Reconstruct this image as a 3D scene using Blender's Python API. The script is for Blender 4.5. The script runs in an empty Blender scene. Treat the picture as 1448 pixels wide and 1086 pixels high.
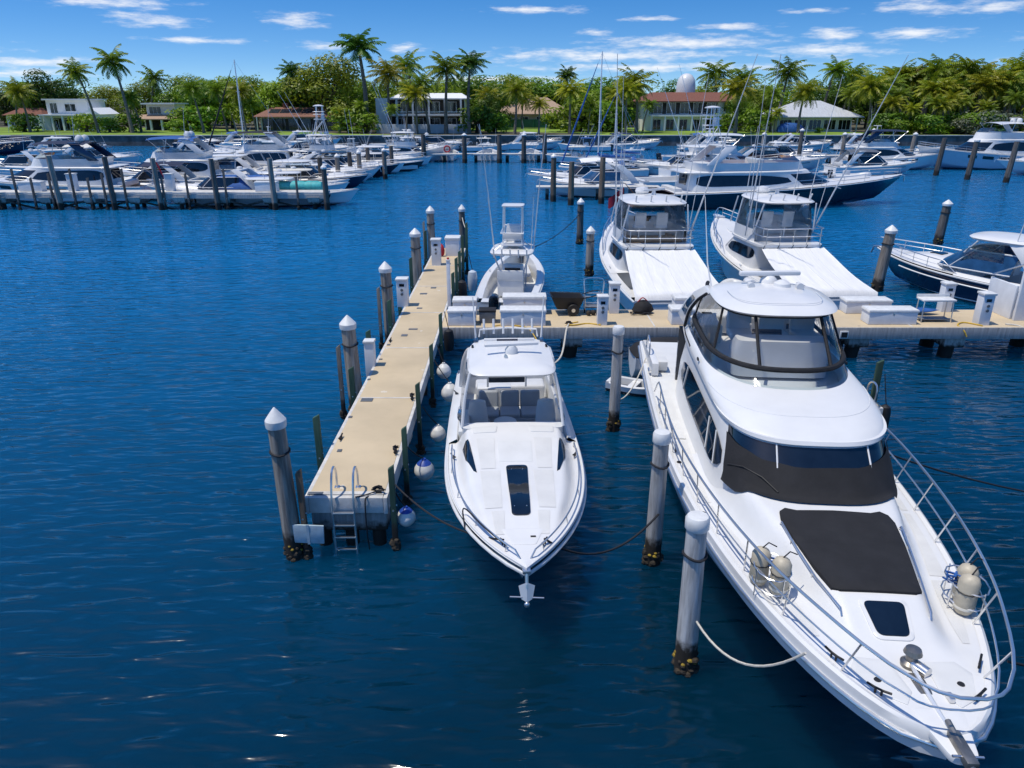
import bpy, bmesh, math, random
from mathutils import Vector, Matrix
R = math.radians
random.seed(7)
scene = bpy.context.scene
COL = scene.collection

# ---------------------------------------------------------------- camera
F_PX, CAM_H = 1040.0, 8.4
PITCH = math.atan(400 / 1040.0)
cam_d = bpy.data.cameras.new('camera')
cam = bpy.data.objects.new('camera', cam_d)
COL.objects.link(cam)
cam.location = (0, 0, CAM_H)
cam.rotation_euler = (math.pi / 2 - PITCH, 0, 0)
cam_d.sensor_width = 36
cam_d.lens = 36 * F_PX / 1448
cam_d.clip_start = 0.1
cam_d.clip_end = 9000
scene.camera = cam

# ---------------------------------------------------------------- sun, sky, exposure
SUN_EL, SUN_AZ = 71.0, -105.0           # azimuth from +Y (away from the viewer) towards +X
sd = Vector((math.sin(R(SUN_AZ)) * math.cos(R(SUN_EL)), math.cos(R(SUN_AZ)) * math.cos(R(SUN_EL)), math.sin(R(SUN_EL))))
sun_d = bpy.data.lights.new('sun', 'SUN')
sun_d.energy = 3.6
sun_d.angle = R(0.5)
sun_d.color = (1.0, 0.94, 0.82)
sun = bpy.data.objects.new('sun', sun_d)
COL.objects.link(sun)
sun.location = (0, 0, 60)
sun.rotation_euler = sd.to_track_quat('Z', 'Y').to_euler()
scene.view_settings.view_transform = 'Standard'
scene.view_settings.look = 'None'
scene.view_settings.exposure = 0.0
scene.view_settings.gamma = 1.0


def px_dir(px, py):
    u = (px - 724) / F_PX
    v = (543 - py) / F_PX
    c, s = math.cos(PITCH), math.sin(PITCH)
    return Vector((u, c + v * s, -s + v * c)).normalized()


def ground(px, py, z=0.0):
    d = px_dir(px, py)
    t = (z - CAM_H) / d.z
    return d.x * t, d.y * t


def build_world():
    w = bpy.data.worlds.new('World')
    scene.world = w
    w.use_nodes = True
    nt = w.node_tree
    N, K = nt.nodes, nt.links
    N.clear()
    out = N.new('ShaderNodeOutputWorld')
    bg = N.new('ShaderNodeBackground')
    bg.inputs['Strength'].default_value = 0.15
    K.new(bg.outputs[0], out.inputs[0])
    tc = N.new('ShaderNodeTexCoord')

    def math_(op, a, b=None, c=None):
        m = N.new('ShaderNodeMath')
        m.operation = op
        for i, x in enumerate((a, b, c)):
            if x is None:
                continue
            if isinstance(x, (int, float)):
                m.inputs[i].default_value = x
            else:
                K.new(x, m.inputs[i])
        return m.outputs[0]
    sep = N.new('ShaderNodeSeparateXYZ')
    K.new(tc.outputs['Generated'], sep.inputs[0])
    # clearer, drier air than the model's horizon: look the colour up a little higher in the sky
    up = math_('MULTIPLY_ADD', sep.outputs[2], 2.0, 0.07)
    cmb = N.new('ShaderNodeCombineXYZ')
    K.new(sep.outputs[0], cmb.inputs[0])
    K.new(sep.outputs[1], cmb.inputs[1])
    K.new(up, cmb.inputs[2])
    nrm = N.new('ShaderNodeVectorMath')
    nrm.operation = 'NORMALIZE'
    K.new(cmb.outputs[0], nrm.inputs[0])
    sky = N.new('ShaderNodeTexSky')
    sky.sky_type = 'NISHITA'
    sky.sun_disc = False
    sky.sun_elevation = R(SUN_EL)
    sky.sun_rotation = R(SUN_AZ)
    sky.air_density = 1.0
    sky.dust_density = 0.3
    sky.ozone_density = 2.5
    K.new(nrm.outputs[0], sky.inputs[0])
    hsv = N.new('ShaderNodeHueSaturation')
    hsv.inputs['Saturation'].default_value = 1.42
    hsv.inputs['Hue'].default_value = .505
    K.new(sky.outputs[0], hsv.inputs['Color'])
    # fair-weather cloud streaks, placed by azimuth and elevation
    az = math_('ARCTAN2', sep.outputs[0], sep.outputs[1])
    el = math_('ARCSINE', sep.outputs[2])
    ae = N.new('ShaderNodeCombineXYZ')
    K.new(az, ae.inputs[0])
    K.new(el, ae.inputs[1])
    mp = N.new('ShaderNodeMapping')
    mp.inputs['Scale'].default_value = (30, 150, 1)
    K.new(ae.outputs[0], mp.inputs[0])
    nz = N.new('ShaderNodeTexNoise')
    nz.inputs['Scale'].default_value = 1.0
    nz.inputs['Detail'].default_value = 7
    nz.inputs['Roughness'].default_value = 0.62
    K.new(mp.outputs[0], nz.inputs['Vector'])
    clouds = [(150, 2, 95, 9), (215, 28, 62, 10), (415, 29, 46, 12), (275, 57, 85, 5), (50, 88, 90, 8), (455, 65, 40, 7),
              (575, 67, 36, 7), (760, 14, 75, 6), (860, 78, 220, 11), (970, 60, 150, 12), (1040, 38, 52, 6),
              (1175, 48, 40, 9), (1295, 47, 58, 9), (1295, 10, 55, 10), (1405, 8, 60, 11), (1175, 71, 90, 11),
              (845, 46, 30, 5), (915, 27, 45, 4), (930, 95, 240, 7), (20, 103, 90, 6), (1150, 15, 40, 4), (700, 112, 160, 6),
              (-300, 60, 200, 12), (-500, 20, 150, 12), (1750, 40, 200, 14), (1900, 80, 300, 10)]
    field = None
    for (px, py, hw, hh) in clouds:
        d = px_dir(px, py)
        a, e = math.atan2(d.x, d.y), math.asin(d.z)
        sub = N.new('ShaderNodeVectorMath')
        sub.operation = 'SUBTRACT'
        K.new(ae.outputs[0], sub.inputs[0])
        sub.inputs[1].default_value = (a, e, 0)
        sc_ = N.new('ShaderNodeVectorMath')
        sc_.operation = 'MULTIPLY'
        K.new(sub.outputs[0], sc_.inputs[0])
        sc_.inputs[1].default_value = (F_PX / hw, F_PX / hh, 0)
        ln = N.new('ShaderNodeVectorMath')
        ln.operation = 'LENGTH'
        K.new(sc_.outputs[0], ln.inputs[0])
        v = math_('SUBTRACT', 1.0, ln.outputs['Value'])
        field = v if field is None else math_('MAXIMUM', field, v)
    dens = math_('ADD', field, math_('MULTIPLY', math_('SUBTRACT', nz.outputs['Fac'], 0.5), 2.6))
    mr = N.new('ShaderNodeMapRange')
    mr.interpolation_type = 'SMOOTHSTEP'
    mr.inputs['From Min'].default_value = 0.0
    mr.inputs['From Max'].default_value = 1.35
    mr.inputs['To Max'].default_value = 0.88
    K.new(dens, mr.inputs['Value'])
    mx = N.new('ShaderNodeMixRGB')
    mx.inputs[2].default_value = (6.6, 6.7, 6.9, 1)
    K.new(mr.outputs[0], mx.inputs[0])
    K.new(hsv.outputs[0], mx.inputs[1])
    K.new(mx.outputs[0], bg.inputs['Color'])


build_world()

# ---------------------------------------------------------------- materials
M = {}


def new_mat(name):
    m = bpy.data.materials.new(name)
    m.use_nodes = True
    nt = m.node_tree
    b = nt.nodes['Principled BSDF']
    M[name] = m
    return m, nt, b


def _noise(nt, scale, detail=4, coord='Object', mscale=None, rough=.55):
    tc = nt.nodes.new('ShaderNodeTexCoord')
    n = nt.nodes.new('ShaderNodeTexNoise')
    n.inputs['Scale'].default_value = scale
    n.inputs['Detail'].default_value = detail
    n.inputs['Roughness'].default_value = rough
    src = tc.outputs[coord]
    if coord == 'World':
        pass
    if mscale:
        mp = nt.nodes.new('ShaderNodeMapping')
        mp.inputs['Scale'].default_value = mscale
        nt.links.new(src, mp.inputs[0])
        src = mp.outputs[0]
    nt.links.new(src, n.inputs['Vector'])
    return n


def plain(name, col, rough=.5, metal=0., var=.08, nscale=3., bump=0., bscale=40., coat=0., col2=None, mscale=None,
          spec=.5, orand=0.):
    """base colour varied by two octaves of noise, optional fine bump, optional per-object tint"""
    m, nt, b = new_mat(name)
    K = nt.links
    n = _noise(nt, nscale, 6, mscale=mscale)
    rp = nt.nodes.new('ShaderNodeValToRGB')
    c1 = col2 or tuple(c * (1 - var * 2) for c in col)
    rp.color_ramp.elements[0].color = (*c1, 1)
    rp.color_ramp.elements[0].position = .3
    rp.color_ramp.elements[1].color = (*[min(1, c * (1 + var)) for c in col], 1)
    rp.color_ramp.elements[1].position = .68
    K.new(n.outputs['Fac'], rp.inputs[0])
    src = rp.outputs[0]
    if orand:
        oi = nt.nodes.new('ShaderNodeObjectInfo')
        mr = nt.nodes.new('ShaderNodeMapRange')
        mr.inputs['To Min'].default_value = 1 - orand
        mr.inputs['To Max'].default_value = 1 + orand
        K.new(oi.outputs['Random'], mr.inputs[0])
        vm = nt.nodes.new('ShaderNodeVectorMath')
        vm.operation = 'SCALE'
        K.new(src, vm.inputs[0])
        K.new(mr.outputs[0], vm.inputs['Scale'])
        src = vm.outputs[0]
    K.new(src, b.inputs['Base Color'])
    b.inputs['Roughness'].default_value = rough
    b.inputs['Metallic'].default_value = metal
    b.inputs['Coat Weight'].default_value = coat
    b.inputs['Specular IOR Level'].default_value = spec
    if bump:
        n2 = _noise(nt, bscale, 4, mscale=mscale)
        bp = nt.nodes.new('ShaderNodeBump')
        bp.inputs['Strength'].default_value = bump
        bp.inputs['Distance'].default_value = .02
        K.new(n2.outputs['Fac'], bp.inputs['Height'])
        K.new(bp.outputs[0], b.inputs['Normal'])
    return m


plain('gelcoat', (.74, .735, .72), .30, var=.03, nscale=1.3, coat=.2)
plain('gelcoat_matt', (.68, .68, .665), .55, var=.03, nscale=2.5, bump=.12, bscale=160)
plain('nonskid', (.695, .69, .67), .75, var=.04, nscale=2, bump=.5, bscale=220)
plain('gelcoat_grey', (.66, .67, .67), .35, var=.03)
plain('cream', (.74, .70, .60), .45, var=.05)
plain('ivory', (.50, .44, .33), .5, var=.08, nscale=9)
plain('navy_paint', (.006, .014, .05), .12, var=.1, coat=.6)
plain('slate_paint', (.035, .05, .07), .15, var=.1, coat=.5)
plain('ice_paint', (.55, .62, .68), .22, var=.03, coat=.4)
plain('dark_glass', (.006, .011, .02), .05, var=.2, spec=.8)
plain('blue_glass', (.02, .07, .16), .06, var=.2, spec=.8)
plain('grey_vinyl', (.36, .38, .40), .5, var=.05, bump=.1, bscale=60)
plain('light_vinyl', (.62, .62, .61), .5, var=.04, bump=.1, bscale=60)
plain('black_canvas', (.012, .012, .014), .8, var=.3, nscale=6, bump=.35, bscale=18)
plain('black_mesh', (.013, .013, .015), .85, var=.18, nscale=2.5, bump=.3, bscale=9)
plain('navy_canvas', (.012, .022, .06), .8, var=.2, bump=.2, bscale=20)
plain('blue_canvas', (.02, .10, .33), .75, var=.2, bump=.2, bscale=20)
plain('teal_canvas', (.05, .42, .42), .6, var=.15)
plain('white_canvas', (.78, .77, .75), .7, var=.04, nscale=5, bump=.2, bscale=9, mscale=(.15, 3, 1))
plain('steel', (.72, .72, .72), .28, .9, var=.04)
plain('worn_steel', (.30, .28, .255), .38, .8, var=.2, nscale=5)
plain('aluminium', (.78, .79, .80), .3, .4, var=.03)
plain('rubber', (.012, .012, .013), .6, var=.2)
plain('cowl_black', (.01, .012, .016), .2, var=.1, coat=.5)
plain('teak', (.30, .15, .06), .6, var=.2, nscale=6, mscale=(1, 12, 1))
plain('red_cloth', (.45, .02, .03), .7, var=.1)
plain('green_paint', (.02, .16, .06), .6, var=.1)
plain('rope_black', (.012, .013, .018), .8, var=.2)
plain('rope_white', (.62, .58, .5), .8, var=.12, nscale=30)
plain('rope_yellow', (.62, .40, .05), .8, var=.15, nscale=20)
plain('buoy_white', (.72, .71, .67), .45, var=.09, nscale=5)
plain('buoy_blue', (.015, .06, .33), .45, var=.12)
plain('box_white', (.74, .76, .78), .42, var=.04, nscale=3, bump=.05)
plain('cap_white', (.72, .72, .70), .45, var=.07, nscale=7)
plain('deck_tan', (.57, .455, .295), .85, var=.07, nscale=.7, bump=.35, bscale=150)


def add_spots(name, scale, thr, col):
    """sparse droppings and scuffs with shapes of their own, over an existing material"""
    nt = M[name].node_tree
    K = nt.links
    b = nt.nodes['Principled BSDF']
    src = b.inputs['Base Color'].links[0].from_socket
    tc = nt.nodes.new('ShaderNodeTexCoord')
    n0 = _noise(nt, scale * 2.2, 3)
    va = nt.nodes.new('ShaderNodeVectorMath')
    va.operation = 'MULTIPLY_ADD'
    va.inputs[1].default_value = (.35, .35, 0)
    K.new(n0.outputs['Color'], va.inputs[0])
    K.new(tc.outputs['Object'], va.inputs[2])
    vo = nt.nodes.new('ShaderNodeTexVoronoi')
    vo.inputs['Scale'].default_value = scale
    K.new(va.outputs[0], vo.inputs['Vector'])
    sp = nt.nodes.new('ShaderNodeSeparateColor')
    K.new(vo.outputs['Color'], sp.inputs[0])
    r = nt.nodes.new('ShaderNodeMapRange')           # only some cells carry a mark, each of its own size
    r.inputs['From Min'].default_value = .55
    r.inputs['From Max'].default_value = 1.
    r.inputs['To Max'].default_value = thr
    K.new(sp.outputs[0], r.inputs[0])
    lt = nt.nodes.new('ShaderNodeMath')
    lt.operation = 'LESS_THAN'
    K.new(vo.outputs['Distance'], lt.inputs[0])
    K.new(r.outputs[0], lt.inputs[1])
    f = nt.nodes.new('ShaderNodeMath')
    f.operation = 'MULTIPLY'
    f.inputs[1].default_value = .6
    K.new(lt.outputs[0], f.inputs[0])
    mx = nt.nodes.new('ShaderNodeMixRGB')
    mx.inputs[2].default_value = (*col, 1)
    K.new(f.outputs[0], mx.inputs[0])
    K.new(src, mx.inputs[1])
    K.new(mx.outputs[0], b.inputs['Base Color'])


add_spots('deck_tan', 2.1, .16, (.68, .64, .56))
add_spots('deck_tan', 1.1, .14, (.33, .26, .19))
add_spots('concrete_pale', 3.0, .2, (.36, .34, .30)) if 'concrete_pale' in M else None
plain('concrete', (.42, .40, .37), .85, var=.18, nscale=3.5, bump=.3, bscale=50)
plain('concrete_pale', (.60, .58, .54), .85, var=.12, nscale=4, bump=.3, bscale=60)
plain('board_blue', (.42, .52, .56), .5, var=.1, nscale=6)
plain('growth_dark', (.035, .026, .016), .8, var=.6, nscale=16, bump=.8, bscale=30, col2=(.008, .008, .008))
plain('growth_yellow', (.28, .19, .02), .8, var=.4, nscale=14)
plain('stucco_white', (.82, .82, .81), .8, var=.05, nscale=.6, bump=.1, bscale=30)
plain('stucco_grey', (.50, .53, .56), .8, var=.05, nscale=.6)
plain('stucco_cream', (.58, .52, .42), .8, var=.06, nscale=.6)
plain('roof_terracotta', (.21, .08, .05), .85, var=.22, nscale=2., bump=.8, bscale=3, mscale=(6, 1, 1))
plain('roof_brown', (.25, .12, .08), .85, var=.2, nscale=2., bump=.6, bscale=3, mscale=(6, 1, 1))
plain('roof_tan', (.42, .29, .20), .85, var=.12, nscale=2., bump=.6, bscale=3, mscale=(6, 1, 1))
plain('roof_grey', (.52, .54, .57), .6, var=.08, nscale=1., mscale=(4, 1, 1))
plain('roof_white', (.80, .81, .81), .7, var=.04)
plain('house_glass', (.01, .016, .022), .08, var=.3, spec=.8)
plain('solar_glass', (.03, .035, .05), .12, var=.2)
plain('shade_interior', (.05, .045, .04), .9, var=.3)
plain('red_brick', (.25, .09, .05), .85, var=.2)
plain('green_mesh', (.01, .09, .06), .8, var=.2, nscale=.8)
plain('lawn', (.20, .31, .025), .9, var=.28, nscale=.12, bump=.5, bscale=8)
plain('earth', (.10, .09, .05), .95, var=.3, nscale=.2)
plain('seawall_stone', (.13, .12, .11), .9, var=.35, nscale=.7, bump=.5, bscale=6)
plain('seawall_cap', (.50, .48, .44), .85, var=.12, nscale=1)
plain('palm_trunk', (.20, .17, .135), .9, var=.3, nscale=3, mscale=(1, 1, 6), bump=.5, bscale=5)
plain('bark', (.09, .07, .05), .95, var=.3, nscale=4)
plain('plate', (.16, .17, .18), .5, .3, var=.1)
plain('copper_brown', (.22, .10, .05), .7, var=.2)
plain('skin_brown', (.18, .09, .05), .6, var=.1)


def piling_mat(name, c1, c2):
    """weathered timber: long vertical streaks, a dark wet band with a ragged edge near the water"""
    m, nt, b = new_mat(name)
    K = nt.links
    n = _noise(nt, 4, 7, mscale=(3, 3, .25), rough=.65)
    rp = nt.nodes.new('ShaderNodeValToRGB')
    rp.color_ramp.elements[0].color = (*c1, 1)
    rp.color_ramp.elements[0].position = .32
    rp.color_ramp.elements[1].color = (*c2, 1)
    rp.color_ramp.elements[1].position = .66
    K.new(n.outputs['Fac'], rp.inputs[0])
    geo = nt.nodes.new('ShaderNodeNewGeometry')
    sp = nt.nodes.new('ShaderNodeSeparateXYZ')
    K.new(geo.outputs['Position'], sp.inputs[0])
    n2 = _noise(nt, 6, 4)
    ad = nt.nodes.new('ShaderNodeMath')
    ad.operation = 'MULTIPLY_ADD'
    ad.inputs[1].default_value = -.45
    K.new(n2.outputs['Fac'], ad.inputs[0])
    K.new(sp.outputs[2], ad.inputs[2])
    mr = nt.nodes.new('ShaderNodeMapRange')
    mr.inputs['From Min'].default_value = .25
    mr.inputs['From Max'].default_value = .42
    K.new(ad.outputs[0], mr.inputs[0])
    mx = nt.nodes.new('ShaderNodeMixRGB')
    mx.inputs[1].default_value = (.022, .017, .012, 1)
    K.new(mr.outputs[0], mx.inputs[0])
    oi = nt.nodes.new('ShaderNodeObjectInfo')
    mo = nt.nodes.new('ShaderNodeMapRange')
    mo.inputs['To Min'].default_value = .68
    mo.inputs['To Max'].default_value = 1.15
    K.new(oi.outputs['Random'], mo.inputs[0])
    vm = nt.nodes.new('ShaderNodeVectorMath')
    vm.operation = 'SCALE'
    K.new(rp.outputs[0], vm.inputs[0])
    K.new(mo.outputs[0], vm.inputs['Scale'])
    K.new(vm.outputs[0], mx.inputs[2])
    K.new(mx.outputs[0], b.inputs['Base Color'])
    b.inputs['Roughness'].default_value = .8
    bp = nt.nodes.new('ShaderNodeBump')
    bp.inputs['Strength'].default_value = .5
    bp.inputs['Distance'].default_value = .02
    K.new(n.outputs['Fac'], bp.inputs['Height'])
    K.new(bp.outputs[0], b.inputs['Normal'])


piling_mat('timber_grey', (.13, .105, .085), (.40, .355, .30))
piling_mat('timber_white', (.22, .21, .20), (.56, .55, .53))
piling_mat('timber_dark', (.045, .038, .032), (.17, .15, .13))
piling_mat('timber_brown', (.10, .065, .04), (.26, .19, .13))
piling_mat('timber_green', (.012, .05, .035), (.05, .11, .075))
piling_mat('pile_concrete', (.14, .13, .12), (.32, .30, .28))
piling_mat('cap_beam', (.25, .24, .225), (.50, .48, .45))


def hull_mat(name, top, bottom=(.01, .012, .02), stripe=None, zb=.12, rough=.15):
    """gelcoat hull with bottom paint below the boot line (height above the hull's own waterline)"""
    m, nt, b = new_mat(name)
    K = nt.links
    tc = nt.nodes.new('ShaderNodeTexCoord')
    sp = nt.nodes.new('ShaderNodeSeparateXYZ')
    K.new(tc.outputs['Object'], sp.inputs[0])
    rp = nt.nodes.new('ShaderNodeValToRGB')
    rp.color_ramp.interpolation = 'CONSTANT'
    e = rp.color_ramp.elements
    e[0].color = (*bottom, 1)
    e[0].position = 0
    e[1].color = (*top, 1)
    e[1].position = zb
    if stripe:
        e[1].color = (*stripe, 1)
        x = e.new(zb + .05)
        x.color = (*top, 1)
    K.new(sp.outputs[2], rp.inputs[0])
    n = _noise(nt, 1.2, 5)
    mr = nt.nodes.new('ShaderNodeMapRange')
    mr.inputs['To Min'].default_value = .90
    mr.inputs['To Max'].default_value = 1.06
    K.new(n.outputs['Fac'], mr.inputs[0])
    vm = nt.nodes.new('ShaderNodeVectorMath')
    vm.operation = 'SCALE'
    K.new(rp.outputs[0], vm.inputs[0])
    K.new(mr.outputs[0], vm.inputs['Scale'])
    K.new(vm.outputs[0], b.inputs['Base Color'])
    b.inputs['Roughness'].default_value = rough
    b.inputs['Coat Weight'].default_value = .4


hull_mat('hull_white', (.78, .79, .79))
hull_mat('hull_white_blue', (.78, .79, .79), bottom=(.01, .06, .22), zb=.15)
hull_mat('hull_navy', (.006, .016, .055), bottom=(.02, .02, .03), stripe=(.7, .7, .7), zb=.13, rough=.08)
hull_mat('hull_navy_deep', (.004, .009, .026), bottom=(.012, .014, .03), zb=.2, rough=.06)
hull_mat('hull_ice', (.50, .60, .68), zb=.16)
hull_mat('hull_red_bottom', (.76, .76, .75), bottom=(.12, .02, .015), zb=.1)


def clear_mat(name, alpha, tint, rough=.06):
    m, nt, b = new_mat(name)
    nt.nodes.remove(b)
    K = nt.links
    out = nt.nodes['Material Output']
    tr = nt.nodes.new('ShaderNodeBsdfTransparent')
    tr.inputs[0].default_value = (*tint, 1)
    gl = nt.nodes.new('ShaderNodeBsdfGlossy')
    gl.inputs['Roughness'].default_value = rough
    n = _noise(nt, 1.6, 3)
    bp = nt.nodes.new('ShaderNodeBump')
    bp.inputs['Strength'].default_value = .25
    bp.inputs['Distance'].default_value = .12
    K.new(n.outputs['Fac'], bp.inputs['Height'])
    K.new(bp.outputs[0], gl.inputs['Normal'])
    fr = nt.nodes.new('ShaderNodeFresnel')
    fr.inputs[0].default_value = 1.45
    ad = nt.nodes.new('ShaderNodeMath')
    ad.inputs[1].default_value = alpha
    K.new(fr.outputs[0], ad.inputs[0])
    mx = nt.nodes.new('ShaderNodeMixShader')
    K.new(ad.outputs[0], mx.inputs[0])
    K.new(tr.outputs[0], mx.inputs[1])
    K.new(gl.outputs[0], mx.inputs[2])
    K.new(mx.outputs[0], out.inputs[0])


clear_mat('clear_vinyl', .02, (.985, .99, .995))
clear_mat('smoke_vinyl', .04, (.78, .85, .89))


def leaf_mat(name, c_dark, c_light, scale=.45, trans=.35, orand=.18):
    """leaf colour drifting between two greens from clump to clump, and from tree to tree; thin leaves let light through"""
    m, nt, b = new_mat(name)
    nt.nodes.remove(b)
    K = nt.links
    out = nt.nodes['Material Output']
    n = _noise(nt, scale, 5, rough=.7)
    rp = nt.nodes.new('ShaderNodeValToRGB')
    rp.color_ramp.elements[0].color = (*c_dark, 1)
    rp.color_ramp.elements[0].position = .35
    rp.color_ramp.elements[1].color = (*c_light, 1)
    rp.color_ramp.elements[1].position = .65
    K.new(n.outputs['Fac'], rp.inputs[0])
    oi = nt.nodes.new('ShaderNodeObjectInfo')
    hs = nt.nodes.new('ShaderNodeHueSaturation')
    mr = nt.nodes.new('ShaderNodeMapRange')
    mr.inputs['To Min'].default_value = 1 - orand * 1.5
    mr.inputs['To Max'].default_value = 1 + orand * 1.5
    K.new(oi.outputs['Random'], mr.inputs[0])
    K.new(mr.outputs[0], hs.inputs['Value'])
    mh = nt.nodes.new('ShaderNodeMapRange')
    mh.inputs['To Min'].default_value = .5 - .02
    mh.inputs['To Max'].default_value = .5 + .015
    wn = nt.nodes.new('ShaderNodeTexWhiteNoise')
    wn.noise_dimensions = '1D'
    K.new(oi.outputs['Random'], wn.inputs['W'])
    K.new(wn.outputs['Value'], mh.inputs[0])
    K.new(mh.outputs[0], hs.inputs['Hue'])
    K.new(rp.outputs[0], hs.inputs['Color'])
    d = nt.nodes.new('ShaderNodeBsdfDiffuse')
    t = nt.nodes.new('ShaderNodeBsdfTranslucent')
    K.new(hs.outputs[0], d.inputs[0])
    K.new(hs.outputs[0], t.inputs[0])
    g = nt.nodes.new('ShaderNodeBsdfGlossy')
    g.inputs['Roughness'].default_value = .45
    g.inputs[0].default_value = (.5, .5, .5, 1)
    mx = nt.nodes.new('ShaderNodeMixShader')
    mx.inputs[0].default_value = trans
    K.new(d.outputs[0], mx.inputs[1])
    K.new(t.outputs[0], mx.inputs[2])
    m2 = nt.nodes.new('ShaderNodeMixShader')
    m2.inputs[0].default_value = .05
    K.new(mx.outputs[0], m2.inputs[1])
    K.new(g.outputs[0], m2.inputs[2])
    K.new(m2.outputs[0], out.inputs[0])


leaf_mat('leaf_broad', (.065, .14, .008), (.22, .36, .016))
leaf_mat('leaf_olive', (.085, .14, .008), (.28, .34, .018))
leaf_mat('leaf_palm', (.075, .145, .008), (.23, .33, .016), scale=.7)
leaf_mat('leaf_gold', (.12, .18, .008), (.42, .40, .018), scale=.8)
leaf_mat('leaf_dark', (.03, .08, .010), (.11, .20, .016))
leaf_mat('leaf_bright', (.11, .20, .008), (.30, .43, .018))
leaf_mat('leaf_silver', (.09, .11, .07), (.20, .22, .14), scale=.6)


def water_mat():
    m, nt, b = new_mat('sea_water')
    K = nt.links
    geo = nt.nodes.new('ShaderNodeNewGeometry')

    def nz(rot, sc, scale, detail, rough=.5, dist=0.):
        mp = nt.nodes.new('ShaderNodeMapping')
        mp.inputs['Rotation'].default_value = (0, 0, R(rot))
        mp.inputs['Scale'].default_value = sc
        K.new(geo.outputs['Position'], mp.inputs[0])
        n = nt.nodes.new('ShaderNodeTexNoise')
        n.inputs['Scale'].default_value = scale
        n.inputs['Detail'].default_value = detail
        n.inputs['Roughness'].default_value = rough
        n.inputs['Distortion'].default_value = dist
        K.new(mp.outputs[0], n.inputs['Vector'])
        return n.outputs['Fac']

    def ma(op, a, b_, c=None):
        x = nt.nodes.new('ShaderNodeMath')
        x.operation = op
        for i, q in enumerate((a, b_, c)):
            if q is None:
                continue
            if isinstance(q, (int, float)):
                x.inputs[i].default_value = q
            else:
                K.new(q, x.inputs[i])
        return x.outputs[0]
    r1 = nz(-26, (.55, 1.9, 1), 1.9, 1.3, .4, .35)       # wind ripples
    r2 = nz(10, (.8, 1.6, 1), 4.2, 2, .5)              # cross ripples
    r3 = nz(-20, (.5, 1.2, 1), .35, 2)                 # slow swell
    gust = nz(-10, (.35, 1.0, 1), .10, 3)              # calmer and rougher patches
    gm = nt.nodes.new('ShaderNodeMapRange')
    gm.inputs['From Min'].default_value = .36
    gm.inputs['From Max'].default_value = .62
    gm.inputs['To Min'].default_value = .6
    gm.inputs['To Max'].default_value = 1.0
    K.new(gust, gm.inputs[0])
    h = ma('ADD', ma('MULTIPLY', r1, 1.0), ma('ADD', ma('MULTIPLY', r2, .05), ma('MULTIPLY', r3, 1.3)))
    bp = nt.nodes.new('ShaderNodeBump')
    bp.inputs['Distance'].default_value = .14
    K.new(gm.outputs[0], bp.inputs['Strength'])
    K.new(h, bp.inputs['Height'])
    K.new(bp.outputs[0], b.inputs['Normal'])
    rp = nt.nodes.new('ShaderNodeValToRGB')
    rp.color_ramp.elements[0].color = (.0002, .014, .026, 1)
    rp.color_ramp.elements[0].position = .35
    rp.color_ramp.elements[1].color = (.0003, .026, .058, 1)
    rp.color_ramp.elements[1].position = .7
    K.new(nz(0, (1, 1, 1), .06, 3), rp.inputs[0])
    # far sky reflection painted into the base colour: brighter blue with distance
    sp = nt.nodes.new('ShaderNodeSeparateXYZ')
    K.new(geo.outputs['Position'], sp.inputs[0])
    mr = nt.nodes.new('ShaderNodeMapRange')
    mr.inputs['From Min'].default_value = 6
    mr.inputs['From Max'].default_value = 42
    slip_shade = nt.nodes.new('ShaderNodeMapRange')          # boat shading and hull reflection painted in: darker right of the finger dock
    slip_shade.inputs['From Min'].default_value = -3
    slip_shade.inputs['From Max'].default_value = 4
    slip_shade.inputs['To Max'].default_value = -6
    K.new(sp.outputs[0], slip_shade.inputs['Value'])
    K.new(ma('ADD', sp.outputs[1], slip_shade.outputs[0]), mr.inputs['Value'])
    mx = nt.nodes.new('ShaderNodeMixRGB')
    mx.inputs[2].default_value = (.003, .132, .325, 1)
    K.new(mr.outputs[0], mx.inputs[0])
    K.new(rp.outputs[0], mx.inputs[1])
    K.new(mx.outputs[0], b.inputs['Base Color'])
    b.inputs['Roughness'].default_value = .10
    b.inputs['Specular IOR Level'].default_value = .8
    b.inputs['IOR'].default_value = 1.333
    b.subsurface_method = 'BURLEY'                     # light scattered inside the water: shade on it has no hard edge
    b.inputs['Subsurface Weight'].default_value = .9
    b.inputs['Subsurface Radius'].default_value = (1, 1, 1)
    b.inputs['Subsurface Scale'].default_value = 4.0


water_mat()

# ---------------------------------------------------------------- mesh helpers


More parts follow.
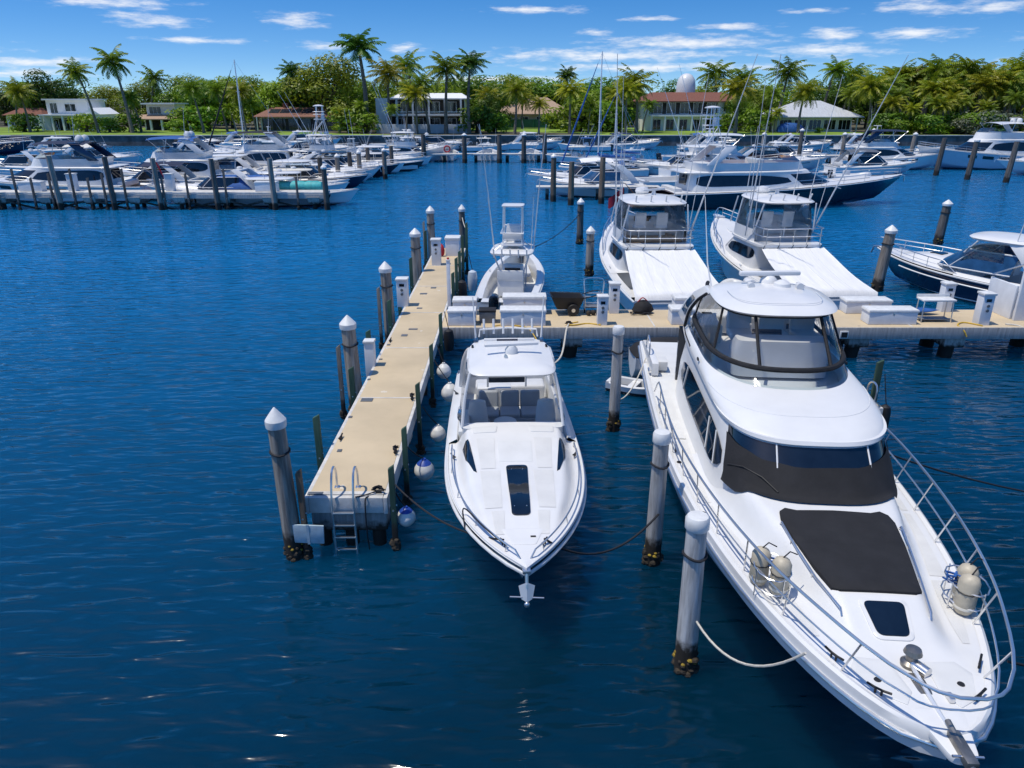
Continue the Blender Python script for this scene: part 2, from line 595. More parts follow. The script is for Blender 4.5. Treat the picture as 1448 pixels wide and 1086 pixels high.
class MB:
    def __init__(s):
        s.v = []
        s.f = []

    def add(s, vs, fs):
        n = len(s.v)
        s.v += [tuple(p) for p in vs]
        s.f += [tuple(i + n for i in f) for f in fs]
        return s

    def box(s, c, d, rz=0., M_=None, taper=1.):
        x, y, z = d[0] / 2, d[1] / 2, d[2] / 2
        vs = [Vector((sx * x * (taper if sz > 0 else 1), sy * y * (taper if sz > 0 else 1), sz * z))
              for sz in (-1, 1) for sy in (-1, 1) for sx in (-1, 1)]
        m = M_ if M_ is not None else Matrix.Rotation(rz, 3, 'Z')
        vs = [m @ v + Vector(c) for v in vs]
        return s.add(vs, [(0, 2, 3, 1), (4, 5, 7, 6), (0, 1, 5, 4), (2, 6, 7, 3), (0, 4, 6, 2), (1, 3, 7, 5)])

    def tube(s, pts, r, n=6, closed=False):
        pts = [Vector(p) for p in pts]
        k = len(pts)
        rs = r if isinstance(r, (list, tuple)) else [r] * k
        up = None
        rings = []
        for i, p in enumerate(pts):
            a = pts[(i - 1) % k] if (closed or i > 0) else p
            b = pts[(i + 1) % k] if (closed or i < k - 1) else p
            t = (b - a)
            t = t.normalized() if t.length > 1e-9 else Vector((0, 0, 1))
            if up is None:
                up = Vector((0, 0, 1)) if abs(t.z) < .9 else Vector((1, 0, 0))
            x = up - t * up.dot(t)
            x = x.normalized() if x.length > 1e-6 else t.orthogonal().normalized()
            up = x
            y = t.cross(x)
            rings.append([p + (x * math.cos(2 * math.pi * j / n) + y * math.sin(2 * math.pi * j / n)) * rs[i] for j in range(n)])
        return s.rings(rings, closed_along=closed)

    def rings(s, rings, closed_along=False, cap=True):
        n = len(rings[0])
        k = len(rings)
        vs = [p for r in rings for p in r]
        fs = []
        for i in range(k if closed_along else k - 1):
            a, b = i * n, ((i + 1) % k) * n
            for j in range(n):
                q = (j + 1) % n
                fs.append((a + j, a + q, b + q, b + j))
        if cap and not closed_along:
            fs.append(tuple(range(n - 1, -1, -1)))
            fs.append(tuple((k - 1) * n + j for j in range(n)))
        return s.add(vs, fs)

    def cyl(s, p0, p1, r0, r1=None, n=10):
        return s.tube([p0, p1], [r0, r0 if r1 is None else r1], n)

    def lathe(s, c, prof, n=14, M_=None):
        c = Vector(c)
        m = M_ if M_ is not None else Matrix.Identity(3)
        return s.rings([[m @ Vector((r * math.cos(2 * math.pi * j / n), r * math.sin(2 * math.pi * j / n), z)) + c for j in range(n)]
                        for r, z in prof])

    def ell(s, c, r, nu=12, nv=8, M_=None):
        prof = [(max(.002, math.sin(math.pi * i / nv)), -math.cos(math.pi * i / nv)) for i in range(nv + 1)]
        m = (M_ if M_ is not None else Matrix.Identity(3)) @ Matrix.Diagonal(Vector(r if isinstance(r, (tuple, list)) else (r, r, r)))
        return s.lathe(c, prof, nu, m)

    def grid(s, rows):
        n = len(rows[0])
        vs = [p for r in rows for p in r]
        fs = [(i * n + j, i * n + j + 1, (i + 1) * n + j + 1, (i + 1) * n + j) for i in range(len(rows) - 1) for j in range(n - 1)]
        return s.add(vs, fs)

    def prism(s, poly, z0, z1):
        n = len(poly)
        return s.rings([[(x, y, z0) for x, y in poly], [(x, y, z1) for x, y in poly]])

    def fan(s, pts):
        return s.add(pts, [tuple(range(len(pts)))])


def mk(name, mb, mat, parent=None, smooth=True, bev=0., seg=2, ang=38., loc=None, rz=0.):
    me = bpy.data.meshes.new(name)
    bm = bmesh.new()
    vs = [bm.verts.new(p) for p in mb.v]
    for f in mb.f:
        try:
            bm.faces.new([vs[i] for i in f])
        except ValueError:
            pass
    bmesh.ops.remove_doubles(bm, verts=bm.verts, dist=1e-5)
    bmesh.ops.recalc_face_normals(bm, faces=bm.faces)
    if bev:
        es = [e for e in bm.edges if len(e.link_faces) == 2 and e.calc_face_angle(0) > .5]
        bmesh.ops.bevel(bm, geom=es, offset=bev, segments=seg, affect='EDGES', clamp_overlap=True, profile=.6)
    if smooth:
        for f in bm.faces:
            f.smooth = True
        for e in bm.edges:
            if len(e.link_faces) == 2 and e.calc_face_angle(0) > R(ang):
                e.smooth = False
    bm.to_mesh(me)
    bm.free()
    me.materials.append(M[mat] if isinstance(mat, str) else mat)
    o = bpy.data.objects.new(name, me)
    COL.objects.link(o)
    if parent is not None:
        o.parent = parent
    if loc:
        o.location = loc
    o.rotation_euler.z = rz
    return o


def tag(o, label=None, cat=None, group=None, kind=None):
    if label:
        o['label'] = label
    if cat:
        o['category'] = cat
    if group:
        o['group'] = group
    if kind:
        o['kind'] = kind
    return o


def thing(name, label, cat, loc=(0, 0, 0), rz=0., group=None):
    o = bpy.data.objects.new(name, None)
    o.empty_display_size = .2
    COL.objects.link(o)
    o.location = loc
    o.rotation_euler.z = rz
    return tag(o, label, cat, group)


def dup(root, loc, rz=0., label=None, group=None, scale=None, tilt=None):
    c = root.copy()
    COL.objects.link(c)
    c.location = loc
    c.rotation_euler = (tilt[0], tilt[1], rz) if tilt else (0, 0, rz)
    if scale:
        c.scale = scale if isinstance(scale, (tuple, list)) else (scale,) * 3
    if label:
        c['label'] = label
    if group:
        c['group'] = group
    for ch in list(root.children):
        d = ch.copy()
        COL.objects.link(d)
        d.parent = c
        for g in list(ch.children):
            e = g.copy()
            COL.objects.link(e)
            e.parent = d
    return c


def lerp(a, b, t):
    return a + (b - a) * t


def vl(a, b, t):
    return tuple(x + (y - x) * t for x, y in zip(a, b))


def sag(p0, p1, drop, n=10):
    return [(lerp(p0[0], p1[0], i / n), lerp(p0[1], p1[1], i / n), lerp(p0[2], p1[2], i / n) - drop * 4 * (i / n) * (1 - i / n)) for i in range(n + 1)]


def rope(pts, r, mat, label, name='mooring_line', cat='rope', group=None):
    return tag(mk(name, MB().tube(pts, r, 6), mat), label, cat, group)


def bez(pts, n=8):
    """Catmull-Rom through points"""
    P_ = [Vector(p) for p in pts]
    P_ = [P_[0] * 2 - P_[1]] + P_ + [P_[-1] * 2 - P_[-2]]
    out = []
    for i in range(1, len(P_) - 2):
        a, b, c, d = P_[i - 1:i + 3]
        for k in range(n):
            t = k / n
            out.append(.5 * ((2 * b) + (c - a) * t + (2 * a - 5 * b + 4 * c - d) * t * t + (3 * b - a - 3 * c + d) * t ** 3))
    out.append(P_[-2])
    return out
# ================================================================ setting
ORD = ['first', 'second', 'third', 'fourth', 'fifth', 'sixth', 'seventh', 'eighth', 'ninth', 'tenth', 'eleventh', 'twelfth',
       'thirteenth', 'fourteenth', 'fifteenth', 'sixteenth', 'seventeenth', 'eighteenth', 'nineteenth', 'twentieth']
SHORE = 155.0
LAND = 2.0
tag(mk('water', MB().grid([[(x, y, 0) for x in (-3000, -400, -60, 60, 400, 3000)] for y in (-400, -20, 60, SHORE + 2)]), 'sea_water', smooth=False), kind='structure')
tag(mk('ground', MB().grid([[(x, y, LAND - .02) for x in (-4000, -400, 0, 400, 4000)] for y in (SHORE + .5, 250, 900, 5000)]), 'earth', smooth=False), kind='structure')
lw = MB()
rows = []
for y in [SHORE + .6, 160, 166, 173, 181, 190, 200]:
    rows.append([(x, y, LAND + .015 + .12 * math.sin(x * .05 + y * .07) * min(1, (y - SHORE) / 8)) for x in range(-420, 421, 6)])
tag(mk('lawn', lw.grid(rows), 'lawn'), kind='structure')
sw = thing('seawall', 'long dark stone seawall with pale cap along the far lawns', 'wall', (0, SHORE, 0))
mk('wall_face', MB().box((0, .25, .7), (800, .5, 2.4)), 'seawall_stone', sw, smooth=False)
mk('wall_cap', MB().box((0, .3, 1.98), (800, .8, .16)), 'seawall_cap', sw, bev=.02)

# ================================================================ docks
FX0, FX1, FY0, FY1 = -4.05, -2.43, 12.55, 38.6
fd = thing('finger_dock', 'long tan concrete finger dock with a boarding end and white edges', 'dock', ((FX0 + FX1) / 2, FY0, 0))
fw = FX1 - FX0
fl = FY1 - FY0
mk('deck', MB().box((0, fl / 2 + .12, 1.14), (fw - .16, fl - .24, .13)), 'deck_tan', fd, bev=.008)
for s in (-1, 1):
    mk('edge_beam', MB().box((s * (fw / 2 - .04), fl / 2, 1.02), (.08, fl, .358)), 'concrete_pale', fd, bev=.012)
mk('end_beam', MB().box((0, .06, 1.03), (fw - .17, .12, .34)), 'concrete_pale', fd, bev=.015)
mk('end_cap_beam', MB().box((0.02, .28, .63), (fw - .12, .42, .44)), 'cap_beam', fd, bev=.07, seg=4)
for yy in (3.9, 8.4, 13.0, 17.5, 22):
    mk('cap_beam', MB().box((0, yy, .78), (fw - .1, .45, .4)), 'cap_beam', fd, bev=.04)
    for s in (-1, 1):
        mk('support_pile', MB().cyl((s * .5, yy, -1), (s * .5, yy, .6), .15, n=12), 'pile_concrete', fd)
for s in (-1, 0, 1):
    mk('support_pile', MB().cyl((s * .55, .3, -1), (s * .55, .3, .45), .14, n=12), 'pile_concrete', fd)
for k, yy in enumerate((1.0, 5.15, 9.3, 13.4, 17.5, 21.6)):
    mk('joint_strip', MB().box((0, yy if k else .18, 1.207), (fw - .18, .05 if k else .12, .012)), 'concrete_pale', fd)
for xx, yy, w_, d_ in ((-.62, .16, .3, .1), (-.56, 2.05, .1, .12), (-.5, 5.0, .3, .22), (-.7, 3.9, .09, .1), (-.72, 6.5, .08, .1), (-.3, 10.6, .2, .2), (-.66, 9.6, .1, .12), (-.68, 8.2, .1, .08), (-.1, 11.3, .3, .14), (-.3, 16.2, .28, .2), (.0, 17.2, .22, .2), (-.2, 14.0, .2, .14)):
    mk('cover_plate', MB().box((xx, yy, 1.212), (w_, d_, .018)), 'plate', fd, bev=.004)

CX0, CX1, CY0, CY1 = -2.42, 46.0, 24.05, 26.4
cd = thing('cross_dock', 'wide tan concrete dock crossing behind the near slips, carrying white boxes', 'dock', (CX0, CY0, 0))
cl_, cw_ = CX1 - CX0, CY1 - CY0
mk('deck', MB().box((cl_ / 2, cw_ / 2, 1.14), (cl_, cw_ - .12, .128)), 'deck_tan', cd, bev=.008)
mk('edge_beam', MB().box((cl_ / 2, .05, 1.0), (cl_, .1, .40)), 'cap_beam', cd, bev=.012)
mk('edge_beam', MB().box((cl_ / 2, cw_ - .05, 1.0), (cl_, .1, .40)), 'cap_beam', cd, bev=.012)
for k in range(10):
    mk('joint_strip', MB().box((2.9 + k * 4.4, cw_ / 2, 1.206), (.05, cw_ - .2, .012)), 'concrete_pale', cd)
for k in range(12):
    x0 = 4.5 + 3.3 * k
    mk('cap_beam', MB().box((x0, cw_ / 2, .62), (.7, cw_ - .3, .36)), 'cap_beam', cd, bev=.03)
    for yy in (.55, 1.75):
        mk('support_pile', MB().cyl((x0 - .2 + .1 * (k % 3), yy, -1), (x0, yy, .45), .24, n=12), 'pile_concrete', cd)
mk('drain_frame', MB().box((13.75, -.02, .96), (.28, .05, .26)), 'cap_white', cd, bev=.01)
mk('drain_opening', MB().box((13.75, -.055, .96), (.2, .03, .18)), 'rubber', cd)

sp_ = thing('side_pier', 'short narrow pier with pale end face beyond the big white yacht', 'dock', (8.9, 17.3, 0))
mk('deck', MB().box((0.1, 3.3, 1.1), (.8, 6.6, .12)), 'deck_tan', sp_, bev=.01)
mk('end_beam', MB().box((.1, -.05, .82), (.86, .12, .62)), 'concrete_pale', sp_, bev=.02)
mk('step_box', MB().box((.1, -.28, .35), (.7, .3, .36)), 'concrete_pale', sp_, bev=.02)
for yy in (.2, 3., 5.6):
    mk('support_pile', MB().cyl((.1, yy, -1), (.1, yy, 1.03), .15), 'pile_concrete', sp_)
for s in (-.22, .28):
    mk('handrail', MB().tube(bez([(s, -.03, .9), (s, -.1, 1.6), (s, .1, 1.75), (s, .35, 1.6), (s, .38, 1.17)], 5), .025, 6), 'steel', sp_)


def growth(z0, z1, r, seed, parent, yellow=True):
    rnd = random.Random(seed)
    g = MB()
    for k in range(26):
        a = rnd.uniform(0, 6.28)
        q = rnd.uniform(.03, .075)
        g.ell((math.cos(a) * r, math.sin(a) * r, rnd.uniform(z0, z1)), (q, q, q * rnd.uniform(.6, 1.3)), 6, 4)
    mk('barnacle_growth', g, 'growth_dark', parent)
    if yellow:
        g = MB()
        for k in range(7):
            a = rnd.uniform(0, 6.28)
            q = rnd.uniform(.03, .055)
            g.ell((math.cos(a) * r, math.sin(a) * r, rnd.uniform(z1 - .1, z1 + .05)), (q, q, q * .7), 6, 4)
        mk('sponge_growth', g, 'growth_yellow', parent)


def piling(x, y, h, r, label, mat='timber_grey', top=None, cap='cone', tilt=(0, 0), group=None, grow=True, band=True, lod=0):
    """a round mooring post: tapered shaft, white cap, dark collar where the lines are tied, growth at the waterline"""
    t = thing('mooring_piling', label, 'piling', (x, y, 0), 0, group)
    n = 14 if not lod else 8
    rnd = random.Random(int(x * 131 + y * 17))
    rings = []
    zs = [-1, .1, .5, h * .5, h]
    for i, z in enumerate(zs):
        rr = r * lerp(1.08, .95, max(0, z) / h)
        rings.append([(rr * math.cos(6.2832 * j / n) * (1 + .03 * math.sin(3 * j + i)) + tilt[0] * z, rr * math.sin(6.2832 * j / n) + tilt[1] * z, z) for j in range(n)])
    mk('shaft', MB().rings(rings), mat, t)
    c = (tilt[0] * h, tilt[1] * h, h)
    if cap == 'cone':
        mk('cap', MB().lathe(c, [(r * 1.13, -.14), (r * 1.18, -.05), (r * 1.16, 0), (r * .6, .13), (.015, .24)], n), 'cap_white', t, ang=30)
    elif cap == 'flat':
        mk('cap', MB().lathe(c, [(r * 1.05, -.16), (r * 1.12, -.14), (r * 1.12, 0), (r * .95, .05), (.01, .07)], n), 'cap_white', t, ang=30)
    if lod:
        return t
    if band:
        zz = h * .78
        mk('mooring_loop', MB().tube([(tilt[0] * zz + r * 1.08 * math.cos(a * .4488), tilt[1] * zz + r * 1.08 * math.sin(a * .4488), zz + .02 * math.sin(a)) for a in range(14)], .022, 6, closed=True), 'rope_black', t)
    if grow:
        growth(0, .30, r * 1.05, int(x * 31 + y * 7), t)
    return t


RP = 2.75
piling(2.74, 9.27, 2.72, .16, 'white sleeved mooring piling nearest the viewer, right beside the big yacht', 'timber_white', cap='flat', tilt=(-.012, .01))
piling(2.73, 12.15, 2.75, .15, 'white sleeved mooring piling against the big yacht, second from the viewer', 'timber_white', cap='flat')
piling(2.77, 18.34, 2.9, .14, 'slim grey white mooring piling standing alone by the cross dock edge', 'timber_white', cap='flat')
piling(-4.28, 12.35, 2.95, .165, 'pale grey piling with white cone cap at the near corner of the finger dock', tilt=(-.02, 0))
piling(-4.42, 19.4, 2.7, .2, 'thick leaning grey piling with white cone cap, beside a white pedestal', tilt=(-.035, .02))
piling(-4.42, 25.7, 2.9, .2, 'grey piling with white cone cap level with the cross dock', tilt=(-.02, 0))
piling(-4.32, 33.0, 2.9, .22, 'stout white capped piling beyond the tall white pedestal on the finger dock', tilt=(0, 0))
piling(-4.25, 38.9, 3.1, .2, 'tall white capped piling at the far left corner of the finger dock')
piling(-2.75, 41.0, 2.9, .17, 'dark white capped piling just past the far end of the finger dock', 'timber_dark')
piling(3.97, 37.4, 2.3, .2, 'white capped piling in open water left of the covered fishing boats', 'timber_grey')
piling(4.25, 46.4, 2.6, .2, 'dark white capped piling farther out, left of the fishing boats', 'timber_dark')
piling(17.3, 34.2, 2.85, .24, 'leaning grey piling right by the bow of the small navy cruiser', 'timber_grey', tilt=(.07, .0))
piling(26.8, 46.4, 2.5, .26, 'dark leaning piling with white cap behind the small navy cruiser', 'timber_dark', tilt=(.05, 0))


def post(x, y, z1, label, mat='timber_green', w=.11, d=.09, tilt=(0, 0), name='dock_post', group=None, z0=-.8):
    """square fender post with a slanted top, bolted to the dock face"""
    t = thing(name, label, 'post', (x, y, 0), 0, group)
    b = MB()
    a = w / 2
    e = d / 2
    b.add([(-a, -e, z0), (a, -e, z0), (a, e, z0), (-a, e, z0), (-a + tilt[0], -e + tilt[1], z1 - .08), (a + tilt[0], -e + tilt[1], z1), (a + tilt[0], e + tilt[1], z1), (-a + tilt[0], e + tilt[1], z1 - .08)],
          [(0, 3, 2, 1), (4, 5, 6, 7), (0, 1, 5, 4), (1, 2, 6, 5), (2, 3, 7, 6), (3, 0, 4, 7)])
    mk('post_shaft', b, mat, t, bev=.008)
    mk('bolt', MB().cyl((-a - .01, 0, 1.0), (a + .02, 0, 1.0), .02, n=8).cyl((0, -e - .015, .9), (0, e + .02, .9), .02, n=8), 'steel', t)
    growth(0, .22, w * .6, int(x * 77 + y * 13), t, yellow=False)
    return t


for k, (yy, zz) in enumerate(((12.62, 1.88), (14.35, 1.92), (16.9, 1.95), (20.0, 1.95), (23.1, 2.0))):
    post(FX1 + .1, yy, zz, '%s green fender post from the near end along the right side of the finger dock' % ORD[k], tilt=(.015 * (k % 2), 0))
for k, (yy, zz) in enumerate(((28.3, 2.2), (30.2, 2.4), (32.2, 2.3), (34.4, 2.6), (37.6, 2.7))):
    post(FX1 + .12, yy, zz, '%s dark green post beside the open boat with twin engines' % ORD[k], w=.13)
for yy, zz, lb, mt in ((14.9, 1.95, 'green post standing in the water left of the finger dock', 'timber_green'),
                       (18.6, 1.75, 'green post in front of the thick leaning piling', 'timber_green'),
                       (21.2, 2.0, 'green post behind the white pedestal on the dock edge', 'timber_green'),
                       (25.2, 1.9, 'dark green post touching the piling level with the cross dock', 'timber_green'),
                       (27.6, 1.6, 'low green post below the first tall pedestal', 'timber_green'),
                       (31.2, 2.2, 'green post left of the second tall pedestal', 'timber_green'),
                       (37.0, 2.4, 'green post by the far left corner of the finger dock', 'timber_green')):
    post(FX0 - .28, yy, zz, lb, mt, w=.14, d=.1)
for xx, yy, zz, lb in ((-4.02, 12.32, 1.95, 'long brown board bolted beside the near corner piling'), (-4.75, 19.1, 2.2, 'pale board strapped to the thick leaning piling'),
                       (-4.72, 25.4, 2.3, 'pale board strapped to the piling level with the cross dock'), (-4.6, 38.7, 2.6, 'board strapped to the far left piling of the finger dock')):
    post(xx, yy, zz, lb, 'timber_brown' if 'brown' in lb else 'timber_grey', w=.1, d=.12, name='fender_board')
post(8.55, 20.6, 2.3, 'green post with pale top behind the flybridge of the big yacht', w=.16)
post(9.55, 18.0, 2.15, 'green post with black fender at the end of the side pier', w=.16)


def pedestal(x, y, z0, h, w, label, sockets=True, rz=0., cap=True):
    t = thing('power_pedestal', label, 'pedestal', (x, y, z0), rz)
    mk('column', MB().box((0, 0, h / 2), (w, w, h)), 'box_white', t, bev=.02)
    if cap:
        mk('lid', MB().box((0, 0, h + .04), (w * 1.16, w * 1.16, .08)), 'cap_white', t, bev=.02)
    if sockets:
        for s in (-1, 1):
            mk('socket', MB().lathe((0, -w / 2 - .012, h * (.66 if s > 0 else .5)), [(.001, .0), (.05, .0), (.05, .03), (.001, .03)], 10, Matrix.Rotation(math.pi / 2, 3, 'X')), 'plate', t)
        mk('meter_window', MB().box((0, -w / 2 - .004, h * .84), (w * .45, .012, .10)), 'dark_glass', t)
    return t


pedestal(-4.12, 20.25, .55, 1.35, .28, 'plain white box pedestal at the left edge of the finger dock', False)
pedestal(-4.1, 27.0, 1.18, 1.0, .4, 'white pedestal with round meter near the dock crossing')
pedestal(-3.55, 34.4, 1.2, 1.15, .42, 'white pedestal beside the far left pilings of the finger dock')
pedestal(-2.33, 26.6, 1.2, 1.75, .13, 'thin tall white post with orange tip at the dock crossing', False)
pedestal(3.1, 24.5, 1.2, .95, .34, 'squat white pedestal with two sockets at the near edge of the cross dock')
pedestal(3.7, 26.0, 1.2, 1.05, .36, 'white pedestal behind the squat one on the cross dock')
pedestal(15.85, 26.2, 1.2, 1.0, .36, 'white pedestal in front of the small navy cruiser')
pedestal(16.2, 24.5, 1.2, 1.05, .38, 'white pedestal with yellow cord at the right end of the cross dock')
tag(mk('post_tip', MB().lathe((-2.33, 26.6, 3.03), [(.001, 0), (.05, 0), (.04, .06), (.001, .07)], 8), 'red_cloth', bpy.data.objects['column.003'].parent, loc=None), None)
bpy.data.objects['post_tip'].location = (2.33, -26.6, -1.2)


def dock_box(x, y, w, d, h, label, z=1.2, rz=0.):
    t = thing('dock_box', label, 'storage box', (x, y, z), rz)
    mk('body', MB().box((0, 0, h * .42 + .01), (w * .95, d * .92, h * .84)), 'box_white', t, bev=.02)
    mk('lid', MB().box((0, 0, h * .93), (w, d, h * .17), taper=.97), 'cap_white', t, bev=.025)
    mk('latch', MB().box((0, -d * .47, h * .74), (.06, .03, .1)), 'steel', t, bev=.005)
    for s in (-1, 1):
        mk('hinge', MB().box((s * w * .3, d * .47, h * .84), (.08, .03, .05)), 'steel', t)
    return t


dock_box(-1.7, 25.9, .9, .62, .56, 'small white box behind its twin by the finger dock corner')
dock_box(-1.72, 24.55, 1.0, .62, .54, 'small white box at the finger dock corner, near edge of the cross dock')
dock_box(.45, 26.0, 1.62, .66, .66, 'long white box behind its twin, near the open boat with twin engines')
dock_box(.38, 24.55, 1.62, .66, .56, 'long white box at the dock edge behind the express cruiser hardtop')
dock_box(6.7, 26.0, 1.75, .66, .62, 'long white box at the stern of the left covered fishing boat')
dock_box(6.1, 24.7, 1.3, .7, .56, 'white box half hidden by the big yacht hardtop')
dock_box(12.9, 26.1, 1.7, .66, .5, 'white box at the stern of the right covered fishing boat')
dock_box(13.1, 24.7, 1.75, .66, .52, 'white box at the near edge of the dock right of the big yacht')
bk = thing('storage_bin', 'dark grey lidded bin between two white boxes on the cross dock', 'bin', (-.85, 24.8, 1.2))
mk('body', MB().box((0, 0, .2), (.55, .45, .4), taper=1.05), 'plate', bk, bev=.02)
mk('lid', MB().box((0, 0, .43), (.6, .5, .07)), 'black_canvas', bk, bev=.02)
fb = thing('dock_box', 'white locker with a red float at the far end of the finger dock', 'storage box', (-2.95, 36.8, 1.2))
mk('body', MB().box((0, 0, .4), (.7, .8, .8)), 'box_white', fb, bev=.02)
mk('lid', MB().box((0, 0, .86), (.76, .86, .12)), 'cap_white', fb, bev=.025)
tag(mk('float', MB().lathe((-3.5, 36.4, 1.2), [(.01, 0), (.14, .08), (.17, .3), (.1, .55), (.02, .62)], 12), 'red_cloth'), 'red teardrop float standing against the white locker at the far dock end', 'float')

# dock cart (black tub barrow)
ct = thing('dock_cart', 'black tub dock cart on the cross dock beside the long white boxes', 'cart', (2.1, 25.9, 1.2), .1)
mk('tub', MB().rings([[(-.5, -.28, .22), (.3, -.28, .22), (.3, .28, .22), (-.5, .28, .22)], [(-.72, -.4, .72), (.45, -.4, .66), (.45, .4, .66), (-.72, .4, .72)],
                      [(-.68, -.36, .71), (.41, -.36, .65), (.41, .36, .65), (-.68, .36, .71)], [(-.48, -.25, .26), (.28, -.25, .26), (.28, .25, .26), (-.48, .25, .26)]]), 'rubber', ct, bev=.012)
for s in (-1, 1):
    w_ = mk('wheel', MB().lathe((.05, s * .42, .22), [(.05, -.04), (.2, -.045), (.22, 0), (.2, .045), (.05, .04)], 16, Matrix.Rotation(math.pi / 2, 3, 'X')), 'rubber', ct)
    mk('hub', MB().lathe((.05, s * .42, .22), [(.01, -.05), (.07, -.05), (.07, .05), (.01, .05)], 10, Matrix.Rotation(math.pi / 2, 3, 'X')), 'steel', w_)
mk('handle', MB().tube(bez([(.4, -.3, .6), (1.0, -.3, .75), (1.1, 0, .78), (1.0, .3, .75), (.4, .3, .6)], 5), .02), 'cowl_black', ct)
# folding wire trolley
tr_ = thing('luggage_trolley', 'folding wire trolley of silver tubes standing on the cross dock', 'trolley', (3.0, 26.15, 1.2))
b = MB()
for zz in (.25, .62):
    b.tube([(-.35, -.25, zz), (.35, -.25, zz), (.35, .25, zz), (-.35, .25, zz)], .018, 6, closed=True)
for sx in (-1, 1):
    for sy in (-1, 1):
        b.cyl((sx * .35, sy * .25, .08), (sx * .35, sy * .25, .62), .018, n=6)
mk('frame', b, 'steel', tr_)
mk('handle', MB().tube(bez([(-.33, .25, .6), (-.36, .34, 1.05), (-.2, .38, 1.15), (.2, .38, 1.15), (.36, .34, 1.05), (.33, .25, .6)], 5), .02), 'steel', tr_)
mk('basket', MB().box((0, 0, .2), (.66, .46, .03)), 'plate', tr_)
for sx in (-1, 1):
    mk('wheel', MB().lathe((sx * .36, -.2, .09), [(.02, -.02), (.09, -.02), (.09, .02), (.02, .02)], 12, Matrix.Rotation(math.pi / 2, 3, 'Y')), 'rubber', tr_)
for k in range(4):
    tag(mk('crab_float', MB().ell((2.75 + .17 * k, 25.55 + .06 * (k % 2), 1.30), (.09, .09, .1), 8, 6), 'growth_dark' if k < 3 else 'rope_yellow'),
        'small dark float in a row in front of the wire trolley' if k < 3 else 'small yellow float in front of the wire trolley', 'float', 'floats lying by the wire trolley')
# cleaning table with steel legs
tb = thing('cleaning_table', 'white fish cleaning table on thin steel legs on the cross dock', 'table', (14.75, 24.9, 1.2))
mk('table_top', MB().box((0, 0, .78), (1.15, .5, .06)), 'cap_white', tb, bev=.02)
mk('backsplash', MB().box((0, .24, .85), (1.15, .03, .12)), 'cap_white', tb, bev=.01)
for sx in (-1, 1):
    for sy in (-1, 1):
        mk('leg', MB().tube([(sx * .5, sy * .2, .75), (sx * .52, sy * .22, .0)], .022), 'steel', tb)
mk('shelf', MB().box((.0, 0, .1), (1.0, .4, .03)), 'plate', tb, bev=.006)
tag(mk('paddle_board', MB().rings([[(14.1 + 1.35 * i / 10, 25.75 + .22 * math.sin(math.pi * i / 10) * math.cos(a), 1.36 + .08 * math.sin(math.pi * min(1, i / 10 + .02)) * math.sin(a)) for a in [k * .6283 for k in range(10)]] for i in range(0, 11)]), 'blue_canvas'),
    'bright blue board lying behind the cleaning table', 'board')
gw = thing('gangway_ramp', 'tall white panel of a boarding ramp at the right edge of the cross dock', 'ramp', (17.6, 24.9, 1.2), 0)
mk('panel', MB().prism([(0, 0), (.9, 0), (.9, .12), (0, .12)], 0.0, 1.9), 'box_white', gw, bev=.03)
mk('side_panel', MB().box((.02, .95, .6), (.1, 1.5, 1.2)), 'box_white', gw, bev=.03)
mk('handrail', MB().tube([(.9, .06, 2.0), (.0, .06, 2.0), (-.05, 1.6, 1.3)], .03), 'steel', gw)

# ladder on the dock end
ld = thing('dock_ladder', 'stainless steel boarding ladder hooked over the end of the finger dock', 'ladder', (-3.28, FY0, 0))
for s in (-1, 1):
    mk('rail', MB().tube(bez([(s * .21, .42, 1.2), (s * .21, .43, 1.52), (s * .21, .30, 1.72), (s * .21, .10, 1.68), (s * .21, -.04, 1.35), (s * .21, -.10, .9), (s * .21, -.10, -.4)], 6), .024, 8), 'steel', ld)
for k in range(5):
    mk('rung', MB().box((0, -.10, .92 - .27 * k), (.40, .07, .03)), 'steel', ld, bev=.006)
for s in (-1, 1):
    mk('foot_plate', MB().box((s * .21, .42, 1.213), (.1, .1, .02)), 'steel', ld, bev=.004)
sg = thing('panel_board', 'pale blue blank board fixed low on the near corner piling', 'board', (-3.98, 12.22, .6), 0)
mk('board_face', MB().box((0, 0, 0), (.7, .04, .40), M_=Matrix.Rotation(.05, 3, 'Y')), 'board_blue', sg, bev=.012)
mk('clamp', MB().box((.05, -.025, 0), (.05, .02, .43)), 'board_blue', sg)

# round mooring fenders hanging off the dock


def ball_fender(x, y, z, r, label, up):
    t = thing('ball_fender', label, 'fender', (x, y, z))
    mk('ball', MB().lathe((0, 0, 0), [(.01, -r), (r * .5, -r * .87), (r * .85, -r * .5), (r, -.02), (r * .94, r * .35), (r * .7, r * .75)], 18), 'buoy_white', t)
    mk('blue_top', MB().lathe((0, 0, 0), [(r * .71, r * .74), (r * .45, r * 1.02), (r * .22, r * 1.16), (r * .2, r * 1.3), (.01, r * 1.32)], 18), 'buoy_blue' if 'blue' in label else 'buoy_white', t)
    mk('lanyard', MB().tube(sag((0, 0, r * 1.3), up, .04, 6), .014), 'rope_black', t)
    return t


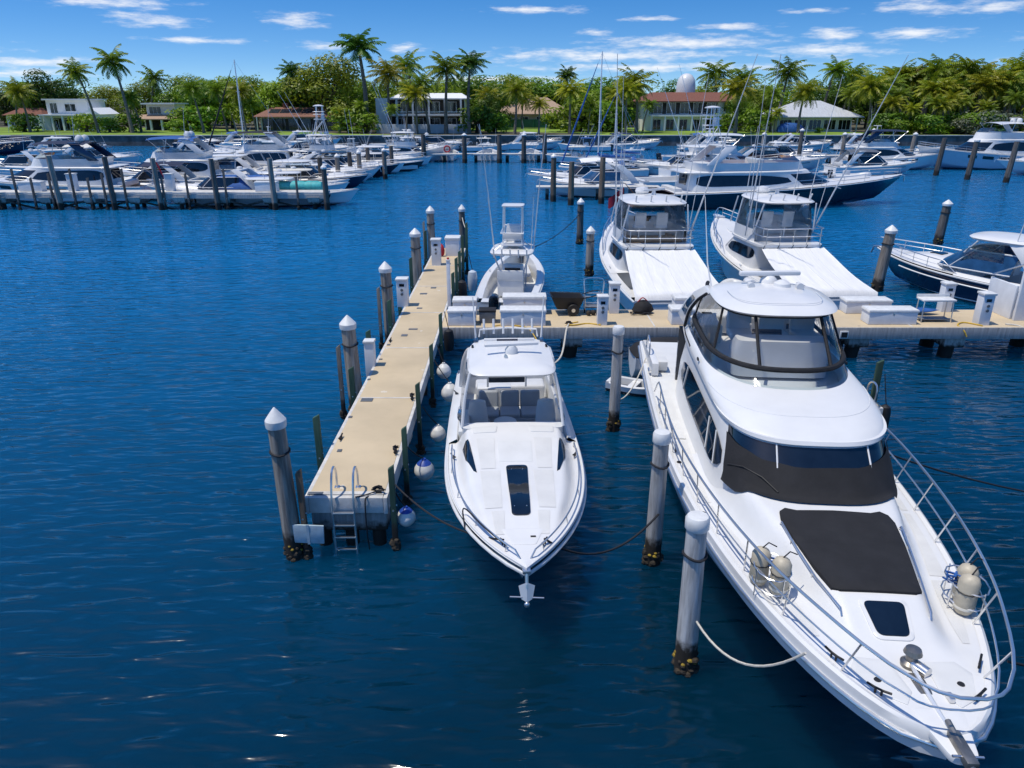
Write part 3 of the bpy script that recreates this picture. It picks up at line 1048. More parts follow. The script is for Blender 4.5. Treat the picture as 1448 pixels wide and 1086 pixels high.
ball_fender(-2.12, 12.8, .62, .19, 'white ball fender with blue top hanging at the near end of the finger dock', (-.2, -.1, .7))
ball_fender(-1.98, 14.8, .62, .23, 'largest white ball fender with blue top, second along the finger dock', (-.32, -.3, .75))
ball_fender(-1.88, 17.0, .50, .20, 'greyish ball fender low on the water, third along the finger dock', (-.35, -.1, .8))
ball_fender(-1.75, 19.3, .70, .25, 'cream ball fender squeezed against the express cruiser', (-.45, .3, .9))
ball_fender(-2.05, 20.8, .80, .22, 'shaded ball fender behind the cream one', (-.2, .2, .8))
bf = thing('cylinder_fender', 'black tube fender hanging at the end of the side pier', 'fender', (9.75, 17.7, .6))
mk('tube_body', MB().lathe((0, 0, 0), [(.02, -.42), (.12, -.36), (.15, -.2), (.15, .2), (.12, .36), (.03, .42)], 12), 'rubber', bf)
mk('lanyard', MB().tube([(0, 0, .42), (-.1, .15, 1.2)], .014), 'rope_black', bf)
bf2 = thing('cylinder_fender', 'dark tyre-like fender hung inside the dock corner', 'fender', (-2.12, 23.6, .9))
mk('tube_body', MB().lathe((0, 0, 0), [(.02, -.4), (.14, -.34), (.17, -.15), (.17, .15), (.14, .34), (.03, .4)], 12), 'rubber', bf2)
mk('lanyard', MB().tube([(0, 0, .4), (-.12, 0, 1.0)], .014), 'rope_black', bf2)
for (x, y, lb) in ((-2.5, 31.0, 'large dark fender hung by the open boat'), (-2.15, 33.0, 'pale blue fender hung by the open boat')):
    f_ = thing('cylinder_fender', lb, 'fender', (x + .35, y, .75))
    mk('tube_body', MB().lathe((0, 0, 0), [(.02, -.5), (.18, -.42), (.22, -.2), (.22, .2), (.18, .42), (.04, .5)], 12), 'rubber' if 'dark' in lb else 'ice_paint', f_)
    mk('lanyard', MB().tube([(0, 0, .5), (-.15, 0, 1.2)], .014), 'rope_black', f_)


def cleat(x, y, z, label, rz=0., rope_=True):
    t = thing('dock_cleat', label, 'cleat', (x, y, z), rz)
    mk('horn', MB().tube([(-.14, 0, .09), (-.05, 0, .075), (.05, 0, .075), (.14, 0, .09)], .018), 'rubber', t)
    mk('cleat_base', MB().box((0, 0, .035), (.12, .05, .07)), 'rubber', t, bev=.01)
    if rope_:
        mk('rope_turns', MB().tube([(.09 * math.sin(k * .7) * 1.2, .05 * math.cos(k * .7 * 2), .08 + .004 * k) for k in range(20)], .014), 'rope_black', t)
    return t


cleat(-2.62, 12.72, 1.2, 'dark cleat wrapped in black line beside the ladder')
cleat(-2.55, 14.5, 1.2, 'dark cleat beside the largest ball fender', 1.5)
cleat(-2.58, 17.6, 1.2, 'dark cleat beside the third ball fender', 1.5)
cleat(-3.9, 15.2, 1.2, 'bare cleat on the left dock edge near the ladder end', 1.5, False)
cleat(-3.9, 22.5, 1.2, 'bare cleat on the left dock edge near the crossing', 1.5, False)
cleat(1.95, 24.3, 1.2, 'cleat with yellow cord on the near edge of the cross dock')
rope(sag((-2.62, 12.72, 1.28), (-3.05, 12.55, 1.22), .02), .014, 'rope_black', 'short black line lying between ladder and cleat')
rope(bez([(-2.8, 12.60, 1.21), (-2.85, 12.5, 1.15), (-2.86, 12.50, .5), (-2.84, 12.52, .05)]), .014, 'rope_black', 'black line hanging down the face of the dock end')
rope(bez([(1.95, 24.3, 1.27), (1.85, 24.0, 1.15), (1.6, 22.9, .55), (1.0, 21.2, .75), (.75, 20.0, 1.15)]), .03, 'rope_white', 'pale thick cord looping from the cross dock to the cruiser stern')
rope(bez([(3.05, 24.3, 1.23), (2.6, 24.5, 1.22), (2.1, 24.25, 1.24), (1.9, 24.4, 1.23), (2.3, 24.7, 1.22)]), .025, 'rope_yellow', 'yellow shore power cord lying on the cross dock')
rope(bez([(-.6, 24.2, 1.22), (-.2, 24.4, 1.22), (.3, 24.12, 1.23), (.6, 24.02, 1.15), (.9, 23.2, .9)]), .02, 'rope_yellow', 'thin yellow cord below the long white box')
rope(bez([(16.1, 24.2, 1.23), (15.7, 24.6, 1.23), (15.3, 24.3, 1.23), (15.4, 24.05, 1.1), (15.5, 23.98, .9)]), .025, 'rope_yellow', 'yellow cord by the right pedestal, over the dock edge')
rope(bez([(17.0, 24.4, 1.23), (17.4, 24.2, 1.2), (17.9, 23.6, .9), (18.6, 22.9, .5), (19.6, 22.4, .3)]), .03, 'rope_white', 'pale cord drooping off the right end of the cross dock')
# ================================================================ boat kit
class Hull:
    """lofted hull: x forward from the transom, y to port, z up from the waterline"""

    def __init__(s, L, B, s0, sm, s1, tw=.86, t0=.42, p=2.6, q=1., rake=.13, chw=.88, flare=1.2, keel=-.45):
        s.__dict__.update(L=L, B=B, s0=s0, sm=sm, s1=s1, tw=tw, t0=t0, p=p, q=q, rake=rake, chw=chw, flare=flare, keel=keel)

    def b(s, t):
        if t < s.t0:
            u = t / s.t0
            return s.B / 2 * lerp(s.tw, 1, math.sin(u * math.pi / 2))
        u = (t - s.t0) / (1 - s.t0)
        return s.B / 2 * max(0., 1 - u ** s.p) ** s.q

    def s(s_, t):
        a, m, c = s_.s0, s_.sm, s_.s1
        return a * (1 - t) * (1 - 2 * t) + m * 4 * t * (1 - t) + c * t * (2 * t - 1)

    def t_at(s, x):
        return x / s.L

    def pt(s, t, u, dz=0.):
        """deck point, u -1..1 across"""
        return (t * s.L, s.b(t) * u, s.s(t) + dz)

    def section(s, t):
        L, b, sh = s.L, s.b(t), s.s(t)
        c = s.chw * b * (1 - .55 * t ** 4)
        chz = lerp(.04, .5 * sh, t ** 3.2)
        kz = lerp(s.keel, .18 * sh, t ** 4)

        def X(z):
            lev = max(0, min(1, (z - s.keel) / (sh - s.keel)))
            return t * L - s.rake * L * (1 - lev) ** 1.1 * t ** 3
        pts = [(X(kz), 0., kz), (X((kz + chz) / 2), c * .55, lerp(kz, chz, .45)), (X(chz), c, chz), (X(chz + .02), c + .012 * (1 - t), chz + .025)]
        for w in (.2, .4, .6, .8, 1.):
            z = lerp(chz, sh, w)
            pts.append((X(z), lerp(c, b, w ** (1 + s.flare * t * t)), z))
        return pts

    def mesh(s, n=30):
        mb = MB()
        rows = []
        for i in range(n + 1):
            t = (i / n)
            t = 1 - (1 - t) ** 1.35
            sec = s.section(min(t, 1.))
            rows.append([(x, -y, z) for x, y, z in reversed(sec)] + sec[1:])
        mb.grid(rows)
        mb.fan(rows[0])
        return mb

    def deck(s, t0, t1, prof, n=14, m=12, u0=-1., u1=1., inset=0.):
        rows = []
        for i in range(n + 1):
            t = lerp(t0, t1, i / n)
            b = max(0, s.b(t) - inset)
            rows.append([(t * s.L, b * lerp(u0, u1, j / m), s.s(t) + prof(lerp(u0, u1, j / m), t)) for j in range(m + 1)])
        return MB().grid(rows)

    def line(s, t0, t1, side, inset=0., dz=0., n=24):
        return [(lerp(t0, t1, i / n) * s.L, side * max(0, s.b(lerp(t0, t1, i / n)) - inset), s.s(lerp(t0, t1, i / n)) + dz) for i in range(n + 1)]

    def around(s, t0, inset=0., dz=0., n=20, t1=1.):
        a = s.line(t0, t1, 1, inset, dz, n)
        c = s.line(t0, t1, -1, inset, dz, n)
        return a + list(reversed(c))[(1 if t1 == 1. else 0):]

    def cockpit(s, t0, t1, w, sole, n=10, coam=.0):
        """returns (gunwale caps, liner walls, sole) around an open well"""
        caps, liner, so = MB(), MB(), MB()
        for side in (-1, 1):
            rows, rl = [], []
            for i in range(n + 1):
                t = lerp(t0 if t0 > .01 else 0, t1, i / n)
                b = s.b(t)
                bi = max(.03, b - w)
                z = s.s(t)
                rows.append([(t * s.L, side * b, z), (t * s.L, side * (b - .02), z + .025), (t * s.L, side * (bi + .02), z + .03 + coam), (t * s.L, side * bi, z + coam)])
                tt = lerp(t0, t1, i / n)
                rl.append([(tt * s.L, side * max(.03, s.b(tt) - w), s.s(tt) + coam), (tt * s.L, side * max(.02, s.b(tt) - w - .03), sole)])
            caps.grid(rows)
            liner.grid(rl)
        zt = s.s(0)
        bt = s.b(0)
        if t0 > 0:
            caps.box((t0 * s.L / 2, 0, zt - .03), (t0 * s.L, 2 * (bt - w) + .1, .1))
        for t in (t0, t1):
            bi = max(.03, s.b(t) - w)
            liner.add([(t * s.L, -bi, s.s(t)), (t * s.L, bi, s.s(t)), (t * s.L, bi - .03, sole), (t * s.L, -bi + .03, sole)], [(0, 1, 2, 3)])
        so.grid([[(lerp(t0, t1, i / n) * s.L, sd * (max(.03, s.b(lerp(t0, t1, i / n)) - w) - .02), sole) for sd in (-1, 0, 1)] for i in range(n + 1)])
        return caps, liner, so


def outl(xb, xf, w, nf=2.4, nb=5., n=48, xm=None, yo=0.):
    xm = lerp(xb, xf, .5) if xm is None else xm
    pts = []
    for k in range(n):
        a = 2 * math.pi * k / n
        c, s = math.cos(a), math.sin(a)
        e = 2 / (nf if c > 0 else nb)
        ex = (xf - xm) if c > 0 else (xm - xb)
        pts.append((xm + math.copysign(abs(c) ** e, c) * ex, yo + math.copysign(abs(s) ** e, s) * w))
    return pts


def ring(o, z, crown=0., slope=0.):
    return [(x, y, z + slope * x) for x, y in o]


def stack(rings, cap=True):
    return MB().rings(rings, cap=cap)


def dome(r, dz, n=3):
    """close a ring with a softly crowned top"""
    cx = sum(p[0] for p in r) / len(r)
    cy = sum(p[1] for p in r) / len(r)
    cz = sum(p[2] for p in r) / len(r)
    out = [r]
    for i in range(1, n + 1):
        k = 1 - (i / n) * .97
        out.append([(cx + (x - cx) * k, cy + (y - cy) * k, z + dz * (1 - k * k)) for x, y, z in r])
    return out


def between(r0, r1, f, off=0.):
    cx = sum(p[0] for p in r0) / len(r0)
    out = []
    n = len(r0)
    q = [vl(a, b, f) for a, b in zip(r0, r1)]
    for i in range(n):
        a, b = q[i - 1], q[(i + 1) % n]
        t = Vector((b[0] - a[0], b[1] - a[1], 0))
        nn = Vector((t.y, -t.x, 0))
        nn = nn.normalized() if nn.length > 1e-6 else Vector((0, 0, 0))
        out.append((q[i][0] + nn.x * off, q[i][1] + nn.y * off, q[i][2]))
    return out


def band(r0, r1, f0, f1, j0, j1, off=.008, taper=None):
    """glass panel following a cabin side between two rings, from outline index j0 to j1"""
    a = between(r0, r1, f0, off)
    c = between(r0, r1, f1, off)
    n = len(a)
    js = list(range(j0, j1 + 1))
    lo, hi = [a[j % n] for j in js], [c[j % n] for j in js]
    if taper:                                    # shrink height toward the ends for a curved window
        m = len(js) - 1
        for k in range(m + 1):
            w = taper(k / m)
            mid = vl(lo[k], hi[k], .5)
            lo[k], hi[k] = vl(mid, lo[k], w), vl(mid, hi[k], w)
    rows = [[vl(p, q, f) for f in (0, .5, 1)] for p, q in zip(lo, hi)]
    return MB().grid(rows)


def ring_tube(r0, r1, f, r, off=.01, j0=0, j1=None, n=6):
    q = between(r0, r1, f, off)
    if j1 is None:
        return MB().tube(q, r, n, closed=True)
    return MB().tube([q[j % len(q)] for j in range(j0, j1 + 1)], r, n)


def rrect(x0, x1, w0, w1, r, n=5):
    """rounded quad outline, w0 half width at x0, w1 at x1"""
    c = [(x0, -w0), (x1, -w1), (x1, w1), (x0, w0)]
    out = []
    for i in range(4):
        p, a, b = Vector(c[i]), Vector(c[i - 1]), Vector(c[(i + 1) % 4])
        d0, d1 = (a - p).normalized() * r, (b - p).normalized() * r
        for k in range(n + 1):
            t = k / n
            out.append(tuple((p + d0 * (1 - t)) * (1 - t) ** 2 + p * 0 if False else ((p + d0) * (1 - t) ** 2 + p * 2 * t * (1 - t) + (p + d1) * t * t)))
    return out


def skin(poly, zf, th=.02, n=None):
    """a thin pad laid over a surface: poly outline in plan, zf(x, y) the surface height"""
    cx = (min(p[0] for p in poly) + max(p[0] for p in poly)) / 2
    cy = (min(p[1] for p in poly) + max(p[1] for p in poly)) / 2
    fine = []
    for i, p in enumerate(poly):
        q_ = poly[(i + 1) % len(poly)]
        m = max(1, int(math.hypot(q_[0] - p[0], q_[1] - p[1]) / .11))
        fine += [(lerp(p[0], q_[0], k / m), lerp(p[1], q_[1], k / m)) for k in range(m)]
    poly = fine
    rr = []
    rr.append([(x, y, zf(x, y) - .03) for x, y in poly])
    rr.append([(x, y, zf(x, y) + th * .8) for x, y in poly])
    for k in (.985, .8, .6, .4, .2, .04):
        rr.append([(cx + (x - cx) * k, cy + (y - cy) * k, zf(cx + (x - cx) * k, cy + (y - cy) * k) + th) for x, y in poly])
    return MB().rings(rr)


def cleat_mb(x, y, z, L=.2, rz=0.):
    c, s = math.cos(rz), math.sin(rz)
    f = lambda a, b, h: (x + a * c - b * s, y + a * s + b * c, z + h)
    return MB().tube([f(-L / 2, 0, .075), f(-L / 6, 0, .06), f(L / 6, 0, .06), f(L / 2, 0, .075)], .016).cyl(f(-.035, 0, -.01), f(-.035, 0, .06), .014, n=6).cyl(f(.035, 0, -.01), f(.035, 0, .06), .014, n=6)


def seat(parent, x, y, z, w=.5, d=.45, h=.55, mat='light_vinyl', rz=0., name='seat'):
    m = Matrix.Rotation(rz, 3, 'Z')
    mk(name, MB().box((x, y, z), (d, w, .14), M_=m), mat, parent, bev=.04, seg=3)
    o = m @ Vector((-d * .45, 0, 0))
    mk('backrest', MB().box((x + o.x, y + o.y, z + h * .45), (.12, w * .95, h), M_=m @ Matrix.Rotation(-.15, 3, 'Y')), mat, parent, bev=.045, seg=3)


def outboard(parent, x, y, z, mat='cowl_black', sc=1., name='outboard_motor'):
    c = MB().rings([[(x + dx * sc, y + dy * w * sc, z + zz * sc) for dx, dy in ((-.34, -1), (-.42, 0), (-.34, 1), (.02, 1), (.12, .6), (.12, -.6), (.02, -1))]
                    for zz, w in ((.05, .12), (.16, .2), (.42, .2), (.56, .17), (.62, .09))])
    o = mk(name, c, mat, parent, bev=.03 * sc)
    mk('leg', MB().rings([[(x + dx * sc, y + dy * sc, z + zz * sc) for dx, dy in ((-.3, -.05), (-.3, .05), (.02, .06), (.02, -.06))] for zz in (-.9, .06)]), mat, o, bev=.02 * sc)
    return o


def wheel_helm(parent, x, y, z, r=.2):
    mk('steering_wheel', MB().tube([(x + .05 * math.cos(k * .524), y + r * math.sin(k * .524), z + r * math.cos(k * .524)) for k in range(12)], .016, 6, closed=True).cyl((x, y, z), (x + .1, y, z - .02), .02), 'steel', parent)


def place(name, label, cat, stern, bow, group=None):
    a = math.atan2(bow[1] - stern[1], bow[0] - stern[0])
    return thing(name, label, cat, (stern[0], stern[1], 0), a, group), math.hypot(bow[0] - stern[0], bow[1] - stern[1])


# ================================================================ white express cruiser, bow to the viewer
def express_hero():
    t, L = place('express_cruiser', 'white open express cruiser with hardtop, moored bow out beside the finger dock', 'boat', (-.2, 20.0), (.23, 9.74))
    H = Hull(L, 2.94, 1.15, 1.22, 1.52, tw=.92, t0=.45, p=3.1, q=.95, rake=.25, chw=.86, flare=1.6)
    mk('hull', H.mesh(40), 'hull_white', t, ang=50)
    X0, X1 = 5.05 / L, 1.

    def crown(u, tt):
        """raised foredeck trunk fading to the toe of the deck"""
        x = tt * L
        v = abs(u)
        lim = .86
        front = max(0., min(1., (9.35 - x) / 1.15))
        edge = max(0., min(1., (lim - v) / .2))
        edge = edge * edge * (3 - 2 * edge)
        front = front * front * (3 - 2 * front)
        aft = max(0, min(1, (x - 5.0) / 2.6))
        rise = lerp(.48, .20, aft)
        return .03 * (1 - v * v) + .02 * min(1, (1 - v) / .06) + rise * edge * front * (1 - .1 * v * v)
    mk('foredeck', H.deck(X0, .9995, crown, 46, 44), 'gelcoat', t, ang=60)
    dz = lambda x, y: H.s(x / L) + crown(y / max(.05, H.b(x / L)), x / L)
    mk('rub_rail', MB().tube(H.around(0, -.005, -.10, 30), .032, 8), 'gelcoat_grey', t)
    mk('toe_rail', MB().tube(H.around(.46, .03, .03, 26), .022, 8), 'gelcoat', t)
    # centre hatch, side slot windows
    hp = rrect(6.92, 8.72, .215, .165, .10)
    mk('deck_hatch', skin(hp, dz, .03), 'dark_glass', t)
    for sx in (7.1, 8.5):
        for s in (-1, 1):
            mk('hatch_bolt', MB().ell((sx, s * .11, dz(sx, s * .11) + .035), (.012, .012, .008), 6, 4), 'steel', t)
    for s in (-1, 1):
        pl = [(x, s * (1.03 - .085 * (x - 5.75) - .05 * (x - 5.75) ** 2 + w)) for x, w in ((5.72, .0), (5.9, .085), (6.5, .085), (7.05, .02), (7.12, -.03), (6.5, -.07), (5.9, -.07), (5.74, -.05))]
        mk('side_window', skin(pl, dz, .016), 'dark_glass', t)
    for s in (-1, 1):
        for xa, xb, ya, yb in ((5.75, 7.0, .42, .80), (7.08, 8.5, .33, .72), (8.58, 9.2, .30, .52)):
            mk('nonskid_panel', MB().grid([[(lerp(xa, xb, i / 14), s * lerp(ya, yb * (1 - .12 * i / 14), j / 8), dz(lerp(xa, xb, i / 14), s * lerp(ya, yb * (1 - .12 * i / 14), j / 8)) + .007) for j in range(9)] for i in range(15)]), 'nonskid', t)
    # anchor locker lid, seams
    mk('locker_lid', skin(rrect(9.05, 9.55, .36, .2, .05), dz, .008), 'gelcoat', t)
    mk('locker_latch', MB().box((9.3, .17, dz(9.3, .17) + .015), (.03, .09, .02)), 'rubber', t)
    mk('deck_step', skin(rrect(5.9, 6.75, .36, .34, .03), dz, .006), 'gelcoat_matt', t)
    for s in (-1, 1):
        mk('dash_pad', skin(rrect(5.22, 5.5, .28, .25, .04), lambda x, y, s=s: dz(x, y + s * .62), .012), 'gelcoat_matt', t)
        bpy.context.scene.collection.objects[-1].location.y = s * .62
    # low bow rails
    for s in (-1, 1):
        pts = H.line(.53, .965, s, .13, .17, 24)
        ends = [(pts[0][0] - .1, pts[0][1], pts[0][2] - .15)] + pts + [(pts[-1][0] + .1, pts[-1][1] * .4, pts[-1][2] - .15)]
        r_ = mk('bow_rail', MB().tube(ends, .015, 8), 'steel', t)
        for k in (0, 6, 12, 18, 23):
            p = pts[k]
            mk('stanchion', MB().cyl((p[0], p[1], p[2]), (p[0] + .02, p[1] + s * .03, p[2] - .18), .012, n=6), 'steel', r_)
        for x, y in ((9.55, .34), (5.9, 1.30), (2.0, 1.35)):
            mk('cleat', cleat_mb(x, s * y, H.s(x / L) + .05, .22, -s * .5), 'rubber', t)
    # anchor on the stem
    a = mk('anchor', MB().tube([(L - .15, 0, 1.52), (L + .03, 0, 1.47), (L + .10, 0, 1.26)], .03, 8), 'steel', t)
    mk('fluke', MB().add([(L + .10, 0, 1.36), (L + .07, .13, 1.28), (L + .14, .09, 1.08), (L + .18, 0, 1.04), (L + .14, -.09, 1.08), (L + .07, -.13, 1.28), (L + .03, 0, 1.2)],
                         [(0, 1, 2, 3), (0, 3, 4, 5), (6, 1, 2, 3), (6, 3, 4, 5), (0, 1, 6), (0, 6, 5)]), 'aluminium', a)
    mk('stock', MB().cyl((L + .13, -.27, 1.12), (L + .13, .27, 1.08), .014, n=6), 'steel', a)
    mk('shackle', MB().ell((L + .17, 0, .99), (.035, .05, .05), 8, 6), 'steel', a)
    mk('bow_roller', MB().box((L - .1, 0, 1.50), (.3, .13, .07)), 'steel', t, bev=.02)
    # cockpit
    caps, liner, sole = H.cockpit(.035, X0, .24, .55, 14, .10)
    mk('gunwale', caps, 'gelcoat', t)
    mk('cockpit_liner', liner, 'gelcoat_grey', t)
    mk('cockpit_sole', sole, 'gelcoat_matt', t)
    mk('dash', MB().rings([ring(outl(4.55, 5.25, 1.12, 6, 6), .9), ring(outl(4.7, 5.25, 1.12, 6, 6), 1.5), ring(outl(4.95, 5.3, 1.1, 6, 6), 1.70)]), 'gelcoat_grey', t)
    mk('instrument_panel', MB().box((4.62, -.55, 1.38), (.05, .55, .26), M_=Matrix.Rotation(-.4, 3, 'Y')), 'dark_glass', t, bev=.02)
    wheel_helm(t, 4.5, -.55, 1.25, .19)
    # L-shaped lounge facing forward, helm chairs, round table
    b = MB()
    path = [(2.35, .72), (2.35, -.55), (2.6, -.82), (3.5, -.88)]
    lounge = mk('lounge', MB().box((2.85, 0.0, .80), (.65, 1.65, .42)).box((3.25, -.75, .80), (1.1, .55, .42)), 'grey_vinyl', t, bev=.07, seg=3)
    for k in range(3):
        mk('back_cushion', MB().box((2.45, -.50 + k * .53, 1.22), (.2, .50, .50), M_=Matrix.Rotation(-.2, 3, 'Y')), 'grey_vinyl', lounge, bev=.06, seg=3)
        mk('seat_cushion', MB().box((2.88, -.50 + k * .53, 1.05), (.56, .51, .12)), 'grey_vinyl', lounge, bev=.05, seg=3)
    mk('side_cushion', MB().box((3.3, -1.02, 1.18), (1.1, .16, .42)), 'grey_vinyl', lounge, bev=.06, seg=3)
    tb_ = mk('pedestal_table', MB().lathe((3.75, -.12, 0), [(.01, 1.16), (.27, 1.16), (.28, 1.18), (.27, 1.20), (.01, 1.20)], 22), 'light_vinyl', t)
    mk('table_post', MB().cyl((3.75, -.12, .55), (3.75, -.12, 1.17), .04), 'steel', tb_)
    for y in (-.78, .85):
        ch = mk('helm_seat', MB().rings([ring(outl(3.78 + .05 * k, 4.28, .24 - .02 * k, 2.5, 3, 20, yo=y), z) for k, z in enumerate((.98, 1.05, 1.12))]), 'light_vinyl', t)
        mk('seat_back', MB().rings([[(3.82 - .1 * z + .1 * math.cos(a), y + .25 * math.sin(a) * (1 - .25 * z * z), 1.1 + .62 * z) for a in [j * .5236 for j in range(12)]] for z in (0, .35, .7, .93, 1.)]), 'light_vinyl', ch)
        mk('seat_post', MB().cyl((4.05, y, .55), (4.05, y, 1.0), .06), 'steel', ch)
    mk('side_console', MB().box((4.1, -1.1, 1.0), (1.3, .25, .8)), 'gelcoat_grey', t, bev=.05)
    mk('aft_galley', MB().box((1.75, -.35, .95), (.45, .9, .8)), 'gelcoat', t, bev=.05)
    mk('aft_screen', MB().box((1.95, -.02, 1.78), (.05, .95, .55)), 'slate_paint', t, bev=.02)
    mk('screen_frame', MB().tube([(1.98, -.52, 1.4), (1.98, -.52, 2.1), (1.98, .48, 2.1), (1.98, .48, 1.4)], .03), 'aluminium', t)
    mk('aft_seat', MB().box((1.0, .1, .85), (.6, 1.9, .6)), 'light_vinyl', t, bev=.08, seg=3)
    mk('swim_platform', MB().prism(rrect(-.85, .02, 1.1, 1.2, .2), .30, .40), 'gelcoat', t, bev=.02)
    # hardtop, side frames and clear side curtains
    HT = 2.88
    r0 = ring(outl(2.55, 5.05, .96, 6.5, 3.2, 48, xm=3.7), HT - .07)
    r1 = ring(outl(2.5, 5.10, .99, 6.5, 3.2, 48, xm=3.7), HT - .02)
    r2 = ring(outl(2.55, 5.03, .95, 6.5, 3.2, 48, xm=3.7), HT + .035)
    # the top narrows aft to a rounded tail
    mk('hardtop', MB().rings([r0, r1] + dome(r2, .09, 4)), 'gelcoat', t)
    for s in (-1, 1):
        mk('side_frame', MB().tube(bez([(1.5, s * 1.22, 1.25), (2.2, s * 1.12, 2.2), (3.0, s * .96, 2.76), (4.0, s * .95, HT - .05)], 6), [.07] * 19, 8), 'gelcoat', t)
        mk('windscreen_post', MB().tube(bez([(5.15, s * 1.12, 1.68), (4.98, s * 1.05, 2.3), (4.85, s * .93, HT - .05)], 5), .035, 8), 'gelcoat', t)
        mk('side_curtain', MB().grid([[(lerp(1.9, 5.12, i / 8), s * lerp(1.22, 1.14, i / 8), 1.36 + .3 * (i / 8)), (lerp(2.4, 4.96, i / 8), s * 1.06, 2.1), (lerp(2.8, 4.85, i / 8), s * .95, HT - .06)] for i in range(9)]), 'clear_vinyl', t)
        mk('curtain_roll', MB().tube(bez([(4.9, s * 1.13, 1.72), (4.3, s * 1.2, 1.55), (3.6, s * 1.2, 1.5)], 5), .05, 8), 'clear_vinyl', t)
    # gear on the hardtop: radar bar, light bar, rod holders, whips
    z = HT + .10
    rb = mk('radar_scanner', MB().box((3.95, .02, z + .22), (.10, 1.25, .07), rz=.10), 'gelcoat', t, bev=.03)
    mk('scanner_base', MB().lathe((3.95, .02, z), [(.16, -.03), (.15, .1), (.08, .19), (.01, .2)], 14), 'gelcoat_grey', rb)
    mk('light_bar', MB().cyl((3.2, -.6, z + .10), (3.2, .6, z + .10), .035, n=8), 'gelcoat', t)
    mk('light_bar_pattern', MB().box((3.2, -.05, z + .10), (.074, .5, .05)), 'navy_paint', t)
    rk = mk('rod_rack', MB().tube([(2.6, -.72, z - .02), (2.5, -.7, z + .14), (2.42, 0, z + .16), (2.5, .7, z + .14), (2.6, .72, z - .02)], .022), 'gelcoat', t)
    for k in range(6):
        y = -.60 + .24 * k
        mk('rod_holder', MB().cyl((2.46, y, z + .02), (2.38, y, z + .38), .03, n=8), 'gelcoat', rk)
    for s in (-1, 1):
        w_ = mk('antenna', MB().tube([(2.75, s * .8, z - .04), (2.72, s * .82, z + .3), (2.6, s * .86, z + 1.0)], [.03, .022, .012], 6), 'gelcoat', t)
        mk('antenna_base', MB().box((2.82, s * .80, z - .02), (.22, .09, .06)), 'blue_glass', w_, bev=.015)
        mk('spreader_light', MB().box((3.3, s * .88, z - .03), (.12, .05, .05)), 'rubber', t, bev=.01)
    mk('top_horn', MB().tube([(4.1, -.12, z + .03), (4.32, -.12, z + .05)], [.02, .045], 8), 'steel', t)
    return t, H


EX, EXH = express_hero()


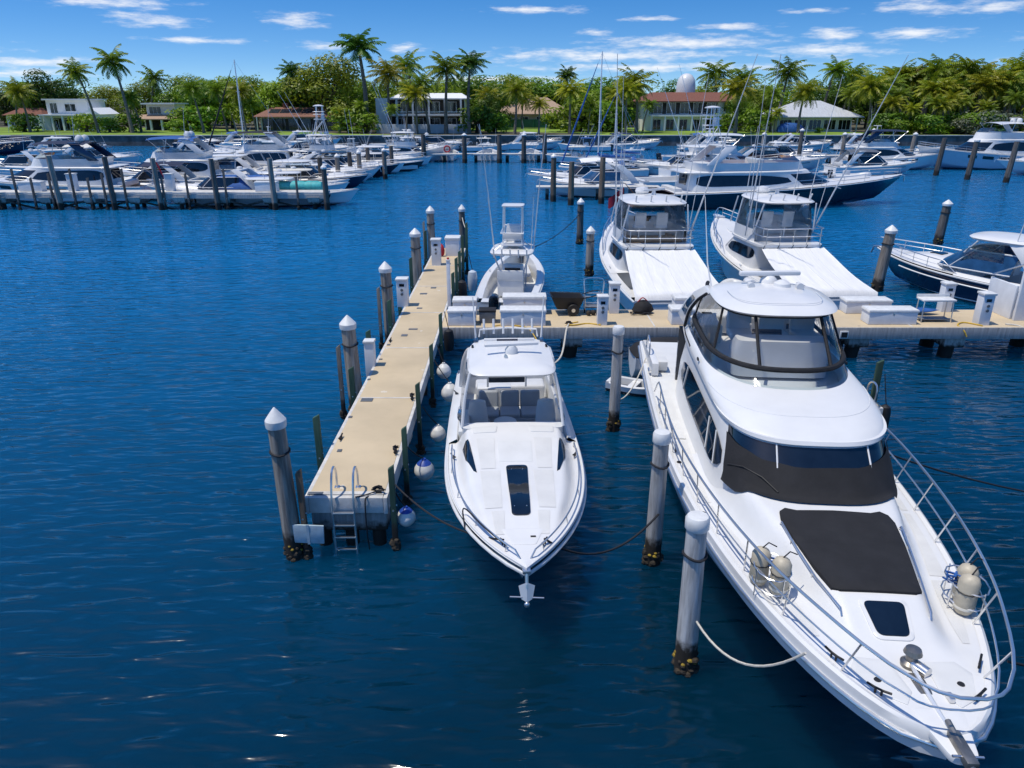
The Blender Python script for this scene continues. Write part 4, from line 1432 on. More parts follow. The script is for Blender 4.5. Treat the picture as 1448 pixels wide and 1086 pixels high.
# ================================================================ big white flybridge yacht on the right
def flybridge_hero():
    t, L = place('flybridge_yacht', 'big white flybridge motor yacht with black foredeck pad, bow toward the viewer', 'boat', (6.0, 21.6), (4.80, 6.08))
    H = Hull(L, 4.36, 1.42, 1.55, 1.92, tw=.93, t0=.4, p=2.2, q=.56, rake=.2, chw=.82, flare=2.0, keel=-.6)
    mk('hull', H.mesh(46), 'hull_ice', t, ang=50)
    # raised white bulwark above the rub line
    S_ = MB()
    for s in (-1, 1):
        rows = []
        for i in range(41):
            tt = 1 - (1 - i / 40) ** 1.4
            b = H.b(tt)
            z = H.s(tt)
            rows.append([(tt * L, s * (b + .012), z - .30), (tt * L, s * (b + .03), z - .12), (tt * L, s * (b + .015), z + .02), (tt * L, s * (b - .03), z + .055), (tt * L, s * max(0, b - .10), z + .03)])
        S_.grid(rows)
    mk('bulwark', S_, 'gelcoat', t)
    rr_ = [Vector(p) for p in H.around(0, 0, -.13, 70)]
    ro_ = []
    for i, p in enumerate(rr_):
        d_ = rr_[min(i + 1, len(rr_) - 1)] - rr_[max(i - 1, 0)]
        ro_.append(p + Vector((-d_.y, d_.x, 0)).normalized() * -.045 * (-1 if False else 1) * (1 if i else 1))
    if ro_[0].y < rr_[0].y:
        ro_ = [p * 2 - q_ for p, q_ in zip(rr_, ro_)]
    mk('rub_rail', MB().tube(ro_, .028, 8), 'steel', t)

    def smooth(a, b, x):
        k = max(0., min(1., (x - a) / (b - a)))
        return k * k * (3 - 2 * k)

    def trunk(u, tt):
        x = tt * L
        v = abs(u) * H.b(tt)
        half = lerp(1.62, .80, smooth(9.8, 14.2, x))
        e = smooth(half, half - .36, v)
        f = smooth(14.35, 13.2, x)
        base = .02 + .03 * (1 - u * u)
        return base + lerp(.62, .34, smooth(10, 13.6, x)) * e * f * (1 - .03 * v * v)
    mk('foredeck', H.deck(.52, .9995, trunk, 56, 48), 'gelcoat', t, ang=60)
    mk('side_deck', H.deck(.0, .525, lambda u, tt: .02, 16, 6), 'gelcoat_matt', t)
    dz = lambda x, y: H.s(x / L) + trunk(y / max(.05, H.b(x / L)), x / L)

    for s in (-1, 1):
        for xa, xb in ((4.2, 7.3), (7.42, 10.2), (10.32, 12.3), (12.42, 13.9)):
            rows = []
            for i in range(13):
                x = lerp(xa, xb, i / 12)
                yi, yo = lerp(1.64, .86, smooth(9.8, 14.2, x)) + .03, H.b(x / L) - .22
                if yo - yi > .04:
                    rows.append([(x, s * lerp(yi, yo, j / 4), dz(x, s * lerp(yi, yo, j / 4)) + .006) for j in range(5)])
            if len(rows) > 2:
                mk('nonskid_panel', MB().grid(rows), 'nonskid', t)
    # black sun pad with rails, hatch
    pad = []
    for x, w in ((11.42, .58), (11.36, .74), (11.45, .84), (11.65, .87), (12.2, .80), (12.8, .70), (13.28, .60)):
        pad.append((x, w))
    poly = [(11.40, 0)] + pad + [(13.34, .5), (13.34, 0)]
    poly = poly + [(x, -y) for x, y in reversed(poly[1:-1])]
    mk('sun_pad', skin(poly, dz, .045), 'black_mesh', t)
    for s in (-1, 1):
        g = mk('grab_rail', MB().tube([(x, s * w, dz(x, s * w) + h) for x, w, h in ((11.75, .90, .0), (11.8, .90, .07), (12.4, .82, .07), (13.0, .72, .07), (13.62, .58, .07), (13.68, .57, 0))], .016, 8), 'steel', t)
        for x, w in ((12.2, .85), (12.9, .735)):
            mk('rail_foot', MB().cyl((x, s * w, dz(x, s * w) - .01), (x, s * w, dz(x, s * w) + .07), .014, n=6), 'steel', g)
    hp = rrect(13.50, 13.98, .27, .20, .09)
    hf = mk('deck_hatch', skin(rrect(13.45, 14.03, .32, .25, .11), dz, .02), 'gelcoat', t)
    mk('hatch_glass', skin(hp, dz, .032), 'dark_glass', hf)

    # windlass, chain chute, anchor, lockers, cleats
    wz = dz(14.5, 0)
    wl = mk('windlass', MB().lathe((14.42, .02, wz), [(.11, -.02), (.12, .05), (.07, .09), (.07, .15), (.11, .19), (.09, .25), (.01, .27)], 16), 'worn_steel', t)
    mk('windlass_motor', MB().cyl((14.42, .02, wz + .06), (14.62, .14, wz + .06), .07, n=12), 'steel', wl)
    mk('chain_chute', MB().box((15.05, 0, wz + .0), (.95, .16, .05)), 'worn_steel', t, bev=.015)
    mk('chain', MB().tube([(14.5, 0, wz + .06), (15.0, 0, wz + .05), (15.6, 0, wz + .05)], .025, 6), 'aluminium', t)
    pp = mk('bow_pulpit', MB().prism(rrect(15.15, 15.86, .30, .14, .1), 1.86, 1.95), 'gelcoat', t, bev=.02)
    mk('roller', MB().box((15.75, 0, 1.97), (.45, .13, .10)), 'worn_steel', pp, bev=.02)
    an = mk('anchor', MB().tube([(15.4, 0, 2.01), (15.95, 0, 1.97), (16.12, 0, 1.72)], .035, 8), 'worn_steel', t)
    mk('fluke', MB().add([(16.0, 0, 1.9), (15.9, .2, 1.6), (16.12, 0, 1.42), (15.9, -.2, 1.6), (15.8, 0, 1.66)], [(0, 1, 2), (0, 2, 3), (4, 1, 2), (4, 2, 3), (0, 1, 4), (0, 4, 3)]), 'aluminium', an)
    mk('anchor_pin', MB().cyl((15.86, -.16, 1.99), (15.86, .16, 1.99), .015, n=6), 'steel', an)
    for s in (-1, 1):
        pl = [(14.35, s * .22), (14.9, s * .16), (15.12, s * .30), (14.95, s * .55), (14.5, s * .72), (14.3, s * .6)]
        mk('locker_lid', skin(pl, dz, .012), 'gelcoat_matt', t)
        mk('locker_latch', MB().lathe((14.72, s * .48, dz(14.7, s * .48) + .012), [(.001, 0), (.045, 0), (.04, .012), (.001, .012)], 12), 'rubber', t)
        for x, rz in ((14.35, -.55), (14.95, -.9), (8.0, 0), (1.0, 0)):
            mk('cleat', cleat_mb(x, s * (H.b(x / L) - .16), H.s(x / L) + .05, .28, s * rz), 'rubber', t)
    mk('bow_light', MB().box((15.0, .22, dz(15, .22) + .04), (.12, .06, .06)), 'steel', t, bev=.01)

    # bow rail: top rail leaning out, mid rail, stanchions
    def rail_pt(tt, s, h, out):
        return (min(tt * L, L - .05) + (.22 * smooth(.9, 1., tt)) * (h / .7), s * (max(.0, H.b(tt) - .09) + out), H.s(tt) + .05 + h)
    top, mid = [], []
    for s in (-1, 1):
        a, m = [], []
        for i in range(40):
            tt = lerp(.30, .985, i / 39)
            h = .66 * smooth(.28, .36, tt)
            a.append(rail_pt(tt, s, h, .10 * smooth(.3, .6, tt)))
            m.append(rail_pt(tt, s, h * .5, .05))
        top.append(a)
        mid.append(m)
    nose = lambda a, b: [vl(a, b, .5)]

    def hoop(a, b, fx):
        c = (a[0] + fx, 0, a[2])
        return [vl(a, c, .55)[:1] + (a[1] * .72, a[2]), (c[0] - .01, a[1] * .3, a[2]), (c[0] - .01, b[1] * .3, b[2]), vl(b, c, .55)[:1] + (b[1] * .72, b[2])]
    r_ = mk('bow_rail', MB().tube(top[0] + hoop(top[0][-1], top[1][-1], .18) + list(reversed(top[1])), .02, 8), 'steel', t)
    mk('mid_rail', MB().tube(mid[0][4:] + hoop(mid[0][-1], mid[1][-1], .10) + list(reversed(mid[1][4:])), .013, 8), 'steel', r_)
    for s in (0, 1):
        for k in (5, 9, 13, 17, 21, 25, 29, 33, 37):
            p = top[s][k]
            tt = p[0] / L
            q = rail_pt(lerp(.30, .985, max(0, k - .9) / 39), -1 if s == 0 else 1, -.04, -.02)
            mk('stanchion', MB().cyl(p, q, .014, n=6), 'steel', r_)
    # salon: windshield with mesh cover, arched side windows
    A = ring(outl(3.2, 11.15, 1.58, 2.9, 6, 72, xm=8.8), 1.50)
    B_ = ring(outl(3.3, 11.08, 1.54, 2.9, 6, 72, xm=8.8), 2.28)
    C_ = ring(outl(3.5, 10.42, 1.42, 3.0, 6, 72, xm=8.4), 2.98)
    D_ = ring(outl(3.4, 10.50, 1.47, 3.0, 6, 72, xm=8.4), 3.00)
    E_ = ring(outl(3.4, 10.46, 1.49, 3.0, 6, 72, xm=8.4), 3.06)
    mk('salon', MB().rings([A, B_, C_, D_, E_]), 'gelcoat', t, ang=45)
    mk('windshield', band(B_, C_, .05, .95, -13, 13, .010), 'dark_glass', t)
    for j in (-4, 5):
        mk('windshield_mullion', ring_tube(B_, C_, .5, .01).__class__().tube([between(B_, C_, f, .016)[j % 72] for f in (.52, .75, 1)], .016, 6), 'gelcoat', t)
    # sagging black mesh cover over the lower windshield
    cov = MB()
    rows = []
    for j in range(-13, 14):
        w = abs(j) / 13
        up = lerp(.60, .80, w * w) + .012 * math.sin(j * 1.3)
        row = []
        for i in range(9):
            f = i / 8
            p = between(B_, C_, lerp(up, .0, min(1, f / .45)), .028 + .012 * math.sin(j * .8 + f * 6) ** 2)[j % 72] if f <= .45 else None
            if p is None:
                g = (f - .45) / .55
                q = between(B_, C_, 0, .03)[j % 72]
                k = 1 + (.045 * g) * (1.35 - w * .3)
                x, y = 8.6 + (q[0] - 8.6) * (1 + .045 * g), q[1] * (1 + .03 * g)
                low = max(dz(x, y) + .035, q[2] - .16)
                p = (x, y, max(dz(x, y) + .035, lerp(q[2], low, g) - .015 * math.sin(math.pi * g)))
            row.append(p)
        rows.append(row)
    cov.grid(rows)
    mk('windshield_cover', cov, 'black_mesh', t, ang=80)
    mk('wiper_arm', MB().tube([between(B_, C_, f, .05)[j % 72] for f, j in ((.1, -4), (.3, -6), (.35, -9), (.2, -12))], .014, 6), 'rubber', t)
    for s in (-1, 1):
        j0, j1 = (14, 22)
        js = (j0, j1) if s > 0 else (72 - j1, 72 - j0)
        w_ = mk('side_window', band(B_, C_, -.25, .62, js[0], js[1], .012, taper=lambda k: max(.05, math.sin(math.pi * (.06 + .9 * k)) ** .55)), 'dark_glass', t)
        for f in (.3, .55, .78):
            jj = int(lerp(js[0], js[1], f)) % 72
            mk('window_bar', MB().tube([between(B_, C_, g, .02)[jj] for g in (-.2, .2, .56)], .012, 6), 'gelcoat_grey', w_)
    # flybridge coaming, a long smooth brow
    G0 = ring(outl(3.0, 10.44, 1.50, 3.0, 5, 72, xm=8.0), 3.05)
    G1 = ring(outl(3.0, 10.30, 1.52, 2.9, 5, 72, xm=7.8), 3.14)
    G2 = ring(outl(3.2, 9.6, 1.50, 2.7, 5, 72, xm=7.4), 3.22)
    G3 = ring(outl(3.4, 8.8, 1.42, 2.5, 5, 72, xm=6.6), 3.34)
    G4 = ring(outl(3.5, 8.68, 1.36, 2.5, 5, 72, xm=6.6), 3.35)
    G5 = ring(outl(3.6, 8.56, 1.30, 2.5, 5, 72, xm=6.6), 3.12)
    mk('flybridge', MB().rings([G0, G1, G2, G3, G4, G5], cap=False), 'gelcoat', t, ang=50)
    mk('flybridge_sole', MB().fan([(x, y, 3.13) for x, y, z in G5]), 'gelcoat_matt', t)
    mk('brow_seam', ring_tube(G1, G2, .8, .007, .003, -16, 16), 'gelcoat_grey', t)
    for s in (-1, 1):
        v = mk('side_vent', MB().tube([between(G1, G3, f, .012)[(s * j) % 72] for f, j in ((.30, 19), (.36, 21), (.44, 24))], .02, 6), 'rubber', t)
        mk('side_light', MB().box((7.0, s * 1.525, 3.30), (.12, .03, .06)), 'rubber', t, bev=.01)
    # lower tinted windscreen + clear enclosure with black trim
    W0, W1 = G3, ring(outl(4.2, 8.46, 1.35, 2.55, 5, 72, xm=6.5), 3.58)
    mk('wind_deflector', band(W0, W1, .02, 1, -22, 22, .0), 'smoke_vinyl', t)
    K0, K1 = W1, ring(outl(4.3, 7.5, 1.10, 3.2, 5, 72, xm=6.1), 4.44)
    en = mk('enclosure', band(K0, K1, 0, 1, -25, 25, .0), 'clear_vinyl', t)
    mk('enclosure_base', MB().tube([between(K0, K1, .03, .012)[j % 72] for j in range(-25, 26)], .055, 8), 'black_canvas', en)
    mk('enclosure_head', MB().tube([between(K0, K1, .97, .006)[j % 72] for j in range(-25, 26)], .045, 8), 'black_canvas', en)
    for j in (-25, -14, -4, 6, 14, 25):
        mk('enclosure_zip', MB().tube([between(K0, K1, f, .012)[j % 72] for f in (0, .35, .7, 1)], .034 if abs(j) in (4, 6) else .026, 6), 'black_canvas', en)
    # aft arch legs and hardtop
    for s in (-1, 1):
        mk('arch_leg', MB().rings([[(x + dx, s * (y + dy), z) for dx, dy in ((-w, -.05), (-w, .05), (w, .05), (w, -.05))]
                                   for x, y, z, w in ((3.9, 1.42, 3.3, .55), (4.4, 1.38, 3.8, .36), (5.0, 1.30, 4.2, .30), (5.6, 1.14, 4.48, .36))]), 'gelcoat', t, bev=.03)
        mk('arch_window', MB().grid([[(x + dx, s * (y + .06), z) for dx in (-w, w)] for x, y, z, w in ((4.15, 1.40, 3.55, .28), (4.55, 1.37, 3.9, .2), (4.95, 1.32, 4.15, .16))]), 'dark_glass', t)
        mk('arch_trim', MB().tube(bez([(4.6, s * 1.47, 3.32), (4.85, s * 1.44, 3.75), (5.35, s * 1.36, 4.15), (5.8, s * 1.25, 4.42)], 5), .035, 8), 'black_canvas', t)
    T0 = ring(outl(5.05, 7.60, 1.15, 3.0, 3.0, 72, xm=6.3), 4.42)
    T1 = ring(outl(4.95, 7.72, 1.22, 3.0, 3.0, 72, xm=6.3), 4.48)
    T2 = ring(outl(5.05, 7.62, 1.17, 3.0, 3.0, 72, xm=6.3), 4.54)
    ht = mk('hardtop', MB().rings([T0, T1] + dome(T2, .16, 5)), 'gelcoat', t)
    mk('hardtop_seam', MB().tube([between(T2, T2, 0, -.25)[j % 72][:2] + (4.63,) for j in range(-18, 19)], .006), 'gelcoat_grey', ht)
    zt = 4.67
    rd = mk('radar_scanner', MB().box((5.65, .10, zt + .20), (.14, 1.35, .10), rz=.12), 'gelcoat', t, bev=.04)
    mk('scanner_base', MB().lathe((5.65, .10, zt - .05), [(.2, 0), (.19, .1), (.1, .2), (.01, .22)], 16), 'gelcoat', rd)
    mk('radome', MB().lathe((6.05, .28, zt - .06), [(.16, 0), (.19, .06), (.17, .14), (.08, .2), (.01, .21)], 16), 'gelcoat', t)
    for y, r in ((-.4, .07), (.62, .08)):
        hl = mk('searchlight', MB().lathe((6.12, y, zt - .04), [(.05, -.04), (.05, .02), (.001, .03)], 10), 'rubber', t)
        mk('lamp_head', MB().cyl((6.05, y, zt + .04), (6.24, y, zt + .04), r * .8, r, 12), 'gelcoat_grey', hl)
    mk('antenna', MB().tube([(5.5, -1.1, 4.5), (5.3, -1.2, 5.0), (4.8, -1.3, 6.4)], [.022, .016, .007], 6), 'gelcoat', t)
    # under the hardtop: console, wheel, seats, wet bar, lounge
    mk('helm_console', MB().rings([ring(outl(7.0, 7.75, .95, 5, 5), 3.2), ring(outl(7.0, 7.75, .95, 5, 5), 3.7), ring(outl(7.25, 7.75, .9, 5, 5), 3.95)]), 'gelcoat_grey', t)
    mk('helm_screen', MB().box((7.12, -.2, 3.9), (.06, .6, .24), M_=Matrix.Rotation(-.5, 3, 'Y')), 'dark_glass', t, bev=.02)
    wheel_helm(t, 6.95, -.25, 3.72, .2)
    for y in (-.55, .15, .8):
        ch = mk('helm_seat', MB().box((6.35, y, 3.68), (.5, .52, .16)), 'light_vinyl', t, bev=.06, seg=3)
        mk('seat_back', MB().box((6.08, y, 4.02), (.14, .52, .66), M_=Matrix.Rotation(-.1, 3, 'Y')), 'light_vinyl', ch, bev=.06, seg=3)
        mk('seat_post', MB().cyl((6.3, y, 3.17), (6.3, y, 3.62), .07), 'steel', ch)
    mk('wet_bar', MB().box((5.2, .85, 3.55), (.8, .6, .8)), 'gelcoat', t, bev=.05)
    for y in (.72, 1.0):
        mk('bar_vent', MB().box((5.62, y, 3.66), (.03, .2, .12)), 'slate_paint', t, bev=.01)
    mk('lounge', MB().box((4.4, -.2, 3.42), (.7, 1.9, .45)).box((5.0, -1.02, 3.42), (1.2, .5, .45)), 'light_vinyl', t, bev=.07, seg=3)
    mk('lounge_back', MB().box((4.1, -.2, 3.8), (.2, 1.9, .5)), 'light_vinyl', t, bev=.07, seg=3)
    # stern
    mk('swim_platform', MB().prism(rrect(-1.1, .05, 1.8, 2.0, .35), .30, .42), 'gelcoat', t, bev=.02)
    mk('aft_bulkhead', MB().box((3.35, 0, 2.2), (.08, 2.8, 1.5)), 'dark_glass', t)
    for s in (-1, 1):
        mk('stern_coaming', MB().rings([[(x, s * (1.98 + dy), z) for x, z in ((.1, 1.42), (3.2, 1.5), (3.2, 1.85), (2.0, 1.8), (.4, 1.62))] for dy in (-.16, .02)]), 'gelcoat', t, bev=.03)
        mk('stern_steps', MB().box((2.6, s * 1.72, 1.65), (.5, .35, .25)), 'gelcoat_matt', t, bev=.02)
        mk('stern_rail', MB().tube(bez([(2.4, s * 2.0, 1.78), (2.3, s * 2.0, 2.15), (1.8, s * 2.0, 2.2), (1.5, s * 2.0, 1.76)], 5), .02, 8), 'steel', t)
        for x in (2.0, 4.6):
            mk('fairlead', MB().box((x + 1., s * 2.06, 1.60), (.25, .05, .06)), 'steel', t, bev=.015)
    for x, y in ((8.5, -1.98), (10.6, -1.85), (8.5, 1.98)):
        mk('deck_fill', MB().lathe((x, y, H.s(x / L) + .03), [(.001, 0), (.05, 0), (.045, .012), (.001, .012)], 12), 'rubber', t)
    return t, H, dz


FY, FYH, fdz = flybridge_hero()
_fm = Matrix.Translation(FY.location) @ Matrix.Rotation(FY.rotation_euler.z, 4, 'Z')
_em = Matrix.Translation(EX.location) @ Matrix.Rotation(EX.rotation_euler.z, 4, 'Z')


def yacht_fender(lx, ly, label, n):
    p = _fm @ Vector((lx, ly, fdz(lx, ly) + .02))
    t = thing('tube_fender', label, 'fender', p, FY.rotation_euler.z + n * .3)
    mk('fender_body', MB().lathe((0, 0, 0), [(.03, .0), (.10, .02), (.135, .09), (.135, .50), (.10, .57), (.05, .60), (.01, .61)], 16), 'ivory', t)
    mk('fender_collar', MB().lathe((0, 0, 0), [(.136, .10), (.139, .12), (.136, .14)], 16), 'cream', t)
    mk('strap', MB().tube([(.14 * math.cos(k * .6283), .14 * math.sin(k * .6283), .36) for k in range(10)], .01, 5, closed=True), 'rubber', t)
    mk('lanyard', MB().tube([(0, 0, .6), (.06, .05, .72), (.10, .16, .66)], .01, 5), 'rope_black', t)
    return t


yacht_fender(12.72, -1.42, 'inner ivory tube fender of the left pair on the yacht foredeck', 1)
yacht_fender(12.98, -1.20, 'front ivory tube fender of the left pair, with blue line', 2)
yacht_fender(12.95, 1.33, 'rear ivory tube fender of the right pair on the yacht foredeck', 3)
yacht_fender(13.22, 1.22, 'front ivory tube fender of the right pair on the yacht foredeck', 4)
for lx, ly, lb in ((12.8, -1.26, 'blue line bundled on the left pair of ivory fenders'), (12.98, 1.12, 'blue line bundled beside the right pair of ivory fenders')):
    p = _fm @ Vector((lx, ly, fdz(lx, ly)))
    rope([(p.x + .09 * math.sin(k * 1.1), p.y + .07 * math.cos(k * 1.7), p.z + .30 + .022 * k * (1 - .03 * k)) for k in range(22)], .013, 'blue_canvas', lb)
for s, nm in ((-1, 'left'), (1, 'right')):
    rk = thing('fender_rack', 'steel wire rack holding the %s pair of ivory fenders' % nm, 'rack', _fm @ Vector((12.9 + .12 * (s > 0), s * 1.3, fdz(12.9, s * 1.3))), FY.rotation_euler.z)
    for zz in (.18, .42):
        mk('hoop', MB().tube([(.36 * math.cos(a * .5236), .25 * math.sin(a * .5236), zz) for a in range(12)], .011, 5, closed=True), 'steel', rk)
    for a in range(4):
        mk('upright', MB().cyl((.36 * math.cos(a * 1.57 + .3), .25 * math.sin(a * 1.57 + .3), 0), (.36 * math.cos(a * 1.57 + .3), .25 * math.sin(a * 1.57 + .3), .45), .010, n=5), 'steel', rk)

# lines
q = lambda m, x, y, z: tuple(m @ Vector((x, y, z)))
rope(sag(q(_em, 9.55, .34, 1.62), (2.74, 11.95, 1.2), .55, 14), .02, 'rope_black', 'black mooring line from the express cruiser bow to the white piling')
rope(sag(q(_em, 9.55, -.34, 1.62), (-2.43, 13.2, 1.2), .3, 14), .018, 'rope_black', 'black mooring line from the express cruiser bow to the finger dock')
rope(bez([q(_em, 9.6, -.36, 1.6), q(_em, 9.15, -.66, 1.62), q(_em, 8.4, -1.02, 1.55), q(_em, 8.7, -1.0, 1.3)]), .014, 'rope_black', 'black line lying along the express cruiser side deck')
rope(sag((2.74, 9.27, 1.1), q(_fm, 14.35, -1.22, 1.95), .55, 14), .018, 'rope_white', 'pale mooring line from the nearest piling to the yacht bow cleat')
rope(sag(q(_fm, 14.35, 1.2, 1.98), (16.5, 9.0, .6), .7, 14), .02, 'rope_black', 'dark mooring line leading right from the yacht bow')
rope(sag(q(_fm, 7.8, 2.1, 1.7), (17.5, 14.0, .2), .6, 14), .02, 'rope_black', 'dark mooring line leading right from the yacht side')
rope(sag((2.8, 18.3, .9), q(_fm, 2.0, -2.05, 1.6), .35, 12), .018, 'rope_white', 'pale stern line drooping to the slim lone piling')
rope(sag((4.25, 46.4, 1.9), (-.0, 37.5, 1.2), .5, 12), .025, 'rope_black', 'dark line from the far piling to the open boat bow')
rope(sag((-2.75, 41, 2.5), (-2.2, 37.6, 2.4), .3, 8), .02, 'rope_white', 'pale line between the dark piling and the last green post')

# small tender under cover, behind the yacht on its stern
dg = thing('covered_tender', 'grey covered dinghy lying at the stern of the big yacht', 'dinghy', (3.9, 22.6, .35), .05)
Hd = Hull(2.6, 1.3, .45, .45, .6, tw=.9)
mk('hull', Hd.mesh(16), 'gelcoat_grey', dg)
mk('cover', MB().rings([ring(outl(-.05, 2.6, .68, 2.2, 5, 32), .46), ring(outl(.1, 2.4, .58, 2.2, 4, 32), .66), ring(outl(.5, 1.9, .35, 2.2, 3, 32), .86), ring(outl(.8, 1.5, .1, 2, 2, 32), .93)]), 'black_mesh', dg, ang=70)
ski = thing('small_skiff', 'tiny white skiff floating between the lone piling and the covered dinghy', 'dinghy', (3.05, 21.5, 0), -.5)
Hs = Hull(1.9, .85, .32, .3, .42, tw=.85, keel=-.2)
mk('hull', Hs.mesh(16), 'hull_white', ski)
cp, li, so = Hs.cockpit(.06, .86, .10, .1)
mk('gunwale', cp, 'gelcoat', ski)
mk('liner', li, 'gelcoat_grey', ski)
mk('sole', so, 'slate_paint', ski)
mk('thwart', MB().box((.8, 0, .26), (.25, .66, .04)), 'gelcoat', ski, bev=.01)
# ================================================================ other boats
def base_boat(name, label, stern, bow, B, s0, sm, s1, hull='hull_white', group=None, cat='boat', **k):
    t, L = place(name, label, cat, stern, bow, group)
    k.setdefault('rake', .15)
    H = Hull(L, B, s0, sm, s1, **k)
    mk('hull', H.mesh(18), hull, t, ang=50)
    mk('rub_rail', MB().tube(H.around(0, -.01, -.06, 14), .04, 6), 'gelcoat_grey' if 'white' in hull else 'gelcoat', t)
    return t, H, L


def bow_rail(t, H, t0, t1=.97, h=.5, n=12, mid=True):
    b = MB()
    for s in (-1, 1):
        up = [(min(H.L - .02, lerp(t0, t1, i / n) * H.L), s * max(.0, H.b(lerp(t0, t1, i / n)) - .1), H.s(lerp(t0, t1, i / n)) + h * min(1, i / 2)) for i in range(n + 1)]
        b.tube(up + [(H.L * .995, 0, up[-1][2])], .022, 5)
        if mid:
            b.tube([(x, y, z - h * .45) for x, y, z in up[2:]], .014, 4)
        for i in range(2, n + 1, 2):
            b.cyl(up[i], (up[i][0], up[i][1], up[i][2] - h), .016, n=5)
    mk('bow_rail', b, 'steel', t)


def whip(t, x, y, z, h, dx=-.3, dy=0., r=.025, mat='gelcoat', name='antenna'):
    mk(name, MB().tube([(x, y, z), (x + dx * .4, y + dy * .4, z + h * .45), (x + dx, y + dy, z + h)], [r, r * .7, r * .4], 5), mat, t)


def center_console(label, stern, bow, B=2.9, hull='hull_white', top='gelcoat', n_eng=2, tower=False, group=None, ttop_len=2.2, cover=None, eng='cowl_black', name='center_console_boat', seats=True):
    t, H, L = base_boat(name, label, stern, bow, B, .85, .9, 1.35, hull, group, p=2.4, rake=.12)
    caps, li, so = H.cockpit(.06, .93, .32, .28, 14, .0)
    mk('gunwale', caps, 'gelcoat', t)
    mk('cockpit_liner', li, 'gelcoat', t)
    mk('cockpit_sole', so, 'gelcoat_matt', t)
    mk('bow_cap', H.deck(.9, .999, lambda u, tt: .03, 6, 6), 'gelcoat', t)
    xc = L * .46
    mk('console', MB().rings([ring(outl(xc - .5, xc + .65, .5, 3, 6, 24), .3), ring(outl(xc - .45, xc + .55, .48, 3, 6, 24), 1.25), ring(outl(xc - .35, xc + .2, .45, 3, 6, 24), 1.5)]), 'gelcoat', t)
    mk('console_screen', MB().box((xc - .43, 0, 1.3), (.05, .7, .25), M_=Matrix.Rotation(-.3, 3, 'Y')), 'dark_glass', t)
    mk('windscreen', MB().grid([[(xc + .45, -.45 + .9 * j / 4, 1.25), (xc + .15, -.42 + .84 * j / 4, 2.0)][0:2] for j in range(5)]), 'smoke_vinyl', t)
    lp = mk('leaning_post', MB().box((xc - 1.15, 0, .75), (.6, 1.15, .8)), 'light_vinyl', t, bev=.08, seg=2)
    mk('backrest', MB().box((xc - 1.42, 0, 1.3), (.14, 1.15, .45)), 'light_vinyl', lp, bev=.05)
    if seats:
        mk('bow_cushion', MB().prism(rrect(xc + 1.6, L * .86, .7, .35, .15), .55, .75), 'light_vinyl', t, bev=.03)
        mk('cooler_seat', MB().box((xc + 1.0, 0, .62), (.55, .8, .62)), 'light_vinyl', t, bev=.05)
    z = 2.2
    x0, x1 = xc - ttop_len * .62, xc + ttop_len * .5
    r0 = ring(outl(x0, x1, B * .34, 3.5, 5, 28), z - .04)
    r1 = ring(outl(x0 - .05, x1 + .05, B * .35, 3.5, 5, 28), z + .03)
    tt_ = mk('hardtop', MB().rings([r0, r1] + dome(ring(outl(x0, x1, B * .34, 3.5, 5, 28), z + .06), .06, 2)), top, t)
    for s in (-1, 1):
        for xa, xb in ((xc - .75, xc - 1.1), (xc + .55, xc + .6)):
            mk('top_leg', MB().tube([(xa, s * .52, .35), (xa, s * .55, 1.4), (xb, s * B * .28, z - .03)], .035, 6), 'aluminium', t)
    rk = MB().cyl((x0 - .05, -B * .28, z + .04), (x0 - .05, B * .28, z + .04), .03, n=6)
    for k in range(5):
        y = B * (-.26 + .13 * k)
        rk.cyl((x0 - .04, y, z - .1), (x0 - .16, y, z + .28), .035, n=6)
    mk('rod_rack', rk, 'gelcoat', t)
    mk('radome', MB().lathe((xc + .1, 0, z + .1), [(.22, 0), (.26, .08), (.22, .2), (.01, .24)], 12), 'gelcoat', tt_)
    for s in (-1, 1):
        whip(t, xc - .3, s * B * .3, z, 2.4, -1.0, s * .15, .022)
    if tower:
        zt = 3.2
        for s in (-1, 1):
            for xa in (-.75, .55):
                mk('tower_leg', MB().tube([(xc + xa, s * B * .30, z), (xc + xa * .55 - .1, s * .42, zt - .7), (xc + xa * .45 - .1, s * .40, zt + .9)], .03, 6), 'aluminium', t)
        mk('tower_platform', MB().prism(rrect(xc - .7, xc + .5, .5, .5, .15), zt - .75, zt - .68), 'gelcoat', t)
        mk('tower_console', MB().box((xc + .22, 0, zt - .3), (.35, .75, .75), taper=.85), 'gelcoat', t, bev=.06)
        mk('tower_top', MB().prism(rrect(xc - .55, xc + .35, .48, .48, .15), zt + .9, zt + .97), 'gelcoat', t, bev=.02)
        mk('tower_bolster', MB().box((xc - .5, 0, zt - .35), (.15, .85, .25)), 'light_vinyl', t, bev=.05)
        mk('tower_rail', MB().tube([(xc - .7, -.5, zt - .2), (xc - .7, .5, zt - .2), (xc + .4, .45, zt + .0), (xc + .4, -.45, zt + .0)], .025, 6, closed=True), 'aluminium', t)
        for s in (-1, 1):
            whip(t, xc + .1, s * B * .33, z + .1, 5.2, -.5, s * .5, .03, name='outrigger')
    for k in range(n_eng):
        outboard(t, -.12, (k - (n_eng - 1) / 2) * .68, .62, eng)
    for s in (-1, 1):
        for x in (.3, L * .55, L * .88):
            mk('cleat', cleat_mb(x, s * (H.b(x / L) - .15), H.s(x / L) + .02, .22), 'steel', t)
    return t, H, L


